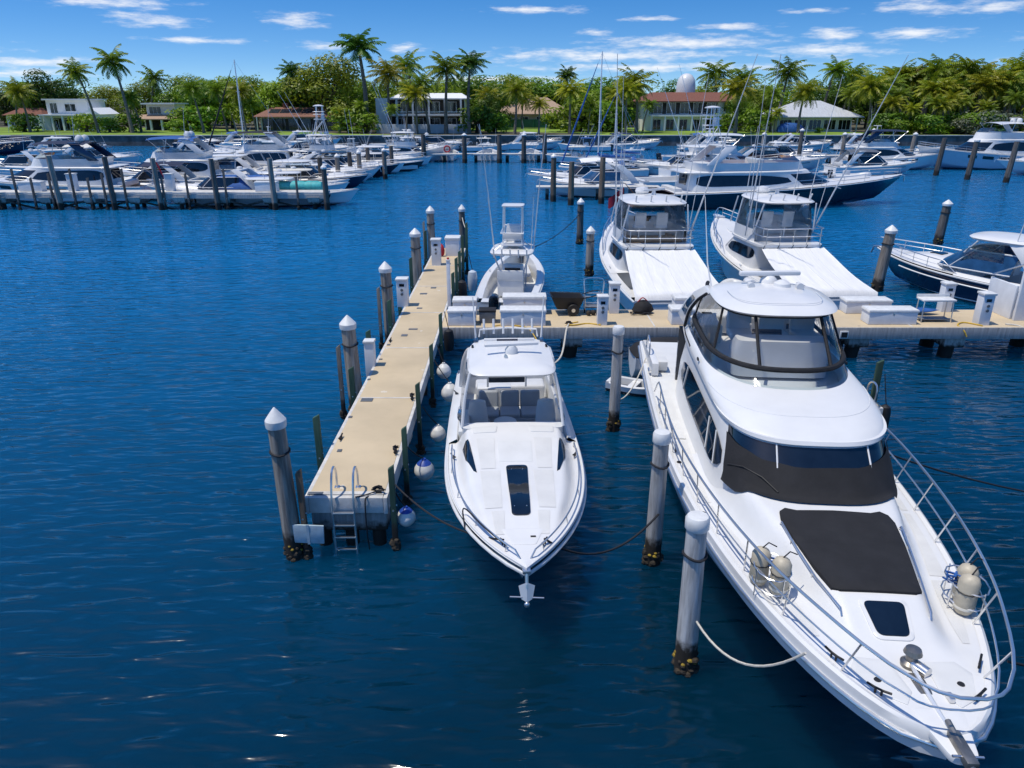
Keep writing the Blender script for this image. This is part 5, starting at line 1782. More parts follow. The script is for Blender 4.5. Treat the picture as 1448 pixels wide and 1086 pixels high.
def express(label, stern, bow, B=3.3, hull='hull_white', glass='dark_glass', top=None, topmat='gelcoat', group=None, arch=True, cover=None, name='express_cruiser', h=1.0, wind=True):
    t, H, L = base_boat(name, label, stern, bow, B, 1.05 * h, 1.15 * h, 1.55 * h, hull, group, p=2.6, rake=.2)
    xw = L * .50
    trunk = lambda u, tt: .04 + .42 * max(0, min(1, (.8 - abs(u)) / .25)) * max(0, min(1, (L * .86 - tt * L) / 1.6)) * (1 - .2 * u * u)
    mk('foredeck', H.deck(xw / L, .999, trunk, 20, 14), 'gelcoat', t, ang=60)
    dz = lambda x, y: H.s(x / L) + trunk(y / max(.05, H.b(x / L)), x / L)
    caps, li, so = H.cockpit(.04, xw / L, .3, .6, 8, .12)
    mk('gunwale', caps, 'gelcoat', t)
    mk('cockpit_liner', li, 'gelcoat', t)
    mk('cockpit_sole', so, 'gelcoat_matt', t)
    mk('deck_hatch', skin(rrect(L * .64, L * .64 + .6, .3, .28, .08), dz, .04), 'dark_glass', t)
    zb = H.s(.5) + .15
    w = B * .44
    r0 = ring(outl(L * .22, xw + 1.3, w, 2.5, 8, 40, xm=xw - .3), zb + .2)
    r1 = ring(outl(L * .22, xw + .1, w * .86, 2.6, 8, 40, xm=xw - .9), zb + 1.0)
    mk('windshield', band(r0, r1, -.1, 1, -13, 13, 0), glass, t)
    mk('windshield_frame', MB().tube([between(r0, r1, 1, 0)[j % 40] for j in range(-13, 14)], .035, 6).tube([between(r0, r1, -.05, 0)[j % 40] for j in range(-13, 14)], .03, 6), 'gelcoat', t)
    for j in (-8, 0, 8):
        mk('windshield_post', MB().tube([between(r0, r1, f, .01)[j % 40] for f in (0, 1)], .025, 5), 'gelcoat', t)
    mk('dash', MB().box((xw - .3, 0, zb + .1), (.8, B * .72, .7)), 'gelcoat', t, bev=.08)
    for y in (-.5, .5):
        seat(t, xw - 1.4, y, zb - .05, .6, .5, .6, 'light_vinyl', 0, 'helm_seat')
    mk('aft_lounge', MB().box((L * .14, 0, .95), (.9, B * .62, .5)), 'light_vinyl', t, bev=.1)
    mk('lounge_back', MB().box((L * .085, 0, 1.25), (.25, B * .62, .5)), 'light_vinyl', t, bev=.1)
    mk('swim_platform', MB().prism(rrect(-.8, .05, B * .38, B * .42, .25), .28, .40), 'gelcoat', t)
    for s in (-1, 1):
        mk('side_stripe', MB().tube([(x, y + s * .012, z - .32) for x, y, z in H.line(.25, .8, s, 0, 0, 12)], .035, 4), 'slate_paint' if 'white' in hull else 'gelcoat', t)
    if arch:
        for s in (-1, 1):
            mk('arch_leg', MB().rings([[(x + dx, s * (y + dy), z) for dx, dy in ((-.38, -.05), (-.38, .05), (.38, .05), (.38, -.05))]
                                       for x, y, z in ((L * .12, w * 1.05, zb - .05), (L * .20, w * .98, zb + .9), (L * .27, w * .86, zb + 1.5))]), topmat if topmat != 'gelcoat' and top is None else 'gelcoat', t, bev=.04)
        mk('arch_top', MB().box((L * .28, 0, zb + 1.52), (.75, w * 1.74, .12)), 'gelcoat', t, bev=.05)
        mk('radome', MB().lathe((L * .28, 0, zb + 1.58), [(.22, 0), (.27, .08), (.22, .2), (.01, .24)], 12), 'gelcoat', t)
    if top == 'hard':
        x0, x1 = L * .20, xw + .1
        a0 = ring(outl(x0, x1, w * .92, 2.8, 5, 32), zb + 1.45)
        mk('hardtop', MB().rings([a0, ring(outl(x0 - .05, x1 + .08, w * .96, 2.8, 5, 32), zb + 1.52)] + dome(ring(outl(x0, x1, w * .9, 2.8, 5, 32), zb + 1.58), .1, 3)), topmat, t)
        for s in (-1, 1):
            mk('top_post', MB().tube([(xw - .1, s * w * .88, zb + .85), (xw - .6, s * w * .86, zb + 1.46)], .04, 6), 'gelcoat', t)
            mk('side_glass', MB().grid([[(lerp(L * .3, xw, i / 4), s * w * .94, zb + .3), (lerp(L * .32, xw - .3, i / 4), s * w * .88, zb + 1.4)] for i in range(5)]), 'smoke_vinyl', t)
    if top == 'bimini':
        rows = []
        for i in range(7):
            x = lerp(L * .14, xw - .2, i / 6)
            rows.append([(x, w * .95 * (j / 4 - 1), zb + 1.75 - .28 * (j / 4 - 1) ** 2 - .12 * (2 * i / 6 - 1) ** 2 + .02 * math.sin(i * 3.1)) for j in range(9)])
        bm_ = mk('bimini_top', MB().grid(rows), topmat, t)
        for s in (-1, 1):
            for xa, xb in ((L * .3, L * .16), (L * .3, xw - .3)):
                mk('bimini_pole', MB().tube([(xa, s * w, zb + .1), (xb, s * w * .94, zb + 1.46)], .022, 5), 'steel', bm_)
    if cover:
        cv = [ring(outl(.1, xw + .6, w * 1.05, 2.6, 6, 32), zb + .02), ring(outl(.3, xw + .3, w * .95, 2.6, 6, 32), zb + .5), ring(outl(.8, xw - .5, w * .55, 2.6, 4, 32), zb + .95), ring(outl(1.6, xw - 1.3, w * .1, 2.6, 4, 32), zb + 1.08)]
        mk('canvas_cover', MB().rings(cv), cover, t, ang=70)
    bow_rail(t, H, .48)
    for s in (-1, 1):
        for x in (.3, L * .55, L * .9):
            mk('cleat', cleat_mb(x, s * (H.b(x / L) - .1), H.s(x / L) + .05, .22), 'steel', t)
    whip(t, L * .28, w * .8, zb + 1.5, 2.2)
    mk('anchor', MB().tube([(L - .3, 0, H.s(1) + .06), (L + .2, 0, H.s(1) - .02), (L + .3, 0, H.s(1) - .35)], .04, 6), 'steel', t)
    return t, H, L


def outrigger(t, base, tip, spreaders=2):
    o = mk('outrigger', MB().tube([base, vl(base, tip, .5), tip], [.04, .028, .012], 6), 'aluminium', t)
    for k in range(spreaders):
        p = vl(base, tip, .3 + .25 * k)
        mk('spreader', MB().cyl((p[0], p[1] - .22, p[2] - .05), (p[0], p[1] + .22, p[2] + .05), .014, n=5), 'aluminium', o)
    return o


def sportfish(label, stern, bow, B=4.4, hull='hull_white', covered=True, tower=False, group=None, name='sport_fishing_boat', rig=6.5, teak_cov=False, h=1., encl=True):
    t, H, L = base_boat(name, label, stern, bow, B, 1.05, 1.25, 2.3 * h, hull, group, p=2.2, q=.8, rake=.16, flare=1.8, tw=.92)
    xa = L * .36                               # aft bulkhead
    xf = L * .70                               # front of the house
    caps, li, so = H.cockpit(.04, xa / L, .32, .35, 8, .0)
    mk('gunwale', caps, 'teak' if teak_cov else 'gelcoat', t)
    mk('cockpit_liner', li, 'gelcoat', t)
    mk('cockpit_sole', so, 'gelcoat_matt', t)
    mk('foredeck', H.deck(xa / L - .02, .999, lambda u, tt: .03 + .05 * (1 - u * u), 20, 10), 'gelcoat', t)
    zb = H.s(.5)
    w = B * .40
    A = ring(outl(xa, xf + .9, w, 2.2, 9, 56, xm=L * .54), zb - .1)
    B1 = ring(outl(xa, xf + .5, w, 2.2, 9, 56, xm=L * .54), zb + .22)
    C1 = ring(outl(xa, xf - .9, w * .92, 2.4, 9, 56, xm=L * .5), zb + .95)
    D1 = ring(outl(xa - .75, xf - .6, w * .98, 2.4, 9, 56, xm=L * .5), zb + 1.03)
    E1 = ring(outl(xa - .75, xf - .65, w * .98, 2.4, 9, 56, xm=L * .5), zb + 1.12)
    mk('deckhouse', MB().rings([A, B1, C1, D1, E1]), 'gelcoat', t, ang=45)
    for j0, j1 in ((-10, 10), (11, 21), (35, 45)):
        mk('house_window', band(B1, C1, .15, .85, j0, j1, .012, taper=(None if j0 < 0 else lambda k: max(.1, math.sin(math.pi * (.08 + .88 * k)) ** .5))), 'dark_glass', t)
    mk('cabin_door', MB().box((xa - .02, -.5, zb + .3), (.06, .75, 1.5)), 'dark_glass', t)
    z2 = zb + 1.12
    # flybridge
    F0 = ring(outl(xa + .25, xf - .75, w * .95, 2.4, 8, 56, xm=L * .5), z2)
    F1 = ring(outl(xa + .25, xf - .85, w * .93, 2.4, 8, 56, xm=L * .5), z2 + .55)
    F2 = ring(outl(xa + .3, xf - 1.0, w * .86, 2.4, 8, 56, xm=L * .5), z2 + .55)
    F3 = ring(outl(xa + .35, xf - 1.1, w * .84, 2.4, 8, 56, xm=L * .5), z2 + .02)
    # open at the back: skip the aft faces
    fb_ = MB()
    for p, q_ in ((F0, F1), (F1, F2), (F2, F3)):
        fb_.grid([[a, b] for a, b in [(p[j % 56], q_[j % 56]) for j in range(-21, 22)]])
    mk('flybridge', fb_, 'gelcoat', t, ang=45)
    mk('flybridge_sole', MB().fan([(x, y, z2 + .015) for x, y, z in F3]), 'gelcoat_matt' if not teak_cov else 'teak', t)
    xh = (xa + xf) / 2
    mk('helm_console', MB().box((xh + .1, 0, z2 + .5), (.7, w * 1.1, .95)), 'gelcoat', t, bev=.1)
    mk('helm_screen', MB().box((xh - .27, .25, z2 + .85), (.06, .8, .25), M_=Matrix.Rotation(-.35, 3, 'Y')), 'dark_glass', t)
    wheel_helm(t, xh - .3, -.3, z2 + .75, .2)
    for y in (-.45, .55):
        seat(t, xh - 1.0, y, z2 + .6, .55, .5, .7, 'light_vinyl', 0, 'helm_seat')
        mk('seat_post', MB().cyl((xh - 1.0, y, z2), (xh - 1.0, y, z2 + .55), .06), 'steel', t)
    b = MB()
    for zz in (.38, .72):
        b.tube([(xa + .5, -w * .9, z2 + zz), (xa - .55, -w * .9, z2 + zz), (xa - .68, -w * .8, z2 + zz), (xa - .68, w * .8, z2 + zz), (xa - .55, w * .9, z2 + zz), (xa + .5, w * .9, z2 + zz)], .022, 5)
    for y in (-.8, -.4, 0, .4, .8):
        b.cyl((xa - .68, w * y, z2), (xa - .68, w * y, z2 + .72), .02, n=5)
    mk('flybridge_rail', b, 'steel', t)
    zt = z2 + 1.78
    T = lambda k, z: ring(outl(xa - .1 - k, xf - 1.0 + k, w * .82 + k, 2.6, 5, 56), z)
    mk('hardtop', MB().rings([T(-.05, zt - .06), T(.03, zt)] + dome(T(-.03, zt + .05), .12, 3)), 'gelcoat', t)
    for s in (-1, 1):
        for x0, x1 in ((xa + .4, xa + .1), (xh + .3, xh + .2), (xf - 1.3, xf - 1.5)):
            mk('top_post', MB().tube([(x0, s * w * .9, z2 + .5), (x1, s * w * .78, zt - .05)], .035, 6), 'aluminium', t)
    if encl:
        U0, U1 = F1, T(-.1, zt - .04)
        mk('enclosure', band(U0, U1, 0, 1, -21, 21, 0), 'clear_vinyl', t)
        mk('aft_curtain', MB().grid([[(xa + .2, lerp(-w * .9, w * .9, j / 8), z2 + .1), (xa - .05, lerp(-w * .78, w * .78, j / 8), zt - .05)] for j in range(9)]), 'clear_vinyl', t)
    mk('radome', MB().lathe((xh + .4, .2, zt + .16), [(.28, 0), (.33, .1), (.28, .25), (.01, .3)], 14), 'gelcoat', t)
    mk('radar_scanner', MB().box((xh - .3, -.2, zt + .4), (.12, 1.3, .09), rz=.5), 'gelcoat', t, bev=.03)
    mk('scanner_base', MB().cyl((xh - .3, -.2, zt + .1), (xh - .3, -.2, zt + .37), .12, .08), 'gelcoat', t)
    for s in (-1, 1):
        outrigger(t, (xa + .9, s * w * 1.02, z2 + .2), (xa - 2.8, s * (w + 1.0), z2 + .2 + rig))
        whip(t, xh, s * w * .75, zt, 3.2, -.5)
    if covered:
        rows = []
        for i in range(9):
            f = i / 8
            x = lerp(.05, xa - .72, f)
            hw = lerp(H.b(0) - .02, w * .93, f)
            z = lerp(H.s(0) + .14, z2 - .12, f) - .22 * math.sin(math.pi * f) * .6
            rows.append([(x, hw * (j / 8 - 1), z + .10 * (1 - (j / 8 - 1) ** 2) * (1 - f) + (.045 * math.sin(j * 2.4 + .35 * i) + .03 * math.sin(j * 4.1 - .8 * i + 1)) * math.sin(math.pi * min(1, f * .8 + .12))) for j in range(17)])
        sd_ = [[rows[0][j], (rows[0][j][0] - .06, rows[0][j][1], H.s(0) - .14)] for j in range(17)]
        cc = mk('cockpit_cover', MB().grid(rows).grid(sd_), 'white_canvas', t, ang=75)
        for jj in (4, 8, 12):
            mk('cover_seam', MB().tube([(r_[jj][0], r_[jj][1], r_[jj][2] + .004) for r_ in rows], .012, 5), 'gelcoat_grey', cc)
        for k in range(5):
            y = w * (-.85 + .425 * k)
            mk('cover_strap', MB().tube([(xa - .75, y, z2 + .02), (xa - .75, y + .08, z2 - .14)], .02, 5), 'slate_paint', cc)
    if tower:
        zz = zt + 2.6
        xm = xh - .2
        for s in (-1, 1):
            for dx in (-1.2, 1.0):
                mk('tower_leg', MB().tube([(xm + dx, s * w * .85, z2 + .6), (xm + dx * .8, s * w * .72, zt), (xm + dx * .4, s * .55, zz - .6), (xm + dx * .35, s * .5, zz + 1.0)], .045, 6), 'aluminium', t)
            mk('tower_brace', MB().tube([(xm - 1.0, s * w * .7, zt + .3), (xm + .45, s * .6, zz - .7)], .035, 6), 'aluminium', t)
        mk('tower_platform', MB().prism(rrect(xm - .8, xm + .7, .7, .7, .2), zz - .65, zz - .55), 'gelcoat', t)
        mk('tower_console', MB().box((xm + .35, 0, zz - .2), (.4, 1.0, .8), taper=.85), 'gelcoat', t, bev=.08)
        mk('tower_top', MB().rings([ring(outl(xm - .8, xm + .6, .7, 3, 4, 20), zz + 1.0)] + dome(ring(outl(xm - .8, xm + .6, .7, 3, 4, 20), zz + 1.08), .15, 2)), 'gelcoat', t)
        for z_ in (0, .35):
            mk('tower_rail', MB().tube([(xm - .8, -.7, zz + z_), (xm - .8, .7, zz + z_), (xm + .6, .65, zz + z_), (xm + .6, -.65, zz + z_)], .03, 5, closed=True), 'aluminium', t)
    else:
        pass
    bow_rail(t, H, .55, .98, .55)
    mk('deck_hatch', skin(rrect(L * .80, L * .80 + .6, .3, .26, .08), lambda x, y: H.s(x / L) + .08, .04), 'gelcoat_grey', t)
    mk('pulpit', MB().prism(rrect(L - .5, L + .5, .25, .12, .08), H.s(1) - .02, H.s(1) + .06), 'gelcoat', t)
    for s in (-1, 1):
        for x in (.3, L * .4, L * .88):
            mk('cleat', cleat_mb(x, s * (H.b(x / L) - .14), H.s(x / L) + .04, .26), 'steel', t)
    return t, H, L


def motor_yacht(label, stern, bow, B=4.8, hull='hull_white', hs=1., group=None, bimini='navy_canvas', dome_=True, name='motor_yacht', long_glass=True, teak=True, hull_windows=True, fly=True):
    t, H, L = base_boat(name, label, stern, bow, B, 1.35 * hs, 1.6 * hs, 2.35 * hs, hull, group, p=2.4, q=.85, rake=.15, flare=1.5, tw=.95)
    mk('deck', H.deck(.10, .999, lambda u, tt: .03 + .06 * (1 - u * u), 22, 10), 'gelcoat', t)
    mk('swim_platform', MB().prism(rrect(-1.2, L * .10, B * .42, B * .46, .3), .35, .5), 'teak' if teak else 'gelcoat', t)
    xa, xf = L * .16, L * .70
    w = B * .42
    zb = H.s(.45)
    A = ring(outl(xa, xf + 1.2, w, 2.0, 6, 56, xm=L * .40), zb - .1)
    B1 = ring(outl(xa, xf + .6, w, 2.0, 6, 56, xm=L * .40), zb + .25 * hs)
    C1 = ring(outl(xa + .2, xf - 1.8, w * .88, 2.2, 6, 56, xm=L * .38), zb + 1.25 * hs)
    D1 = ring(outl(xa - .8, xf - 1.9, w * .92, 2.2, 6, 56, xm=L * .36), zb + 1.38 * hs)
    mk('deckhouse', MB().rings([A, B1, C1, D1] + dome(ring(outl(xa - .8, xf - 2.1, w * .88, 2.2, 6, 56, xm=L * .36), zb + 1.46 * hs), .1, 2)), 'gelcoat', t, ang=45)
    for j0, j1 in ((-9, 9), (10, 22), (34, 46)):
        mk('house_window', band(B1, C1, .05, .92, j0, j1, .015, taper=(None if j0 < 0 else lambda k: max(.06, math.sin(math.pi * (.1 + .86 * k)) ** .5))), 'dark_glass', t)
    mk('cabin_door', MB().box((xa + .05, 0, zb + .5), (.06, 1.6, 1.3 * hs)), 'dark_glass', t)
    mk('cockpit_settee', MB().box((xa - .9, 0, H.s(.1) + .12), (.7, B * .6, .45)), 'light_vinyl', t, bev=.1)
    if hull_windows:
        for s in (-1, 1):
            for x0, x1 in ((.36, .48), (.52, .60), (.64, .70)):
                pts = [(lerp(x0, x1, i / 4), f) for i in range(5) for f in (.5, .72)]
                rows = []
                for i in range(5):
                    sec = H.section(lerp(x0, x1, i / 4))
                    a, b_ = sec[-3], sec[-2]
                    rows.append([(a[0], s * (a[1] + .02), a[2]), (b_[0], s * (b_[1] + .02), b_[2])])
                mk('hull_window', MB().grid(rows), 'dark_glass', t)
    z2 = zb + 1.46 * hs
    if fly:
        F0 = ring(outl(xa + .6, xf - 2.3, w * .84, 2.2, 5, 56, xm=L * .36), z2)
        F1 = ring(outl(xa + .4, xf - 2.7, w * .88, 2.2, 5, 56, xm=L * .36), z2 + .65 * hs)
        F2 = ring(outl(xa + .6, xf - 2.9, w * .80, 2.2, 5, 56, xm=L * .36), z2 + .65 * hs)
        F3 = ring(outl(xa + .7, xf - 3.0, w * .78, 2.2, 5, 56, xm=L * .36), z2 + .1)
        mk('flybridge', MB().rings([F0, F1, F2, F3], cap=False), 'gelcoat', t, ang=45)
        mk('flybridge_sole', MB().fan([(x, y, z2 + .12) for x, y, z in F3]), 'teak' if teak else 'gelcoat_matt', t)
        mk('fly_screen', band(F1, ring(outl(xa + .6, xf - 3.3, w * .84, 2.2, 5, 56, xm=L * .35), z2 + 1.05 * hs), 0, 1, -14, 14, -.02), 'smoke_vinyl', t)
        mk('fly_settee', MB().box((xa + 1.8, 0, z2 + .35), (1.2, w * 1.2, .5)), 'light_vinyl', t, bev=.12)
        mk('fly_console', MB().box((L * .42, 0, z2 + .5), (.7, w * 1.0, .8)), 'gelcoat', t, bev=.1)
        xr = L * .27
        for s in (-1, 1):
            mk('arch_leg', MB().rings([[(x + dx, s * (y + dy), z) for dx, dy in ((-.45, -.06), (-.45, .06), (.45, .06), (.45, -.06))]
                                       for x, y, z in ((xr - 1.0, w * .88, z2 + .5), (xr - .1, w * .84, z2 + 1.3), (xr + .6, w * .76, z2 + 1.9))]), 'gelcoat' if bimini != 'navy_canvas' else 'navy_paint', t, bev=.05)
        mk('arch_top', MB().box((xr + .6, 0, z2 + 1.93), (1.0, w * 1.55, .14)), 'gelcoat' if bimini != 'navy_canvas' else 'navy_paint', t, bev=.06)
        if bimini:
            rows = []
            for i in range(8):
                x = lerp(xr - .3, xr + 4.2, i / 7)
                rows.append([(x, w * .86 * (j / 4 - 1), z2 + 2.12 - .20 * (j / 4 - 1) ** 2 - .12 * (2 * i / 7 - 1) ** 2) for j in range(9)])
            bt_ = mk('bimini_top', MB().grid(rows), bimini, t)
            for s in (-1, 1):
                for xb in (xr + 2.2, xr + 4.1):
                    mk('bimini_pole', MB().tube([(xr + 2.6, s * w * .84, z2 + .6), (xb, s * w * .84, z2 + 1.95)], .03, 5), 'steel', bt_)
        if dome_:
            for y in (-.55, .55):
                mk('satellite_dome', MB().lathe((xr + .5, y, z2 + 2.0), [(.24, 0), (.34, .12), (.34, .34), (.22, .54), (.01, .6)], 14), 'gelcoat', t)
        mk('radar_scanner', MB().box((xr + .8, 0, z2 + 2.55), (.12, 1.3, .09), rz=.4), 'gelcoat', t, bev=.03)
        mk('radar_mast', MB().cyl((xr + .8, 0, z2 + 1.95), (xr + .8, 0, z2 + 2.55), .10, .07), 'gelcoat', t)
        whip(t, xr + .5, w * .7, z2 + 1.95, 3.0)
    bow_rail(t, H, .45, .985, .6)
    for s in (-1, 1):
        for x in (L * .14, L * .5, L * .9):
            mk('cleat', cleat_mb(x, s * (H.b(x / L) - .16), H.s(x / L) + .05, .3), 'steel', t)
    mk('sun_pad', skin(rrect(L * .74, L * .86, .8, .5, .15), lambda x, y: H.s(x / L) + .06, .10), 'light_vinyl', t)
    mk('anchor', MB().tube([(L - .3, 0, H.s(1) + .05), (L + .2, 0, H.s(1) - .05), (L + .25, 0, H.s(1) - .5)], .05, 6), 'steel', t)
    return t, H, L, z2


def sailboat(label, stern, bow, B=3.2, hull='hull_white', mast=13., boom='blue_canvas', group=None, name='sailboat', mastmat='gelcoat'):
    t, H, L = base_boat(name, label, stern, bow, B, .95, .9, 1.25, hull, group, p=2.0, q=.9, rake=.14, flare=.4, tw=.7)
    mk('deck', H.deck(.0, .999, lambda u, tt: .02 + .05 * (1 - u * u), 20, 8), 'gelcoat', t)
    A = ring(outl(L * .33, L * .74, B * .27, 2.2, 6, 32), 1.0)
    C = ring(outl(L * .34, L * .70, B * .23, 2.2, 6, 32), 1.45)
    mk('cabin_trunk', MB().rings([A] + dome(C, .08, 2)), 'gelcoat', t)
    for j0, j1 in ((6, 12), (20, 26)):
        mk('cabin_window', band(A, C, .3, .75, j0, j1, .012), 'dark_glass', t)
    mk('cockpit_well', MB().box((L * .2, 0, 1.04), (L * .2, B * .42, .1)), 'slate_paint', t)
    mk('sprayhood', MB().grid([[(L * .33 - .6 * i / 4, B * .3 * (j / 4 - 1), 1.4 + .5 * math.sin(math.pi * .5 * min(1, .35 + i / 4)) * (1 - (j / 4 - 1) ** 4)) for j in range(9)] for i in range(5)]), boom, t)
    xm = L * .56
    m = mk('mast', MB().tube([(xm, 0, .9), (xm, 0, mast)], [.09, .06], 8), mastmat, t)
    for f in (.45, .72):
        mk('spreader', MB().cyl((xm, -B * .3, mast * f), (xm, B * .3, mast * f), .02, n=5), mastmat, m)
    mk('boom', MB().tube([(xm, 0, 2.2), (L * .18, 0, 2.15)], .07, 8), mastmat, t)
    mk('sail_cover', MB().tube([(xm + .05, 0, 2.75), (xm - .3, 0, 2.42), (L * .35, 0, 2.33), (L * .19, 0, 2.25)], [.16, .2, .17, .08], 8), boom, t)
    w = MB()
    for p in ((L * .99, 0, 1.28), (.05, 0, 1.0), (xm - .1, B * .45, 1.0), (xm - .1, -B * .45, 1.0)):
        w.tube([p, (xm, 0, mast - .1)], .012, 4)
    mk('rigging', w, 'steel', t)
    mk('furled_jib', MB().tube([(L * .97, 0, 1.5), (lerp(L * .97, xm, .5), 0, lerp(1.5, mast, .5)), (lerp(L * .97, xm, .9), 0, lerp(1.5, mast, .9))], [.09, .10, .03], 6), boom, t)
    bow_rail(t, H, .08, .98, .55, 12)
    return t, H, L


# ---------------------------------------------------------------- the near water behind the cross dock
center_console('white open fishing boat with small tower and twin engines, stern against the cross dock', (-.35, 28.7), (.55, 38.2), 2.75, tower=True, ttop_len=2.3)
t1_, H1_, L1_ = sportfish('covered white sport fishing boat with teak flybridge floor, left of its neighbour', (6.75, 28.3), (6.1, 42.0), 4.2, teak_cov=False, rig=7.5)
t2_, H2_, L2_ = sportfish('covered white sport fishing boat with black screen cover, right of its neighbour', (13.0, 28.8), (11.7, 42.4), 3.9, rig=7.5)
[c for c in t1_.children if c.name.startswith('flybridge_sole')][0].data.materials[0] = M['teak']
mk('screen_cover', MB().box(((L2_ * .36 + L2_ * .70) / 2 - .31, .35, H2_.s(.5) + 1.12 + .95), (.06, .9, .3)), 'black_canvas', t2_, bev=.02)
express('small navy cruiser with white hardtop and open stern, moored behind the cleaning table', (23.6, 29.4), (18.5, 37.2), 3.3, hull='hull_navy', top='hard', topmat='gelcoat', glass='blue_glass')
for t_, H_, L_, lab_ in ((t1_, H1_, L1_, 'left'), (t2_, H2_, L2_, 'right')):
    zz_ = H_.s(.5) + 1.12
    for s in (-1, 1):
        for k in range(2):
            whip(t_, L_ * .40 + .7 * k, s * H_.B * .36, zz_ + 1.5 * k, 4.6 + k, -.9, s * .3, .022)
    for k in range(4):
        mk('rod_holder', MB().cyl((L_ * .36 + .25, H_.B * (-.24 + .16 * k), zz_ + 1.78), (L_ * .36 + .05, H_.B * (-.24 + .16 * k), zz_ + 2.15), .035, n=6), 'gelcoat', t_)
dk = thing('small_tender', 'small grey tender with a white outboard between the two covered fishing boats', 'dinghy', (9.9, 30.4, .05), 1.5)
mk('tube_collar', MB().tube(bez([(0, -.65, .4), (1.9, -.65, .4), (2.6, -.35, .5), (2.85, 0, .55), (2.6, .35, .5), (1.9, .65, .4), (0, .65, .4)], 4), .22, 10), 'gelcoat_grey', dk)
mk('floor', MB().box((1.3, 0, .25), (2.5, 1.0, .1)), 'plate', dk)
mk('thwart', MB().box((1.2, 0, .5), (.3, 1.0, .06)), 'gelcoat', dk)
outboard(dk, -.1, 0, .75, 'gelcoat', 1.15)
gb = thing('gear_bag', 'dark gear bag with tangled cords beside the long white box on the cross dock', 'bag', (4.75, 25.9, 1.2))
mk('bag_body', MB().rings([[(.34 * r * math.cos(a) * (1 + .15 * math.sin(2 * a + z * 9)), .26 * r * math.sin(a), z) for a in [k * .5236 for k in range(12)]] for z, r in ((0, .8), (.12, 1.05), (.32, .9), (.46, .5), (.5, .1))]), 'black_canvas', gb)
mk('cord', MB().tube([(.4 * math.sin(k * .9) - .1, -.25 + .12 * math.cos(k * 1.4), .05 + .015 * (k % 5)) for k in range(22)], .014, 5), 'rope_black', gb)
mk('strap', MB().tube(bez([(-.2, 0, .42), (-.05, -.1, .6), (.15, 0, .45)], 5), .02, 6), 'red_cloth', gb)
# big navy yacht crossing behind the sport fishers
ny, nH, nL, nz = motor_yacht('largest yacht, dark navy hull with long dark windows and a teak platform', (10.5, 63.3), (34.3, 66.9), 5.4, 'hull_navy_deep', hs=1.0, bimini=None, dome_=False)
mk('flag', MB().grid([[(-1.2 - .25 * i, .12 * math.sin(i * 1.3), 1.7 - .45 * j - .18 * i) for j in range(3)] for i in range(6)]), 'red_cloth', ny)
mk('flag_staff', MB().tube([(.3, 0, .6), (-1.1, 0, 2.0)], .03, 6), 'teak', ny)
mk('hull_lettering', MB().box((9.6, -2.66, 1.1), (.26, .04, .13)).box((9.95, -2.67, 1.1), (.26, .04, .13)).box((10.3, -2.675, 1.1), (.26, .04, .13)), 'aluminium', ny)
for k, (dx, w_) in enumerate(((1.2, .3), (.1, .5), (-.9, .4))):
    pass
sportfish('white sport fishing boat with a tall tuna tower, behind the navy yacht stern', (12.5, 76.5), (27, 79), 4.8, covered=False, tower=True, rig=9, encl=False)
motor_yacht('white sedan yacht with pale hardtop rising behind the navy yacht deckhouse', (17.0, 85), (32, 87), 4.6, bimini='gelcoat_grey', dome_=False, teak=False)
express('dark topped cruiser moored under the red roofed house', (27.0, 98), (40, 97), 4.2, hull='hull_white', top='hard', topmat='slate_paint', h=1.15)

motor_yacht('white flybridge yacht with navy canvas right of the dark topped cruiser', (43.0, 101.5), (57.0, 101.0), 4.4, bimini='navy_canvas', dome_=False, teak=False, hs=.95)
# ---------------------------------------------------------------- middle group, bows to the left
express('white cruiser with pale arch at the short pier left of the navy yacht', (12.5, 72.2), (2.6, 71.0), 3.4, hull='hull_white', topmat='ice_paint', glass='blue_glass')
express('white cruiser with blue striped side just behind the short pier', (11.5, 78.5), (1.6, 77.2), 3.3, hull='hull_white_blue', arch=True, top='bimini', topmat='white_canvas')
sailboat('white sailboat with tall pale mast and blue sail covers', (16.0, 90.5), (5.5, 90.0), 3.2, mast=13.6, hull='hull_white_blue')
sailboat('second sailboat with short mast and sagging blue boom cover', (18.0, 98.0), (9.0, 97.0), 3.0, mast=9.6, hull='hull_navy')
center_console('small white open boat with light blue top behind the sailboats', (20, 105), (12, 104), 2.6, top='ice_paint', n_eng=1)
express('white cruiser with blue canvas cover beside the sailboats', (24.5, 92.0), (14.5, 91), 3.4, cover='blue_canvas', arch=False)
sp2 = thing('short_pier', 'short pale pier on dark piles left of the navy yacht', 'dock', (3.2, 68.3, 0))
mk('deck', MB().box((4.6, .6, 1.12), (11.2, 1.3, .16)), 'concrete_pale', sp2, bev=.02)
for k in range(5):
    mk('support_pile', MB().cyl((k * 2.3, .6, -1), (k * 2.3, .6, 1.05), .16), 'pile_concrete', sp2)

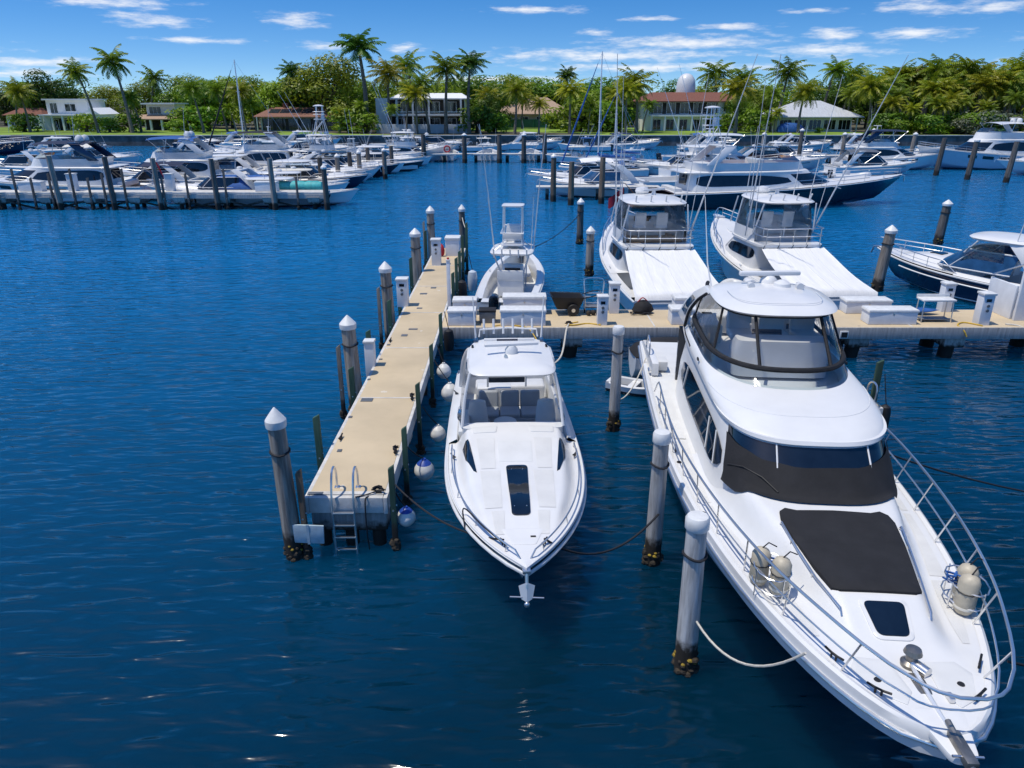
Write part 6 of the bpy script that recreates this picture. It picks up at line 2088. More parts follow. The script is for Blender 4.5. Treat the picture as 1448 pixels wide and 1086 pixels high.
# ---------------------------------------------------------------- left marina
by, bH, bL, bz = motor_yacht('long white motor yacht with dark side windows and navy canopy, bow to the left edge', (-33.0, 69.2), (-50.5, 68.0), 5.0, 'hull_white', bimini='navy_canvas', hs=1.0)
fl_ = thing('boat_flag', 'faded red flag hanging from a staff at the stern of the long motor yacht', 'flag', (-32.4, 68.2, 1.2))
mk('staff', MB().tube([(0, 0, 0), (.5, 0, 2.6)], .03, 6), 'steel', fl_)
mk('cloth', MB().grid([[(.5 + .06 * i + .1 * j, .06 * math.sin(i * 1.7), 2.5 - .28 * j - .1 * i) for j in range(6)] for i in range(6)]), 'red_cloth', fl_)
motor_yacht('white motor yacht with blue glass arch and two round domes, behind the long yacht', (-27.5, 78.0), (-43.5, 77.0), 4.8, 'hull_white', bimini='blue_canvas')
express('white cruiser with blue cockpit cover moored right of the long motor yacht', (-20.5, 66.6), (-32.0, 66.4), 3.5, arch=True, cover='blue_canvas')
express('white cruiser with swept arch and blue band, third row behind the dock', (-27.0, 85.0), (-39, 84.0), 3.8, glass='blue_glass', top='hard')
motor_yacht('white yacht with black canvas on the flybridge, beneath the tall masts', (-24.0, 92.5), (-39.0, 91.0), 4.8, bimini='black_canvas', dome_=False)
sailboat('sailboat with twin bare masts rising over the left marina', (-27.5, 100.5), (-40.0, 99.0), 3.6, mast=13.2, boom='black_canvas', name='ketch')
sportfish('white sport fishing boat with green tinted tower shade in the left marina', (-32.0, 103.5), (-19.5, 105.0), 4.2, covered=False, tower=True, rig=7)
sportfish('white sport fishing boat with long crossed outriggers by the two storey house', (-22.0, 112.5), (-9.5, 113.5), 4.2, covered=False, rig=10)
tc_, th_, tl_ = center_console('white open boat with teal air tubes on deck, nearest in the left marina', (-26.8, 65.2), (-13.2, 65.2), 3.3, n_eng=3, ttop_len=3.4)
for k in range(3):
    tag(mk('towable_tube', MB().lathe((0, 0, 0), [(.05, -.8), (.42, -.75), (.5, -.4), (.5, .4), (.42, .75), (.05, .8)], 14, Matrix.Rotation(math.pi / 2, 3, 'Y')), 'teal_canvas', loc=(-19.6 + 1.3 * k, 64.8, 1.55)),
        'teal inflated tube lying on the foredeck of the nearest open boat in the left marina', 'tube', 'teal tubes on the open boat')
for s in (-1, 1):
    sec = [th_.section(t_) for t_ in (.70, .74, .78, .84)]
    mk('hull_window', MB().grid([[(a[-4][0], s * (a[-4][1] + .02), a[-4][2] + .10 * (i == 0)), (a[-2][0], s * (a[-2][1] + .02), a[-2][2] - .04)] for i, a in enumerate(sec)]), 'dark_glass', tc_)
center_console('white open boat with long white top, second in the left marina', (-27.2, 70.6), (-15.2, 70.8), 3.2, ttop_len=4.0, n_eng=2)
express('white cruiser with dark bottom, third bow from the near end in the left marina', (-26.0, 76.5), (-14.4, 76.8), 3.4, hull='hull_navy', arch=False, top='hard')
express('long white sport boat with flat foredeck, fourth bow in the left marina', (-26.5, 83.0), (-14.6, 83.4), 3.5, arch=True, glass='blue_glass')
express('navy runabout with curved dark hardtop, fifth bow in the left marina', (-25.5, 90.0), (-13.2, 90.4), 3.6, hull='hull_navy_deep', top='hard', topmat='slate_paint')
center_console('navy open boat with white top, outermost bow of the left marina', (-24.0, 97.5), (-11.2, 98.2), 3.5, hull='hull_navy_deep', n_eng=3, ttop_len=3.6)
center_console('white open boat with twin whips behind the outermost navy bow', (-21.0, 105.0), (-11.0, 106.0), 3.0, n_eng=2)
center_console('white open boat at the far corner of the left marina', (-17.0, 113.0), (-27.0, 112.0), 3.0, n_eng=2, top='white_canvas')
for k, (a, b_, lab, kind, kw) in enumerate((
        ((-29.6, 73.0), (-40.5, 72.4), 'white cruiser with navy awning between the long yacht and the blue glass yacht', express, dict(B=3.5, top='bimini', topmat='navy_canvas')),
        ((-29.6, 81.6), (-39.5, 81.2), 'white open boat with cream top on the left side of the marina pier', center_console, dict(B=3.0, top='cream', ttop_len=3.0)),
        ((-29.6, 88.6), (-41.5, 88.0), 'white cruiser with hardtop and blue glass left of the marina pier', express, dict(B=3.7, top='hard', glass='blue_glass', h=1.1)),
        ((-29.6, 96.5), (-39.0, 96.2), 'white open boat with twin engines and pale blue top left of the marina pier', center_console, dict(B=3.0, top='ice_paint')),
        ((-29.8, 108.5), (-43.0, 108.0), 'tall white cruiser with hardtop at the back of the left marina', express, dict(B=4.2, top='hard', h=1.25)),
        ((-25.8, 73.6), (-15.8, 73.9), 'white open boat with long cream top between two cruisers of the right bows', center_console, dict(B=3.1, top='cream', ttop_len=3.6)),
        ((-25.6, 79.8), (-15.6, 80.1), 'white open boat with three dark engines in the middle of the right bows', center_console, dict(B=3.2, n_eng=3, ttop_len=3.2)),
        ((-25.2, 86.6), (-14.8, 86.9), 'white cruiser with black cockpit cover among the right bows', express, dict(B=3.4, cover='black_canvas', arch=True)),
        ((-24.8, 94.0), (-13.2, 94.4), 'white open boat with tower between the two navy boats', center_console, dict(B=3.2, tower=True, ttop_len=2.8)),
        ((-22.5, 101.6), (-11.4, 102.0), 'white cruiser with hardtop just behind the outermost navy bow', express, dict(B=3.5, top='hard')),
        ((-52.0, 118.0), (-41.0, 117.5), 'white cruiser with blue awning on the far side of the left marina', express, dict(B=3.5, top='bimini', topmat='blue_canvas')),
        ((-64.0, 113.0), (-54.0, 112.0), 'white open boat with black top far behind the long yacht', center_console, dict(B=3.0, top='slate_paint')),
        ((-36.0, 126.0), (-25.0, 127.0), 'white cruiser with arch near the ranch house lawn', express, dict(B=3.5)),
        ((-30.0, 133.0), (-40.0, 134.0), 'white open boat with pale top near the ranch house seawall', center_console, dict(B=3.0, top='white_canvas')),
        ((-20.0, 122.0), (-8.5, 123.0), 'white cruiser with hardtop before the balcony house garden wall', express, dict(B=3.8, top='hard', h=1.2)),
        ((38.5, 92.5), (49.5, 93.5), 'white cruiser with grey awning seen over the navy yacht foredeck', express, dict(B=3.6, top='bimini', topmat='plate')),
        ((22.0, 114.0), (31.0, 115.0), 'white open boat with twin engines under the villa lawn', center_console, dict(B=3.0)),
        ((13.5, 112.5), (4.0, 111.5), 'white open boat on the far side of the sailboats', center_console, dict(B=2.9, top='cream')))):
    kind(lab, a, b_, **kw)
for k, (x, y, L_, lab, kind, kw) in enumerate((
        (-96, 146, 9.5, 'white runabout near the left shore cottage', express, dict(B=3.2, arch=False, cover='navy_canvas')),
        (-70, 122, 11, 'white cruiser with grey hardtop between shore yacht and long yacht', express, dict(B=3.6, top='hard', topmat='gelcoat_grey', h=1.15)),
        (-50, 146.5, 10, 'white cruiser with blue awning under the white porch house', express, dict(B=3.3, top='bimini', topmat='blue_canvas')),
        (-47, 134, 10, 'white open boat with cream top off the white porch house', center_console, dict(B=3.1, top='cream', ttop_len=3.2)),
        (-38, 146.5, 11, 'white cruiser with hardtop along the ranch house seawall', express, dict(B=3.6, top='hard', h=1.2)),
        (-56, 104, 11, 'white cruiser with tan awning left of the blue glass yacht', express, dict(B=3.6, top='bimini', topmat='cream')),
        (-60, 92, 11, 'white open cruiser in the water left of the blue glass yacht', express, dict(B=3.5, arch=True)),
        (-22, 146.5, 10, 'white open boat with black engines left of the garden wall', center_console, dict(B=3.1, ttop_len=3.2)),
        (-13, 140, 11, 'white cruiser with black cover in front of the garden wall', express, dict(B=3.4, cover='black_canvas')),
        (-33, 119, 12, 'white cruiser with hardtop and dark hull at the back corner of the marina', express, dict(B=3.8, hull='hull_navy', top='hard', h=1.15)),
        (-4.5, 138, 9, 'white open boat with cream top across the channel below the bungalow lawn', center_console, dict(B=3.0, top='cream')),
        (4.5, 143, 10, 'white cruiser with hardtop along the seawall below the bungalow lawn', express, dict(B=3.4, top='hard', h=1.1)),
        (13, 139, 9.5, 'white open boat with blue top along the bungalow seawall', center_console, dict(B=3.0, top='blue_canvas')),
        (22, 142, 11, 'white cruiser with navy awning left of the villa seawall', express, dict(B=3.5, top='bimini', topmat='navy_canvas')),
        (52, 138, 11, 'white cruiser with arch left of the pavilion lawn', express, dict(B=3.5)),
        (44, 122, 9, 'white open boat with grey top right of the pier boats', center_console, dict(B=3.0, top='plate')),
        (64, 140, 10, 'white cruiser with hardtop along the pavilion lawn seawall', express, dict(B=3.4, top='hard')),
        (36, 140, 10, 'white cruiser with blue awning along the villa seawall', express, dict(B=3.3, top='bimini', topmat='blue_canvas')))):
    d_ = 1 if k % 3 else -1
    kind(lab, (x - d_ * L_ / 2, y), (x + d_ * L_ / 2, y + .6), **kw)
# boats by the left shore
motor_yacht('dark navy yacht by the left shore lawn', (-103, 130), (-79, 127.5), 5.4, 'hull_navy', bimini='black_canvas', dome_=False, hull_windows=False, teak=False)
express('white tender boat hoisted on davits beside the navy shore yacht', (-84.0, 139.5), (-76.0, 138.0), 3.0, cover='black_canvas', arch=False)
express('low dark boat under a cover along the left seawall', (-64, 147), (-54, 147), 3.0, hull='hull_navy', cover='black_canvas', arch=False)
# dock of the left marina
lm = thing('marina_dock', 'pale dock on crossed piles in front of the left marina', 'dock', (-47, 62.2, 0))
mk('deck', MB().box((15.8, .9, 1.28), (31.6, 1.8, .22)), 'concrete_pale', lm, bev=.02)
mk('edge_beam', MB().box((15.8, -.04, 1.05), (31.4, .1, .3)), 'cap_beam', lm)
for k in range(9):
    x = 1. + 3.7 * k
    mk('cap_beam', MB().box((x, .9, .72), (.8, 1.7, .6), taper=1.3), 'cap_beam', lm, bev=.03)
    for yy in (.3, 1.5):
        mk('support_pile', MB().cyl((x, yy, -1), (x, yy, .5), .17), 'pile_concrete', lm)
    if k < 8:
        mk('brace', MB().tube([(x, .1, .75), (x + 3.6, .1, -.1)], .08, 6).tube([(x + 3.6, .12, .75), (x, .12, -.1)], .08, 6) if k % 3 != 1 else MB().tube([(x, .1, .75), (x + 3.6, .1, -.1)], .08, 6), 'timber_dark', lm)
lm2 = thing('marina_pier', 'long pale pier running back between the rows of the left marina', 'dock', (-28.2, 64.2, 0))
mk('deck', MB().box((0, 26, 1.2), (1.6, 52, .2)), 'concrete_pale', lm2)
for k in range(8):
    mk('support_pile', MB().cyl((0, 3 + 6.6 * k, -1), (0, 3 + 6.6 * k, 1.1), .2), 'pile_concrete', lm2)
for k, px in enumerate((67, 146, 214, 297, 380, 456)):
    gx, gy = ground(px + 15 - k * 2, 298)
    piling(gx, 62.0, (4.3, 4.2, 4.1, 4.05, 4.1, 3.4)[k], .22, '%s tall grey piling from the left in front of the left marina dock' % ORD[k], 'timber_grey' if k % 2 == 0 else 'timber_dark', cap=None if k < 5 else 'cone', tilt=(-.035 + .006 * k, .0), lod=1)
for k, px in enumerate((3, 24, 50, 73, 98, 128, 150, 170, 198, 250, 283, 335, 432)):
    gx, gy = ground(px, 292)
    post(gx, 62.05, 2.6 + .35 * ((k * 7) % 3), '%s short dark post from the left along the left marina dock' % ORD[k], 'timber_dark', w=.15, d=.15)
for k, (px, py) in enumerate(((456, 262), (480, 258), (497, 250), (510, 250), (522, 240), (545, 245), (555, 236))):
    gx, gy = ground(px, py + 8)
    piling(gx, gy, 3.2, .25, '%s piling from the near end between the bows of the left marina' % ORD[k], 'timber_grey' if k % 2 else 'timber_dark', lod=1, cap='cone' if k % 2 else None)
for k, (px, w_) in enumerate(((15, 2.0), (355, 1.9))):
    gx, gy = ground(px + 14, 274, 1.38)
    dock_box(gx, 63.0, w_, .8, .8, 'white box at the %s end of the left marina dock' % ('left' if k == 0 else 'right'), 1.39)
for k, px in enumerate((106, 243)):
    gx, gy = ground(px, 270, 1.38)
    pedestal(gx, 63.2, 1.39, 1.35, .62, 'pale pedestal on the left marina dock %s' % ('below the long yacht windows' if k == 0 else 'beside the covered cruiser'), False)
# ---------------------------------------------------------------- channel pier with boats on lifts
cp_ = thing('channel_pier', 'thin pale pier on dark piles across the channel before the far lawns', 'dock', (-16.0, 112.5, 0))
mk('deck', MB().box((13, 0, 1.15), (26, 1.6, .22)), 'concrete_pale', cp_, bev=.02)
for k in range(6):
    mk('support_pile', MB().cyl((1.5 + 4.6 * k, 0, -1), (1.5 + 4.6 * k, 0, 1.05), .24), 'timber_dark', cp_)
for k, (px, lab, eng) in enumerate(((583, 'white boat with cream top on the channel pier, leftmost of the row', 'gelcoat'), (633, 'boat with dark cockpit and a red ring beside it on the channel pier', 'gelcoat'), (690, 'white boat with pale top, third on the channel pier', 'gelcoat'), (748, 'small white boat with twin whips, rightmost on the channel pier', 'gelcoat'))):
    x = (px - 724) / F_PX * 117
    center_console(lab, (x, 114.6), (x + .3, 123.5), 3.8, n_eng=3, eng=eng, top='gelcoat' if k != 1 else 'slate_paint', ttop_len=3.4)
tag(mk('life_ring', MB().tube([((637 - 724) / F_PX * 113 + .42 * math.cos(a * .449), 112.2, 1.9 + .42 * math.sin(a * .449)) for a in range(14)], .1, 8, closed=True), 'red_cloth'), 'red life ring standing on the channel pier by the dark cockpit boat', 'life ring')
for k, px in enumerate((605, 660, 707, 740, 768)):
    piling((px - 724) / F_PX * 111.5, 111.4, 3.9, .33, '%s dark piling from the left along the channel pier' % ORD[k], 'timber_dark', cap='cone' if k % 2 else None, lod=1)
# ---------------------------------------------------------------- right channel pier with boats
rp = thing('channel_pier', 'long pale pier behind the navy yacht bow with small boats along it', 'dock', (28.0, 108, 0))
mk('deck', MB().box((17, 0, 1.2), (34, 1.8, .25)), 'concrete_pale', rp, bev=.02)
for k in range(7):
    mk('support_pile', MB().cyl((2 + 5 * k, 0, -1), (2 + 5 * k, 0, 1.05), .3), 'timber_dark', rp)
for k, (px, lab) in enumerate(((1090, 'white boat with rounded cabin on the pier below the grey roofed house'), (1180, 'white boat with dark cockpit, middle of the pier behind the navy bow'), (1235, 'white boat with glassy cabin, right end of the pier behind the navy bow'))):
    x = (px - 724) / F_PX * 113
    (express if k != 1 else center_console)(lab, (x - 4.0, 111.5), (x + 4.2, 112.0), 3.0, top='hard') if k != 1 else center_console(lab, (x - 3.5, 111.5), (x + 3.5, 112), 2.8, n_eng=1)
for k, px in enumerate((1062, 1112, 1170, 1205, 1262)):
    piling((px - 724) / F_PX * 106.8, 106.7, 4.2 + .5 * (k % 2), .3, '%s piling from the left along the pier behind the navy bow' % ORD[k], 'timber_dark' if k % 2 else 'timber_grey', cap='cone', lod=1, tilt=(.06 if k > 2 else 0, 0))
rb_ = thing('inflatable_tender', 'grey inflatable tender floating behind the navy yacht foredeck', 'dinghy', (35.5, 84.5, .1), .05)
tp = [(4.2 * 0, -.8, .45), (2.8, -.8, .45), (3.8, -.45, .6), (4.15, 0, .66), (3.8, .45, .6), (2.8, .8, .45), (0, .8, .45)]
mk('tube_collar', MB().tube(bez(tp, 4), .30, 10), 'gelcoat_grey', rb_)
mk('floor', MB().box((1.9, 0, .3), (3.6, 1.2, .1)), 'plate', rb_)
mk('console', MB().box((1.6, 0, .75), (.6, .6, .8)), 'gelcoat', rb_, bev=.06)
outboard(rb_, -.1, 0, .6, 'cowl_black')
# ---------------------------------------------------------------- right hand yachts, bows to the left
motor_yacht('white sedan yacht with dark oval windows at the right edge, largest there', (72.0, 103.5), (53.0, 101), 5.6, 'hull_ice', hs=1.25, bimini='gelcoat', dome_=True, teak=False)
express('long white open yacht in front of the sedan yacht at the right edge', (76.5, 94.0), (58.5, 92.5), 4.6, h=1.2, top='hard', glass='dark_glass')
motor_yacht('white yacht partly cut by the right edge, farthest of the right hand row', (88, 114.5), (70.0, 112), 5.2, 'hull_white', hs=1.2, bimini='gelcoat_grey', teak=False)
for k, (bx, by_, lab) in enumerate(((1313, 262, 'leftmost'), (1357, 268, 'middle'), (1412, 272, 'right hand'))):
    gx, gy = ground(bx + 10, by_ - 14)
    piling(gx, gy, 4.3, .3, '%s of three dark leaning pilings before the right hand yachts' % lab, 'timber_dark', cap='flat' if k == 1 else None, tilt=(.06, .0), lod=1)
for k, (px, py) in enumerate(((782, 285), (807, 290), (850, 288))):
    gx, gy = ground(px, py)
    piling(gx, gy, 3.9 - .3 * (k % 2), .24, '%s brown piling from the left at the short pier' % ORD[k], 'timber_brown', cap='cone' if k == 0 else None, lod=1, tilt=(.0, 0))
# ================================================================ houses along the far shore


def at(px, py, Y):
    d = px_dir(px, py)
    t = Y / d.y
    return d.x * t, CAM_H + d.z * t


def house(name, label, px0, px1, Y, depth=12., cat='house'):
    x0, x1 = at(px0, 180, Y)[0], at(px1, 180, Y)[0]
    t = thing(name, label, cat, ((x0 + x1) / 2, Y, LAND))
    return t, x1 - x0


def win(p, x, y, z, w, h, bars=1, frame='stucco_white', glass='house_glass', name='window'):
    """a recessed pane in a proud frame on a wall that faces the water"""
    b = MB()
    for s in (-1, 1):
        b.box((x + s * (w / 2 + .05), y - .06, z), (.1, .12, h + .2))
        b.box((x, y - .06, z + s * (h / 2 + .05)), (w, .12, .1))
    for k in range(1, bars + 1):
        b.box((x - w / 2 + w * k / (bars + 1), y - .05, z), (.06, .08, h))
    f = mk(name, b, frame, p, smooth=False)
    mk('pane', MB().box((x, y - .015, z), (w, .03, h)), glass, f, smooth=False)
    return f


def hip(p, w, d, z, h, over=.6, mat='roof_terracotta', x=0., y=0., ridge=.5, name='roof'):
    a, b = w / 2 + over, d / 2 + over
    r = a * ridge
    mk(name, MB().add([(x - a, y - b, z), (x + a, y - b, z), (x + a, y + b, z), (x - a, y + b, z), (x - r, y, z + h), (x + r, y, z + h),
                       (x - a, y - b, z - .18), (x + a, y - b, z - .18), (x + a, y + b, z - .18), (x - a, y + b, z - .18)],
                      [(0, 1, 5, 4), (1, 2, 5), (2, 3, 4, 5), (3, 0, 4), (6, 7, 1, 0), (7, 8, 2, 1), (8, 9, 3, 2), (9, 6, 0, 3), (9, 8, 7, 6)]), mat, p, smooth=False)


def body(p, w, d, z0, z1, mat='stucco_white', x=0., y=0., name='wall'):
    return mk(name, MB().box((x, y, (z0 + z1) / 2), (w, d, z1 - z0)), mat, p, bev=.03, seg=1)


# small red roofed cottage at the left
h, w = house('cottage', 'small white cottage with a red tiled roof at the far left', 12, 62, 188)
body(h, w, 7, -.3, 3.2, y=3.5)
hip(h, w, 7, 3.3, 1.6, y=3.5)
for k in range(3):
    win(h, -w * .3 + w * .3 * k, 0, 1.6, 1.5, 1.6)
# modern white two storey
h, w = house('modern_house', 'white two storey modern house with a porch, left of the tall leaning palms', 56, 150, 178)
body(h, w * .68, 9, -.3, 3.3, x=-w * .12, y=5.5)
body(h, w * .62, 8, 3.3, 6.6, x=-w * .1, y=6)
mk('roof_slab', MB().box((-w * .1, 5.7, 6.75), (w * .66, 9.4, .3)), 'roof_white', h)
mk('roof_slab', MB().box((-w * .05, 1.2, 3.45), (w * .78, 5.5, .28)), 'roof_white', h)
mk('gable_roof', MB().rings([[(w * .22, -1, 3.6), (w * .34, -1, 5.0), (w * .48, -1, 3.6)], [(w * .22, 8, 3.6), (w * .34, 8, 5.0), (w * .48, 8, 3.6)]]), 'roof_white', h, smooth=False)
body(h, w * .24, 8, -.3, 3.6, x=w * .35, y=3.6)
win(h, -w * .30, 2.0, 4.9, 1.6, 2.1)
win(h, -w * .05, 2.0, 5.0, 2.4, 1.5)
win(h, w * .35, -.4, 1.6, 1.6, 1.7)
for k in range(5):
    mk('column', MB().box((-w * .40 + w * .16 * k, -1.2, 1.55), (.4, .4, 3.4)), 'stucco_white', h)
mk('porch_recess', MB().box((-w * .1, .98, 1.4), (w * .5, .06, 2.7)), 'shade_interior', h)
for k in range(3):
    win(h, -w * .28 + w * .16 * k, .94, 1.4, 1.4, 2.2)
# white house with porch
h, w = house('white_house', 'white house with flat upper roof and arched porch, right of the leaning palms', 196, 252, 180)
body(h, w * .8, 7, -.3, 3.0, x=0, y=4.8)
body(h, w * .72, 6, 3.0, 5.7, x=.2, y=5.2)
mk('roof_slab', MB().box((.2, 4.8, 5.85), (w * .86, 8.2, .3)), 'roof_white', h)
mk('porch_roof', MB().add([(-w * .5, -1, 2.6), (w * .5, -1, 2.6), (w * .5, 2.2, 3.5), (-w * .5, 2.2, 3.5), (-w * .5, -1, 2.4), (w * .5, -1, 2.4), (w * .5, 2.2, 3.2), (-w * .5, 2.2, 3.2)], [(0, 1, 2, 3), (7, 6, 5, 4), (0, 4, 5, 1), (1, 5, 6, 2), (3, 7, 4, 0), (2, 6, 7, 3)]), 'roof_tan', h, smooth=False)
for k in range(4):
    mk('column', MB().box((-w * .42 + w * .28 * k, -.6, 1.2), (.45, .45, 2.8)), 'stucco_white', h)
win(h, -w * .12, 2.2, 4.4, 2.6, 1.5, 2)
mk('porch_recess', MB().box((0, 1.27, 1.3), (w * .72, .06, 2.4)), 'shade_interior', h)
# brown roofed ranch with solar panels
h, w = house('ranch_house', 'low ranch house with a brown tiled roof, solar panels and a dark screened porch', 364, 482, 178)
body(h, w * .94, 10, -.3, 3.0, 'stucco_grey', y=6)
hip(h, w, 11, 3.1, 2.0, .8, 'roof_brown', y=6, ridge=.72)
mk('chimney', MB().box((-w * .22, 6, 5.2), (1.3, 1.0, 1.6)), 'red_brick', h)
for k in range(4):
    f = mk('solar_panel', MB().box((-w * .32 + k * 2.5, 3.2, 4.26), (2.3, 2.6, .08), M_=Matrix.Rotation(math.atan2(2.0, 6.3), 3, 'X')), 'solar_glass', h)
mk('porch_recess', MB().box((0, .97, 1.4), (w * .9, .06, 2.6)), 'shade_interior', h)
for k in range(6):
    win(h, -w * .38 + w * .152 * k, .93, 1.4, 2.0, 2.2, 1, 'slate_paint')
mk('porch_post', MB().box((-w * .49, -.4, 1.4), (.25, .25, 3.2)), 'stucco_grey', h)
# white two storey with balconies
h, w = house('balcony_house', 'large white two storey house with deep balconies behind a row of palms', 535, 660, 174)
body(h, w * .96, 9, -.3, 3.5, y=6.6)
body(h, w * .94, 9, 3.5, 6.9, y=6.8)
hip(h, w * .8, 10, 7.0, 1.1, .8, 'roof_white', x=w * .08, y=6, ridge=.8)
body(h, 2.8, 4, -.3, 7.0, x=-w * .44, y=1.6, name='stair_tower')
mk('balcony_slab', MB().box((w * .05, 1.0, 3.55), (w * .86, 2.6, .35)), 'stucco_white', h)
for k in range(5):
    for z in (1.6, 5.2):
        mk('column', MB().box((-w * .28 + w * .18 * k, -.1, z), (.38, .38, 3.3)), 'stucco_white', h)
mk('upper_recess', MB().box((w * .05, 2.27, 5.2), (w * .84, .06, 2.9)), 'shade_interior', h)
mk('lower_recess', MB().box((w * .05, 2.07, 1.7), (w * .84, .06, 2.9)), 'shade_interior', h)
for k in range(4):
    win(h, -w * .25 + w * .19 * k, 2.2, 5.1, 2.3, 2.2)
    win(h, -w * .25 + w * .19 * k, 2.0, 1.6, 2.3, 2.4)
    mk('balcony_rail', MB().box((-w * .19 + w * .18 * k, -.1, 4.25), (w * .17, .05, .08)).box((-w * .19 + w * .18 * k, -.1, 3.98), (w * .17, .04, .04)), 'steel', h)
gw_ = tag(mk('garden_wall', MB().box((0, 0, .75), (w * 1.0, .3, 2.1)), 'stucco_grey', loc=((at(597, 180, 166)[0]), 166, LAND), bev=.03), 'pale garden wall in front of the two storey balcony house', 'wall')
# tan hip roofed house
h, w = house('bungalow', 'bungalow with a wide tan hip roof behind a green screened fence', 700, 806, 205)
body(h, w * .92, 12, -.3, 3.2, 'stucco_cream', y=7)
hip(h, w, 13, 3.3, 4.0, .9, 'roof_tan', y=7, ridge=.38)
for k in range(4):
    win(h, -w * .33 + w * .22 * k, 1.0, 1.7, 2.0, 1.7)
gf = thing('tennis_fence', 'green mesh fence standing along the lawn before the tan roofed bungalow', 'fence', (at(755, 180, 196)[0], 196, LAND))
mk('mesh_panel', MB().box((0, 0, 1.1), (22, .06, 2.1)), 'green_mesh', gf)
for k in range(9):
    mk('fence_post', MB().cyl((-11 + 2.75 * k, -.06, -.2), (-11 + 2.75 * k, -.06, 2.4), .06), 'green_paint', gf)
# red roofed two storey with the dome
h, w = house('villa', 'white two storey villa with a red tiled roof and long balcony behind the tuna tower', 906, 1046, 176)
body(h, w * .95, 10, -.3, 3.3, y=6.5)
body(h, w * .95, 10, 3.3, 6.3, y=6.5, x=.01)
hip(h, w * .97, 11, 6.4, 1.9, 1.0, 'roof_terracotta', y=6, ridge=.7)
mk('balcony_slab', MB().box((-w * .06, .4, 3.35), (w * .7, 2.4, .3)), 'stucco_white', h)
mk('upper_recess', MB().box((-w * .06, 1.47, 4.9), (w * .66, .06, 2.4)), 'shade_interior', h)
for k in range(5):
    win(h, -w * .33 + w * .135 * k, 1.42, 4.9, 1.9, 2.2, 1)
    win(h, -w * .33 + w * .135 * k, 1.46, 1.4, 1.7, 2.2, 1)
    mk('balcony_rail', MB().box((-w * .33 + w * .135 * k, -.72, 4.45), (w * .13, .05, .08)).box((-w * .33 + w * .135 * k, -.72, 4.05), (w * .13, .04, .05)), 'slate_paint', h)
for k in range(2):
    win(h, w * .36 + w * .06 * k, 1.46, 4.8, 1.0, 1.0, 1)
for k in range(6):
    mk('column', MB().box((-w * .40 + w * .135 * k, -.6, 1.5), (.3, .3, 3.4)), 'stucco_white', h)
dx, dzz = at(969, 133, 184)
dm = thing('radome_dome', 'big white dome rising above the red roof of the villa', 'dome', (dx, 184, 0))
mk('dome_shell', MB().lathe((0, 0, 0), [(1.95, 8.2), (2.15, 9.2), (2.2, 10.8), (2.15, 12.0), (1.9, 13.1), (1.35, 13.9), (.7, 14.3), (.02, 14.4)], 24), 'gelcoat', dm)
mk('dome_base', MB().cyl((0, 0, 2), (0, 0, 8.2), 1.5, n=16), 'stucco_white', dm)
# grey roofed pavilion house
h, w = house('pavilion_house', 'house with a pale grey metal hip roof and glass porch on the right shore', 1096, 1212, 172)
body(h, w * .9, 11, -.3, 3.1, 'stucco_grey', y=6.5)
hip(h, w, 12, 3.2, 3.3, .9, 'roof_grey', y=6, ridge=.25)
for k in range(5):
    win(h, -w * .36 + w * .18 * k, 1.0, 1.5, 2.6, 2.0, 2)
mk('porch_post', MB().box((-w * .48, -.4, 1.4), (.25, .25, 3.4)), 'stucco_grey', h)
mk('porch_post', MB().box((w * .48, -.4, 1.4), (.25, .25, 3.4)), 'stucco_grey', h)
bc = thing('covered_boat', 'blue tarpaulin covered boat on the lawn in front of the grey roofed house', 'boat', (at(1117, 185, 166)[0], 166, LAND))
mk('tarpaulin', MB().rings([ring(outl(-2.8, 2.9, 1.2, 1.8, 4, 24), .3), ring(outl(-2.7, 2.9, 1.2, 1.8, 4, 24), 1.1), ring(outl(-2.2, 2.2, .8, 1.8, 4, 24), 1.7), ring(outl(-1.2, 1.0, .2, 1.8, 4, 24), 2.1)]), 'blue_canvas', bc, ang=70)
mk('trailer', MB().box((0, 0, .15), (5, 1.4, .2)), 'slate_paint', bc)
# orange roof among the right trees
h, w = house('hidden_house', 'orange tiled roof showing above the trees on the right shore', 1270, 1325, 230)
body(h, w * .9, 9, -.3, 12.2, 'stucco_cream', y=5)
hip(h, w, 10, 12.3, 3.4, .8, 'roof_terracotta', y=5, ridge=.3)

# ================================================================ vegetation


def frond(mb, rnd, base, az, el, Ln, droop, nl=13, leaf=.75, wid=.2):
    p = Vector(base)
    pts = []
    n = 9
    for i in range(n + 1):
        s = i / n
        e = el - droop * s ** 1.4
        d = Vector((math.cos(az) * math.cos(e), math.sin(az) * math.cos(e), math.sin(e)))
        pts.append((p.copy(), d))
        p = p + d * (Ln / n)
    side = Vector((-math.sin(az), math.cos(az), 0))
    vs, fs = [], []
    for i in range(n):                                     # rachis ribbon
        a, b = pts[i][0], pts[i + 1][0]
        w = .055 * (1 - i / n) + .012
        k = len(vs)
        vs += [a - side * w, a + side * w, b + side * w * .8, b - side * w * .8]
        fs.append((k, k + 1, k + 2, k + 3))
    for j in range(nl):
        s = .10 + .88 * j / (nl - 1)
        i = min(n - 1, int(s * n))
        f = s * n - i
        c = pts[i][0].lerp(pts[i + 1][0], f)
        d = pts[i][1]
        l = leaf * (math.sin(math.pi * (.16 + .80 * s)) ** .7) * rnd.uniform(.85, 1.15)
        for sg in (-1, 1):
            dr = rnd.uniform(.45, 1.0)
            o = (side * sg * .8 + d * .55 - Vector((0, 0, dr))).normalized()
            t = d * wid * rnd.uniform(.8, 1.2)
            k = len(vs)
            vs += [c - t * .5, c + t * .5, c + o * l * .6 + t * .55, c + o * l, c + o * l * .6 - t * .35]
            fs.append((k, k + 1, k + 2, k + 3, k + 4))
    mb.add(vs, fs)


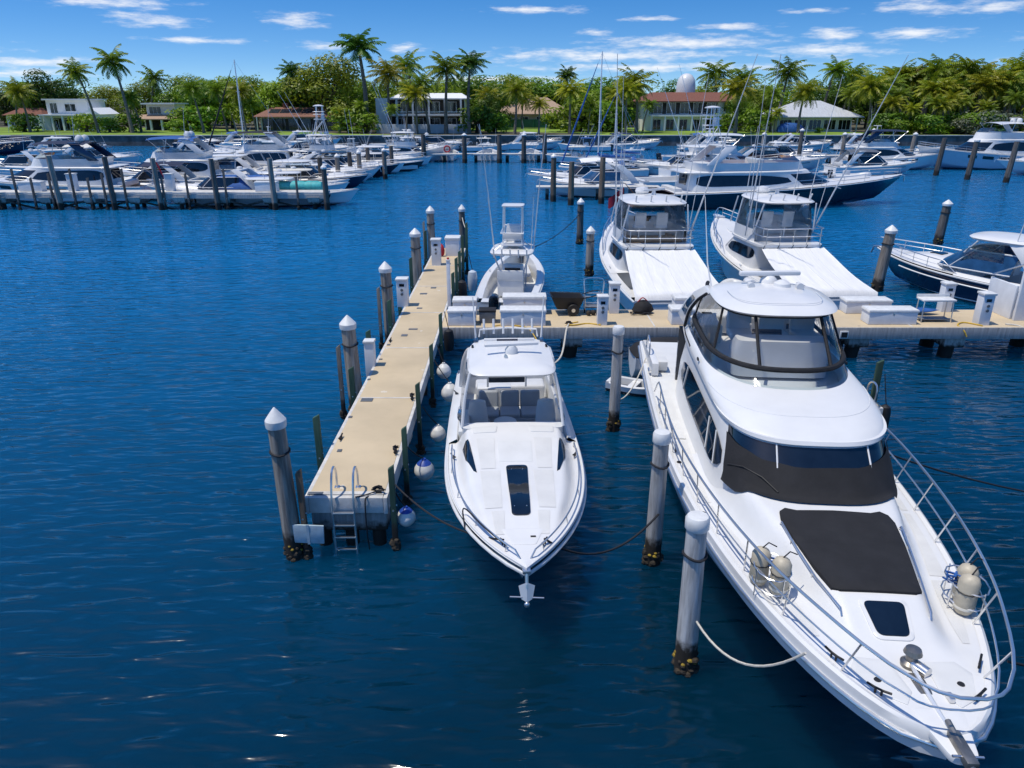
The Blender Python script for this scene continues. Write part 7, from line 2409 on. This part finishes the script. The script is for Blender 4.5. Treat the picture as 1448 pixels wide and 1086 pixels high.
def palm_proto(seed, H=11., lean=.6, nf=30, Ln=3.9, leaf=1.0, up=.0, mat='leaf_palm', royal=False, label='x'):
    rnd = random.Random(seed)
    t = thing('palm_tree', label, 'palm tree', (0, -500, 0))
    pts, rs = [], []
    az = rnd.uniform(0, 6.28)
    for i in range(9):
        s = i / 8
        k = lean * s ** 1.8 + .12 * math.sin(s * 5 + seed)
        pts.append((math.cos(az) * k, math.sin(az) * k, H * s))
        rs.append(lerp(.27, .14, s) + (.09 * (1 - s) ** 6) + (.05 * math.sin(s * 3.1) if royal else 0))
    mk('trunk', MB().tube(pts, rs, 8), 'palm_trunk', t)
    top = pts[-1]
    cr = MB()
    for k in range(nf):
        f = k / nf
        el = lerp(1.35, -.75, f ** .85) + rnd.uniform(-.15, .15) + up
        frond(cr, rnd, (top[0], top[1], top[2] - .25 * f), k * 2.399 + rnd.uniform(-.25, .25), el, Ln * rnd.uniform(.85, 1.12), rnd.uniform(1.0, 1.55), leaf=leaf)
    mk('crown', cr, mat, t, smooth=False)
    if royal:
        mk('crownshaft', MB().tube([(top[0], top[1], H - 1.5), (top[0], top[1], H - .7), (top[0], top[1], H + .1)], [.2, .22, .1], 8), 'green_paint', t)
    else:
        b = MB()
        for k in range(6):
            a = k * 1.05
            b.ell((top[0] + .24 * math.cos(a), top[1] + .24 * math.sin(a), H - .45), (.13, .13, .16), 6, 4)
        mk('nut_cluster', b, 'bark', t)
    return t


def crown_mb(rnd, blobs, n, size):
    mb = MB()
    vs, fs = [], []
    tot = sum(r[0] * r[1] for c, r in blobs)
    for c, r in blobs:
        m = int(n * r[0] * r[1] / tot)
        for _ in range(m):
            d = Vector((rnd.gauss(0, 1), rnd.gauss(0, 1), rnd.gauss(.25, 1))).normalized()
            k = rnd.uniform(.72, 1.04) if rnd.random() < .85 else rnd.uniform(.3, .8)
            lump = 1 + .13 * math.sin(d.x * 7 + c[0] * 3) * math.sin(d.y * 6 + c[1]) + .08 * math.sin(d.z * 9 + c[2])
            p = Vector((c[0] + d.x * r[0] * k * lump, c[1] + d.y * r[1] * k * lump, c[2] + d.z * r[2] * k * lump))
            nrm = (d + Vector((rnd.uniform(-.5, .5), rnd.uniform(-.5, .5), rnd.uniform(-.2, .7)))).normalized()
            a = nrm.orthogonal().normalized()
            b = nrm.cross(a)
            ang = rnd.uniform(0, 6.28)
            a, b = a * math.cos(ang) + b * math.sin(ang), b * math.cos(ang) - a * math.sin(ang)
            s = size * rnd.uniform(.6, 1.3)
            q = len(vs)
            vs += [p - a * s, p + b * s * .5, p + a * s, p - b * s * .5]
            fs.append((q, q + 1, q + 2, q + 3))
    return mb.add(vs, fs)


def tree_proto(seed, H=11., W=5., n=4800, mat='leaf_broad', size=.27, label='x', low=.25):
    rnd = random.Random(seed)
    t = thing('broadleaf_tree', label, 'tree', (0, -500, 0))
    blobs = []
    limbs = MB()
    for k in range(8):
        a = k * .785 * 1.0 + rnd.uniform(-.4, .4)
        rr = W * rnd.uniform(.35, .68)
        z = H * rnd.uniform(.45, .80)
        r = W * rnd.uniform(.28, .46)
        c = (math.cos(a) * rr, math.sin(a) * rr, z)
        blobs.append((c, (r, r, r * rnd.uniform(.65, .95))))
        limbs.tube([(0, 0, H * .25), (c[0] * .45, c[1] * .45, lerp(H * .3, z, .55)), (c[0] * .9, c[1] * .9, z)], [.22, .13, .05], 5)
    blobs.append(((rnd.uniform(-.6, .6), rnd.uniform(-.6, .6), H * .80), (W * .5, W * .5, H * .19)))
    blobs.append(((0, 0, H * .5), (W * .6, W * .6, H * .25)))
    for k in range(3):
        a = rnd.uniform(0, 6.28)
        blobs.append(((math.cos(a) * W * .5, math.sin(a) * W * .5, H * low), (W * .4, W * .4, H * .16)))
    mk('trunk', MB().tube([(0, 0, -.3), (.1, 0, H * .2), (0, .1, H * .42)], [.42, .3, .2], 8), 'bark', t)
    mk('limbs', limbs, 'bark', t)
    mk('crown', crown_mb(rnd, blobs, n, size), mat, t, smooth=False)
    return t


PALMS, TREES = [], []
LAB0 = 'coconut palm standing in the far shore greenery'
for i, kw in enumerate((dict(H=11, lean=1.2), dict(H=10, lean=.4, Ln=3.9, mat='leaf_gold'), dict(H=12.5, lean=2.2, Ln=3.4), dict(H=9, lean=.8, Ln=4.0, mat='leaf_gold', nf=34),
                        dict(H=15, lean=.3, Ln=3.4, royal=True, up=.15, mat='leaf_dark', nf=26, leaf=1.25), dict(H=10, lean=1.5, Ln=3.6, nf=26))):
    PALMS.append(palm_proto(11 + i, **kw))
for i, kw in enumerate((dict(H=11, W=5.5), dict(H=13, W=6.5, n=6000, mat='leaf_olive'), dict(H=9, W=5, mat='leaf_bright', n=4200), dict(H=12, W=5, mat='leaf_dark'), dict(H=10, W=6.5, mat='leaf_broad', n=5400), dict(H=4, W=3.6, n=1100, mat='leaf_bright', size=.26, low=.2), dict(H=3.4, W=4.2, n=1100, mat='leaf_silver', size=.24, low=.2), dict(H=4.2, W=3.4, n=1100, mat='leaf_broad', size=.28, low=.2))):
    TREES.append(tree_proto(51 + i, **kw))
_used = set()
PH = [11, 10, 12.5, 9, 15, 10]
TH = [11, 13, 9, 12, 10, 4, 3.4, 4.2]


def plant(protos, heights, idx, px, top, Y, label, group=None, wide=1., rz=None, name=None):
    x, z = at(px, top, Y)
    sc = max(.3, (z - LAND + (0 if protos is TREES else -1.2)) / heights[idx])
    if protos is TREES:
        sc *= 1 / .97
    o = protos[idx]
    rz = random.uniform(0, 6.28) if rz is None else rz
    s3 = (sc * wide, sc * wide, sc)
    key = (id(protos), idx)
    if key not in _used:
        _used.add(key)
        o.location = (x, Y, LAND)
        o.rotation_euler.z = rz
        o.scale = s3
        o['label'] = label
        if group:
            o['group'] = group
    else:
        o = dup(o, (x, Y, LAND), rz, label, None, s3)
        if group:
            o['group'] = group
        elif 'group' in o:
            del o['group']
    if name:
        o.name = name
    return o


# single palms that stand out against the sky
for idx, px, top, Y, lab, wd in (
        (2, 122, 92, 166, 'leaning palm left of the tallest one by the modern white house', 1.1), (2, 168, 76, 164, 'tallest leaning palm beside the modern white house', 1.2),
        (5, 205, 103, 200, 'small distant palm top right of the leaning palms', 1.), (4, 408, 92, 186, 'dark palm standing left of the big round olive tree', 1.25),
        (4, 511, 56, 172, 'tallest royal palm of the whole shore, by the balcony house', 1.5), (1, 546, 95, 168, 'bushy palm at the left end of the balcony house', 1.2),
        (5, 586, 84, 180, 'thin palm with its head above the balcony house roof', 1.), (0, 572, 118, 163, 'short palm before the balcony house stair tower', 1.),
        (0, 603, 108, 163, 'palm in front of the balcony house, centre left', 1.1), (5, 628, 88, 164, 'slender palm in front of the balcony house columns', 1.2),
        (4, 661, 79, 164, 'thick trunked palm at the right end of the balcony house', 1.4), (4, 800, 98, 190, 'dark upright palm above the blue masts', 1.1),
        (3, 905, 108, 168, 'golden palm at the left corner of the villa', 1.2), (1, 888, 118, 164, 'low golden palm beside the villa corner', 1.2),
        (0, 1021, 96, 196, 'dark full palm behind the villa roof right of the dome', 1.4), (5, 1062, 102, 190, 'thin palm top between villa and pavilion house', 1.1),
        (0, 1108, 93, 182, 'tall palm behind the left of the grey roof', 1.35), (3, 1136, 120, 165, 'golden palm drooping over the grey roof', 1.15),
        (2, 1170, 91, 188, 'tall palm directly behind the grey roof', 1.2), (0, 1200, 98, 190, 'palm behind the right of the grey roof', 1.2),
        (3, 738, 132, 190, 'fat short palm before the tan roofed bungalow', 1.), (5, 838, 168, 162, 'tiny palm on the seawall lawn by the masts', .8),
        (3, 1098, 150, 166, 'short dark palm left of the blue covered boat', 1.1), (3, 590, 172, 162, 'very small palm by the garden wall', .7),
        (1, 340, 120, 168, 'yellowish palm left of the ranch house', 1.2), (0, 312, 118, 172, 'green palm right of the white porch house', 1.2),
         (5, 190, 128, 170, 'bushy palm right of the tallest leaning palm', 1.1),
        (5, 12, 118, 176, 'palm at the far left edge of the shore', 1.1), (3, 478, 150, 165, 'low palm at the right end of the ranch house', 1.1),
        (0, 1240, 120, 168, 'palm at the right end of the pavilion lawn', 1.2), (1, 1258, 138, 164, 'low golden palm at the left edge of the right grove', 1.2)):
    plant(PALMS, PH, idx, px, top, Y, lab, wide=wd)
MLb, MG = 'coconut palm among the garden greenery between the shore houses', 'palms between the shore houses'
rnd = random.Random(9)
for k in range(34):
    px = 30 + k * 36.5 + rnd.uniform(-12, 12)
    if 596 < px < 655 or 925 < px < 1035 or 1105 < px < 1200 or 50 < px < 160 or 190 < px < 258 or 370 < px < 470:
        continue
    plant(PALMS, PH, rnd.choice((0, 1, 3, 5, 0)), px, 124 + rnd.uniform(-12, 22), rnd.choice((163, 169, 176, 184)) + rnd.uniform(-2, 2), MLb, MG, 1.15 + .2 * rnd.random())
# the dense right grove
rnd = random.Random(5)
GL, GG = 'coconut palm within the dense grove on the right shore', 'palms of the right shore grove'
for k in range(34):
    px = 1262 + k * 6.6 + rnd.uniform(-8, 8)
    row = k % 3
    top = (98, 118, 142)[row] + rnd.uniform(-8, 10) - (px - 1262) * .04
    plant(PALMS, PH, rnd.choice((0, 1, 3, 5, 0, 3)), px, top, (186, 174, 163)[row] + rnd.uniform(-3, 3), GL, GG, 1.15 + .15 * rnd.random())
for k in range(10):
    px = 1500 + k * 22
    plant(PALMS, PH, rnd.choice((0, 1, 3)), px, 100 + rnd.uniform(-10, 20), 172 + rnd.uniform(-6, 10), GL, GG, 1.2)
# broad trees that stand out
for idx, px, top, Y, lab, wd in (
        (3, 52, 98, 196, 'round dark tree above the red roofed cottage', 1.15), (1, 456, 76, 184, 'biggest round olive green tree behind the ranch house', 1.15),
        (4, 425, 100, 190, 'green tree left of the biggest olive tree', 1.0), (2, 355, 108, 192, 'bright green tree behind the ranch chimney', 1.1),
        (0, 320, 108, 198, 'green tree behind the white porch house, right side', 1.1), (0, 285, 112, 196, 'leafy tree right of the white porch house', 1.15),
        (2, 385, 116, 188, 'bright tree over the left of the ranch roof', 1.1), (4, 255, 122, 202, 'wide tree behind the white porch house', 1.2),
        (0, 718, 104, 215, 'round tree behind the tan bungalow, left side', 1.2), (4, 700, 118, 190, 'dark leafy tree right of the balcony house', .9),
        (3, 690, 130, 172, 'dense dark tree touching the balcony house end', .8), (4, 765, 110, 225, 'tree right behind the tan roof ridge', 1.3),
        (0, 845, 108, 205, 'spreading tree left of the golden villa palm', 1.3), (2, 835, 128, 186, 'bright bushy tree above the masts', 1.2),
        (1, 875, 112, 208, 'olive tree behind the left of the villa', 1.1), (1, 1075, 118, 200, 'olive tree between villa and pavilion house', 1.0),
        (4, 1050, 135, 176, 'round grey green tree at the right end of the villa', .9), (3, 1185, 112, 200, 'dark tree behind the grey roof', 1.2),
        (3, 1235, 112, 196, 'dark tree right of the grey roof', 1.2), (2, 630, 116, 205, 'bright tree behind the balcony house', 1.2),
        (4, 560, 108, 200, 'green tree behind the left of the balcony house', 1.1), (0, 500, 110, 196, 'green tree behind the tallest royal palm', 1.0)):
    plant(TREES, TH, idx, px, top, Y, lab, wide=wd)
BL, BG = 'broad leafy tree in the mixed belt behind the houses', 'trees of the belt behind the houses'
for k in range(30):
    px = -60 + k * 53 + rnd.uniform(-14, 14)
    top = 112 + rnd.uniform(-8, 8) - (8 if px > 1200 else 0) + (4 if px < 260 else 0)
    plant(TREES, TH, rnd.choice((0, 1, 2, 3, 4)), px, top, 222 + rnd.uniform(-10, 14), BL, BG, 1.3)
WL, WG = 'broad tree on the shore beyond the left edge of the view', 'trees on the shore left of the view'
for k in range(16):
    plant(TREES, TH, rnd.choice((0, 1, 2, 4)), -110 - 42 * k, 112 + rnd.uniform(-12, 10), 182 + rnd.uniform(-14, 18), WL, WG, 1.5)
RL, RG = 'leafy tree filling the right grove between the palms', 'trees inside the right shore grove'
for k in range(9):
    plant(TREES, TH, (4, 1, 3, 0)[k % 4], 1270 + k * 30, 112 + rnd.uniform(-10, 8), 197 + rnd.uniform(-5, 5), RL, RG, 1.15)
# bushes
for idx, px, top, Y, lab in ((6, 1398, 160, 160, 'large silvery grey bush behind the right hand yachts'), (6, 1440, 164, 159, 'silvery grey bush at the right edge'), (6, 1370, 170, 159, 'silvery bush left end of the pair behind the yachts'),
                             (5, 118, 160, 170, 'yellow green bush hiding the modern house porch'), (7, 152, 166, 168, 'round green bush under the leaning palms'), (7, 180, 160, 170, 'green bush right of the leaning palms'),
                             (7, 262, 152, 176, 'green bush against the white porch house'), (5, 250, 168, 172, 'bright bush beside the white house porch'), (7, 290, 150, 174, 'tall green bush left of the yellow palm'),
                             (7, 492, 152, 168, 'green bush below the tallest royal palm'), (7, 515, 160, 166, 'dark bush left of the garden wall'), (5, 820, 140, 175, 'bright green bush left of the sailboat mast'),
                             (5, 850, 142, 176, 'large bright bush right of the sailboat mast'), (7, 875, 150, 172, 'green bush by the golden palms'), (7, 780, 160, 190, 'round bush under the tan roof'),
                             (7, 1030, 160, 170, 'dark bush at the villa corner'), (7, 1075, 155, 168, 'green bush left of the pavilion house'), (5, 1160, 180, 165, 'low clipped hedge before the glass porch'),
                             (7, 30, 160, 172, 'green bush by the cottage'), (7, 700, 160, 168, 'dark bush behind the thick trunked palm'), (7, 675, 150, 168, 'tall dark bush at the balcony house end')):
    plant(TREES, TH, idx, px, top, Y, lab, wide=1.25, name='bush')
UL, UG = 'shaggy undergrowth bush at the foot of the right grove', 'bushes below the right grove'
for k in range(22):
    plant(TREES, TH, rnd.choice((5, 7, 7)), 1250 + k * 10.5 + rnd.uniform(-4, 4), 168 + rnd.uniform(-10, 8), 160 + rnd.uniform(-1.5, 4), UL, UG, 1.3, name='bush')
# far tree line
ft = MB()
blobs = []
for k in range(150):
    x = -330 + k * 5.6 + rnd.uniform(-2, 2)
    blobs.append(((x, 262 + rnd.uniform(-12, 12), LAND + rnd.uniform(3, 6.5)), (5.2, 5, rnd.uniform(6, 9.5))))
tag(mk('distant_treeline', crown_mb(rnd, blobs, 34000, .55), 'leaf_broad', smooth=False), kind='stuff', label='dark far tree line closing the view behind the houses', cat='trees')
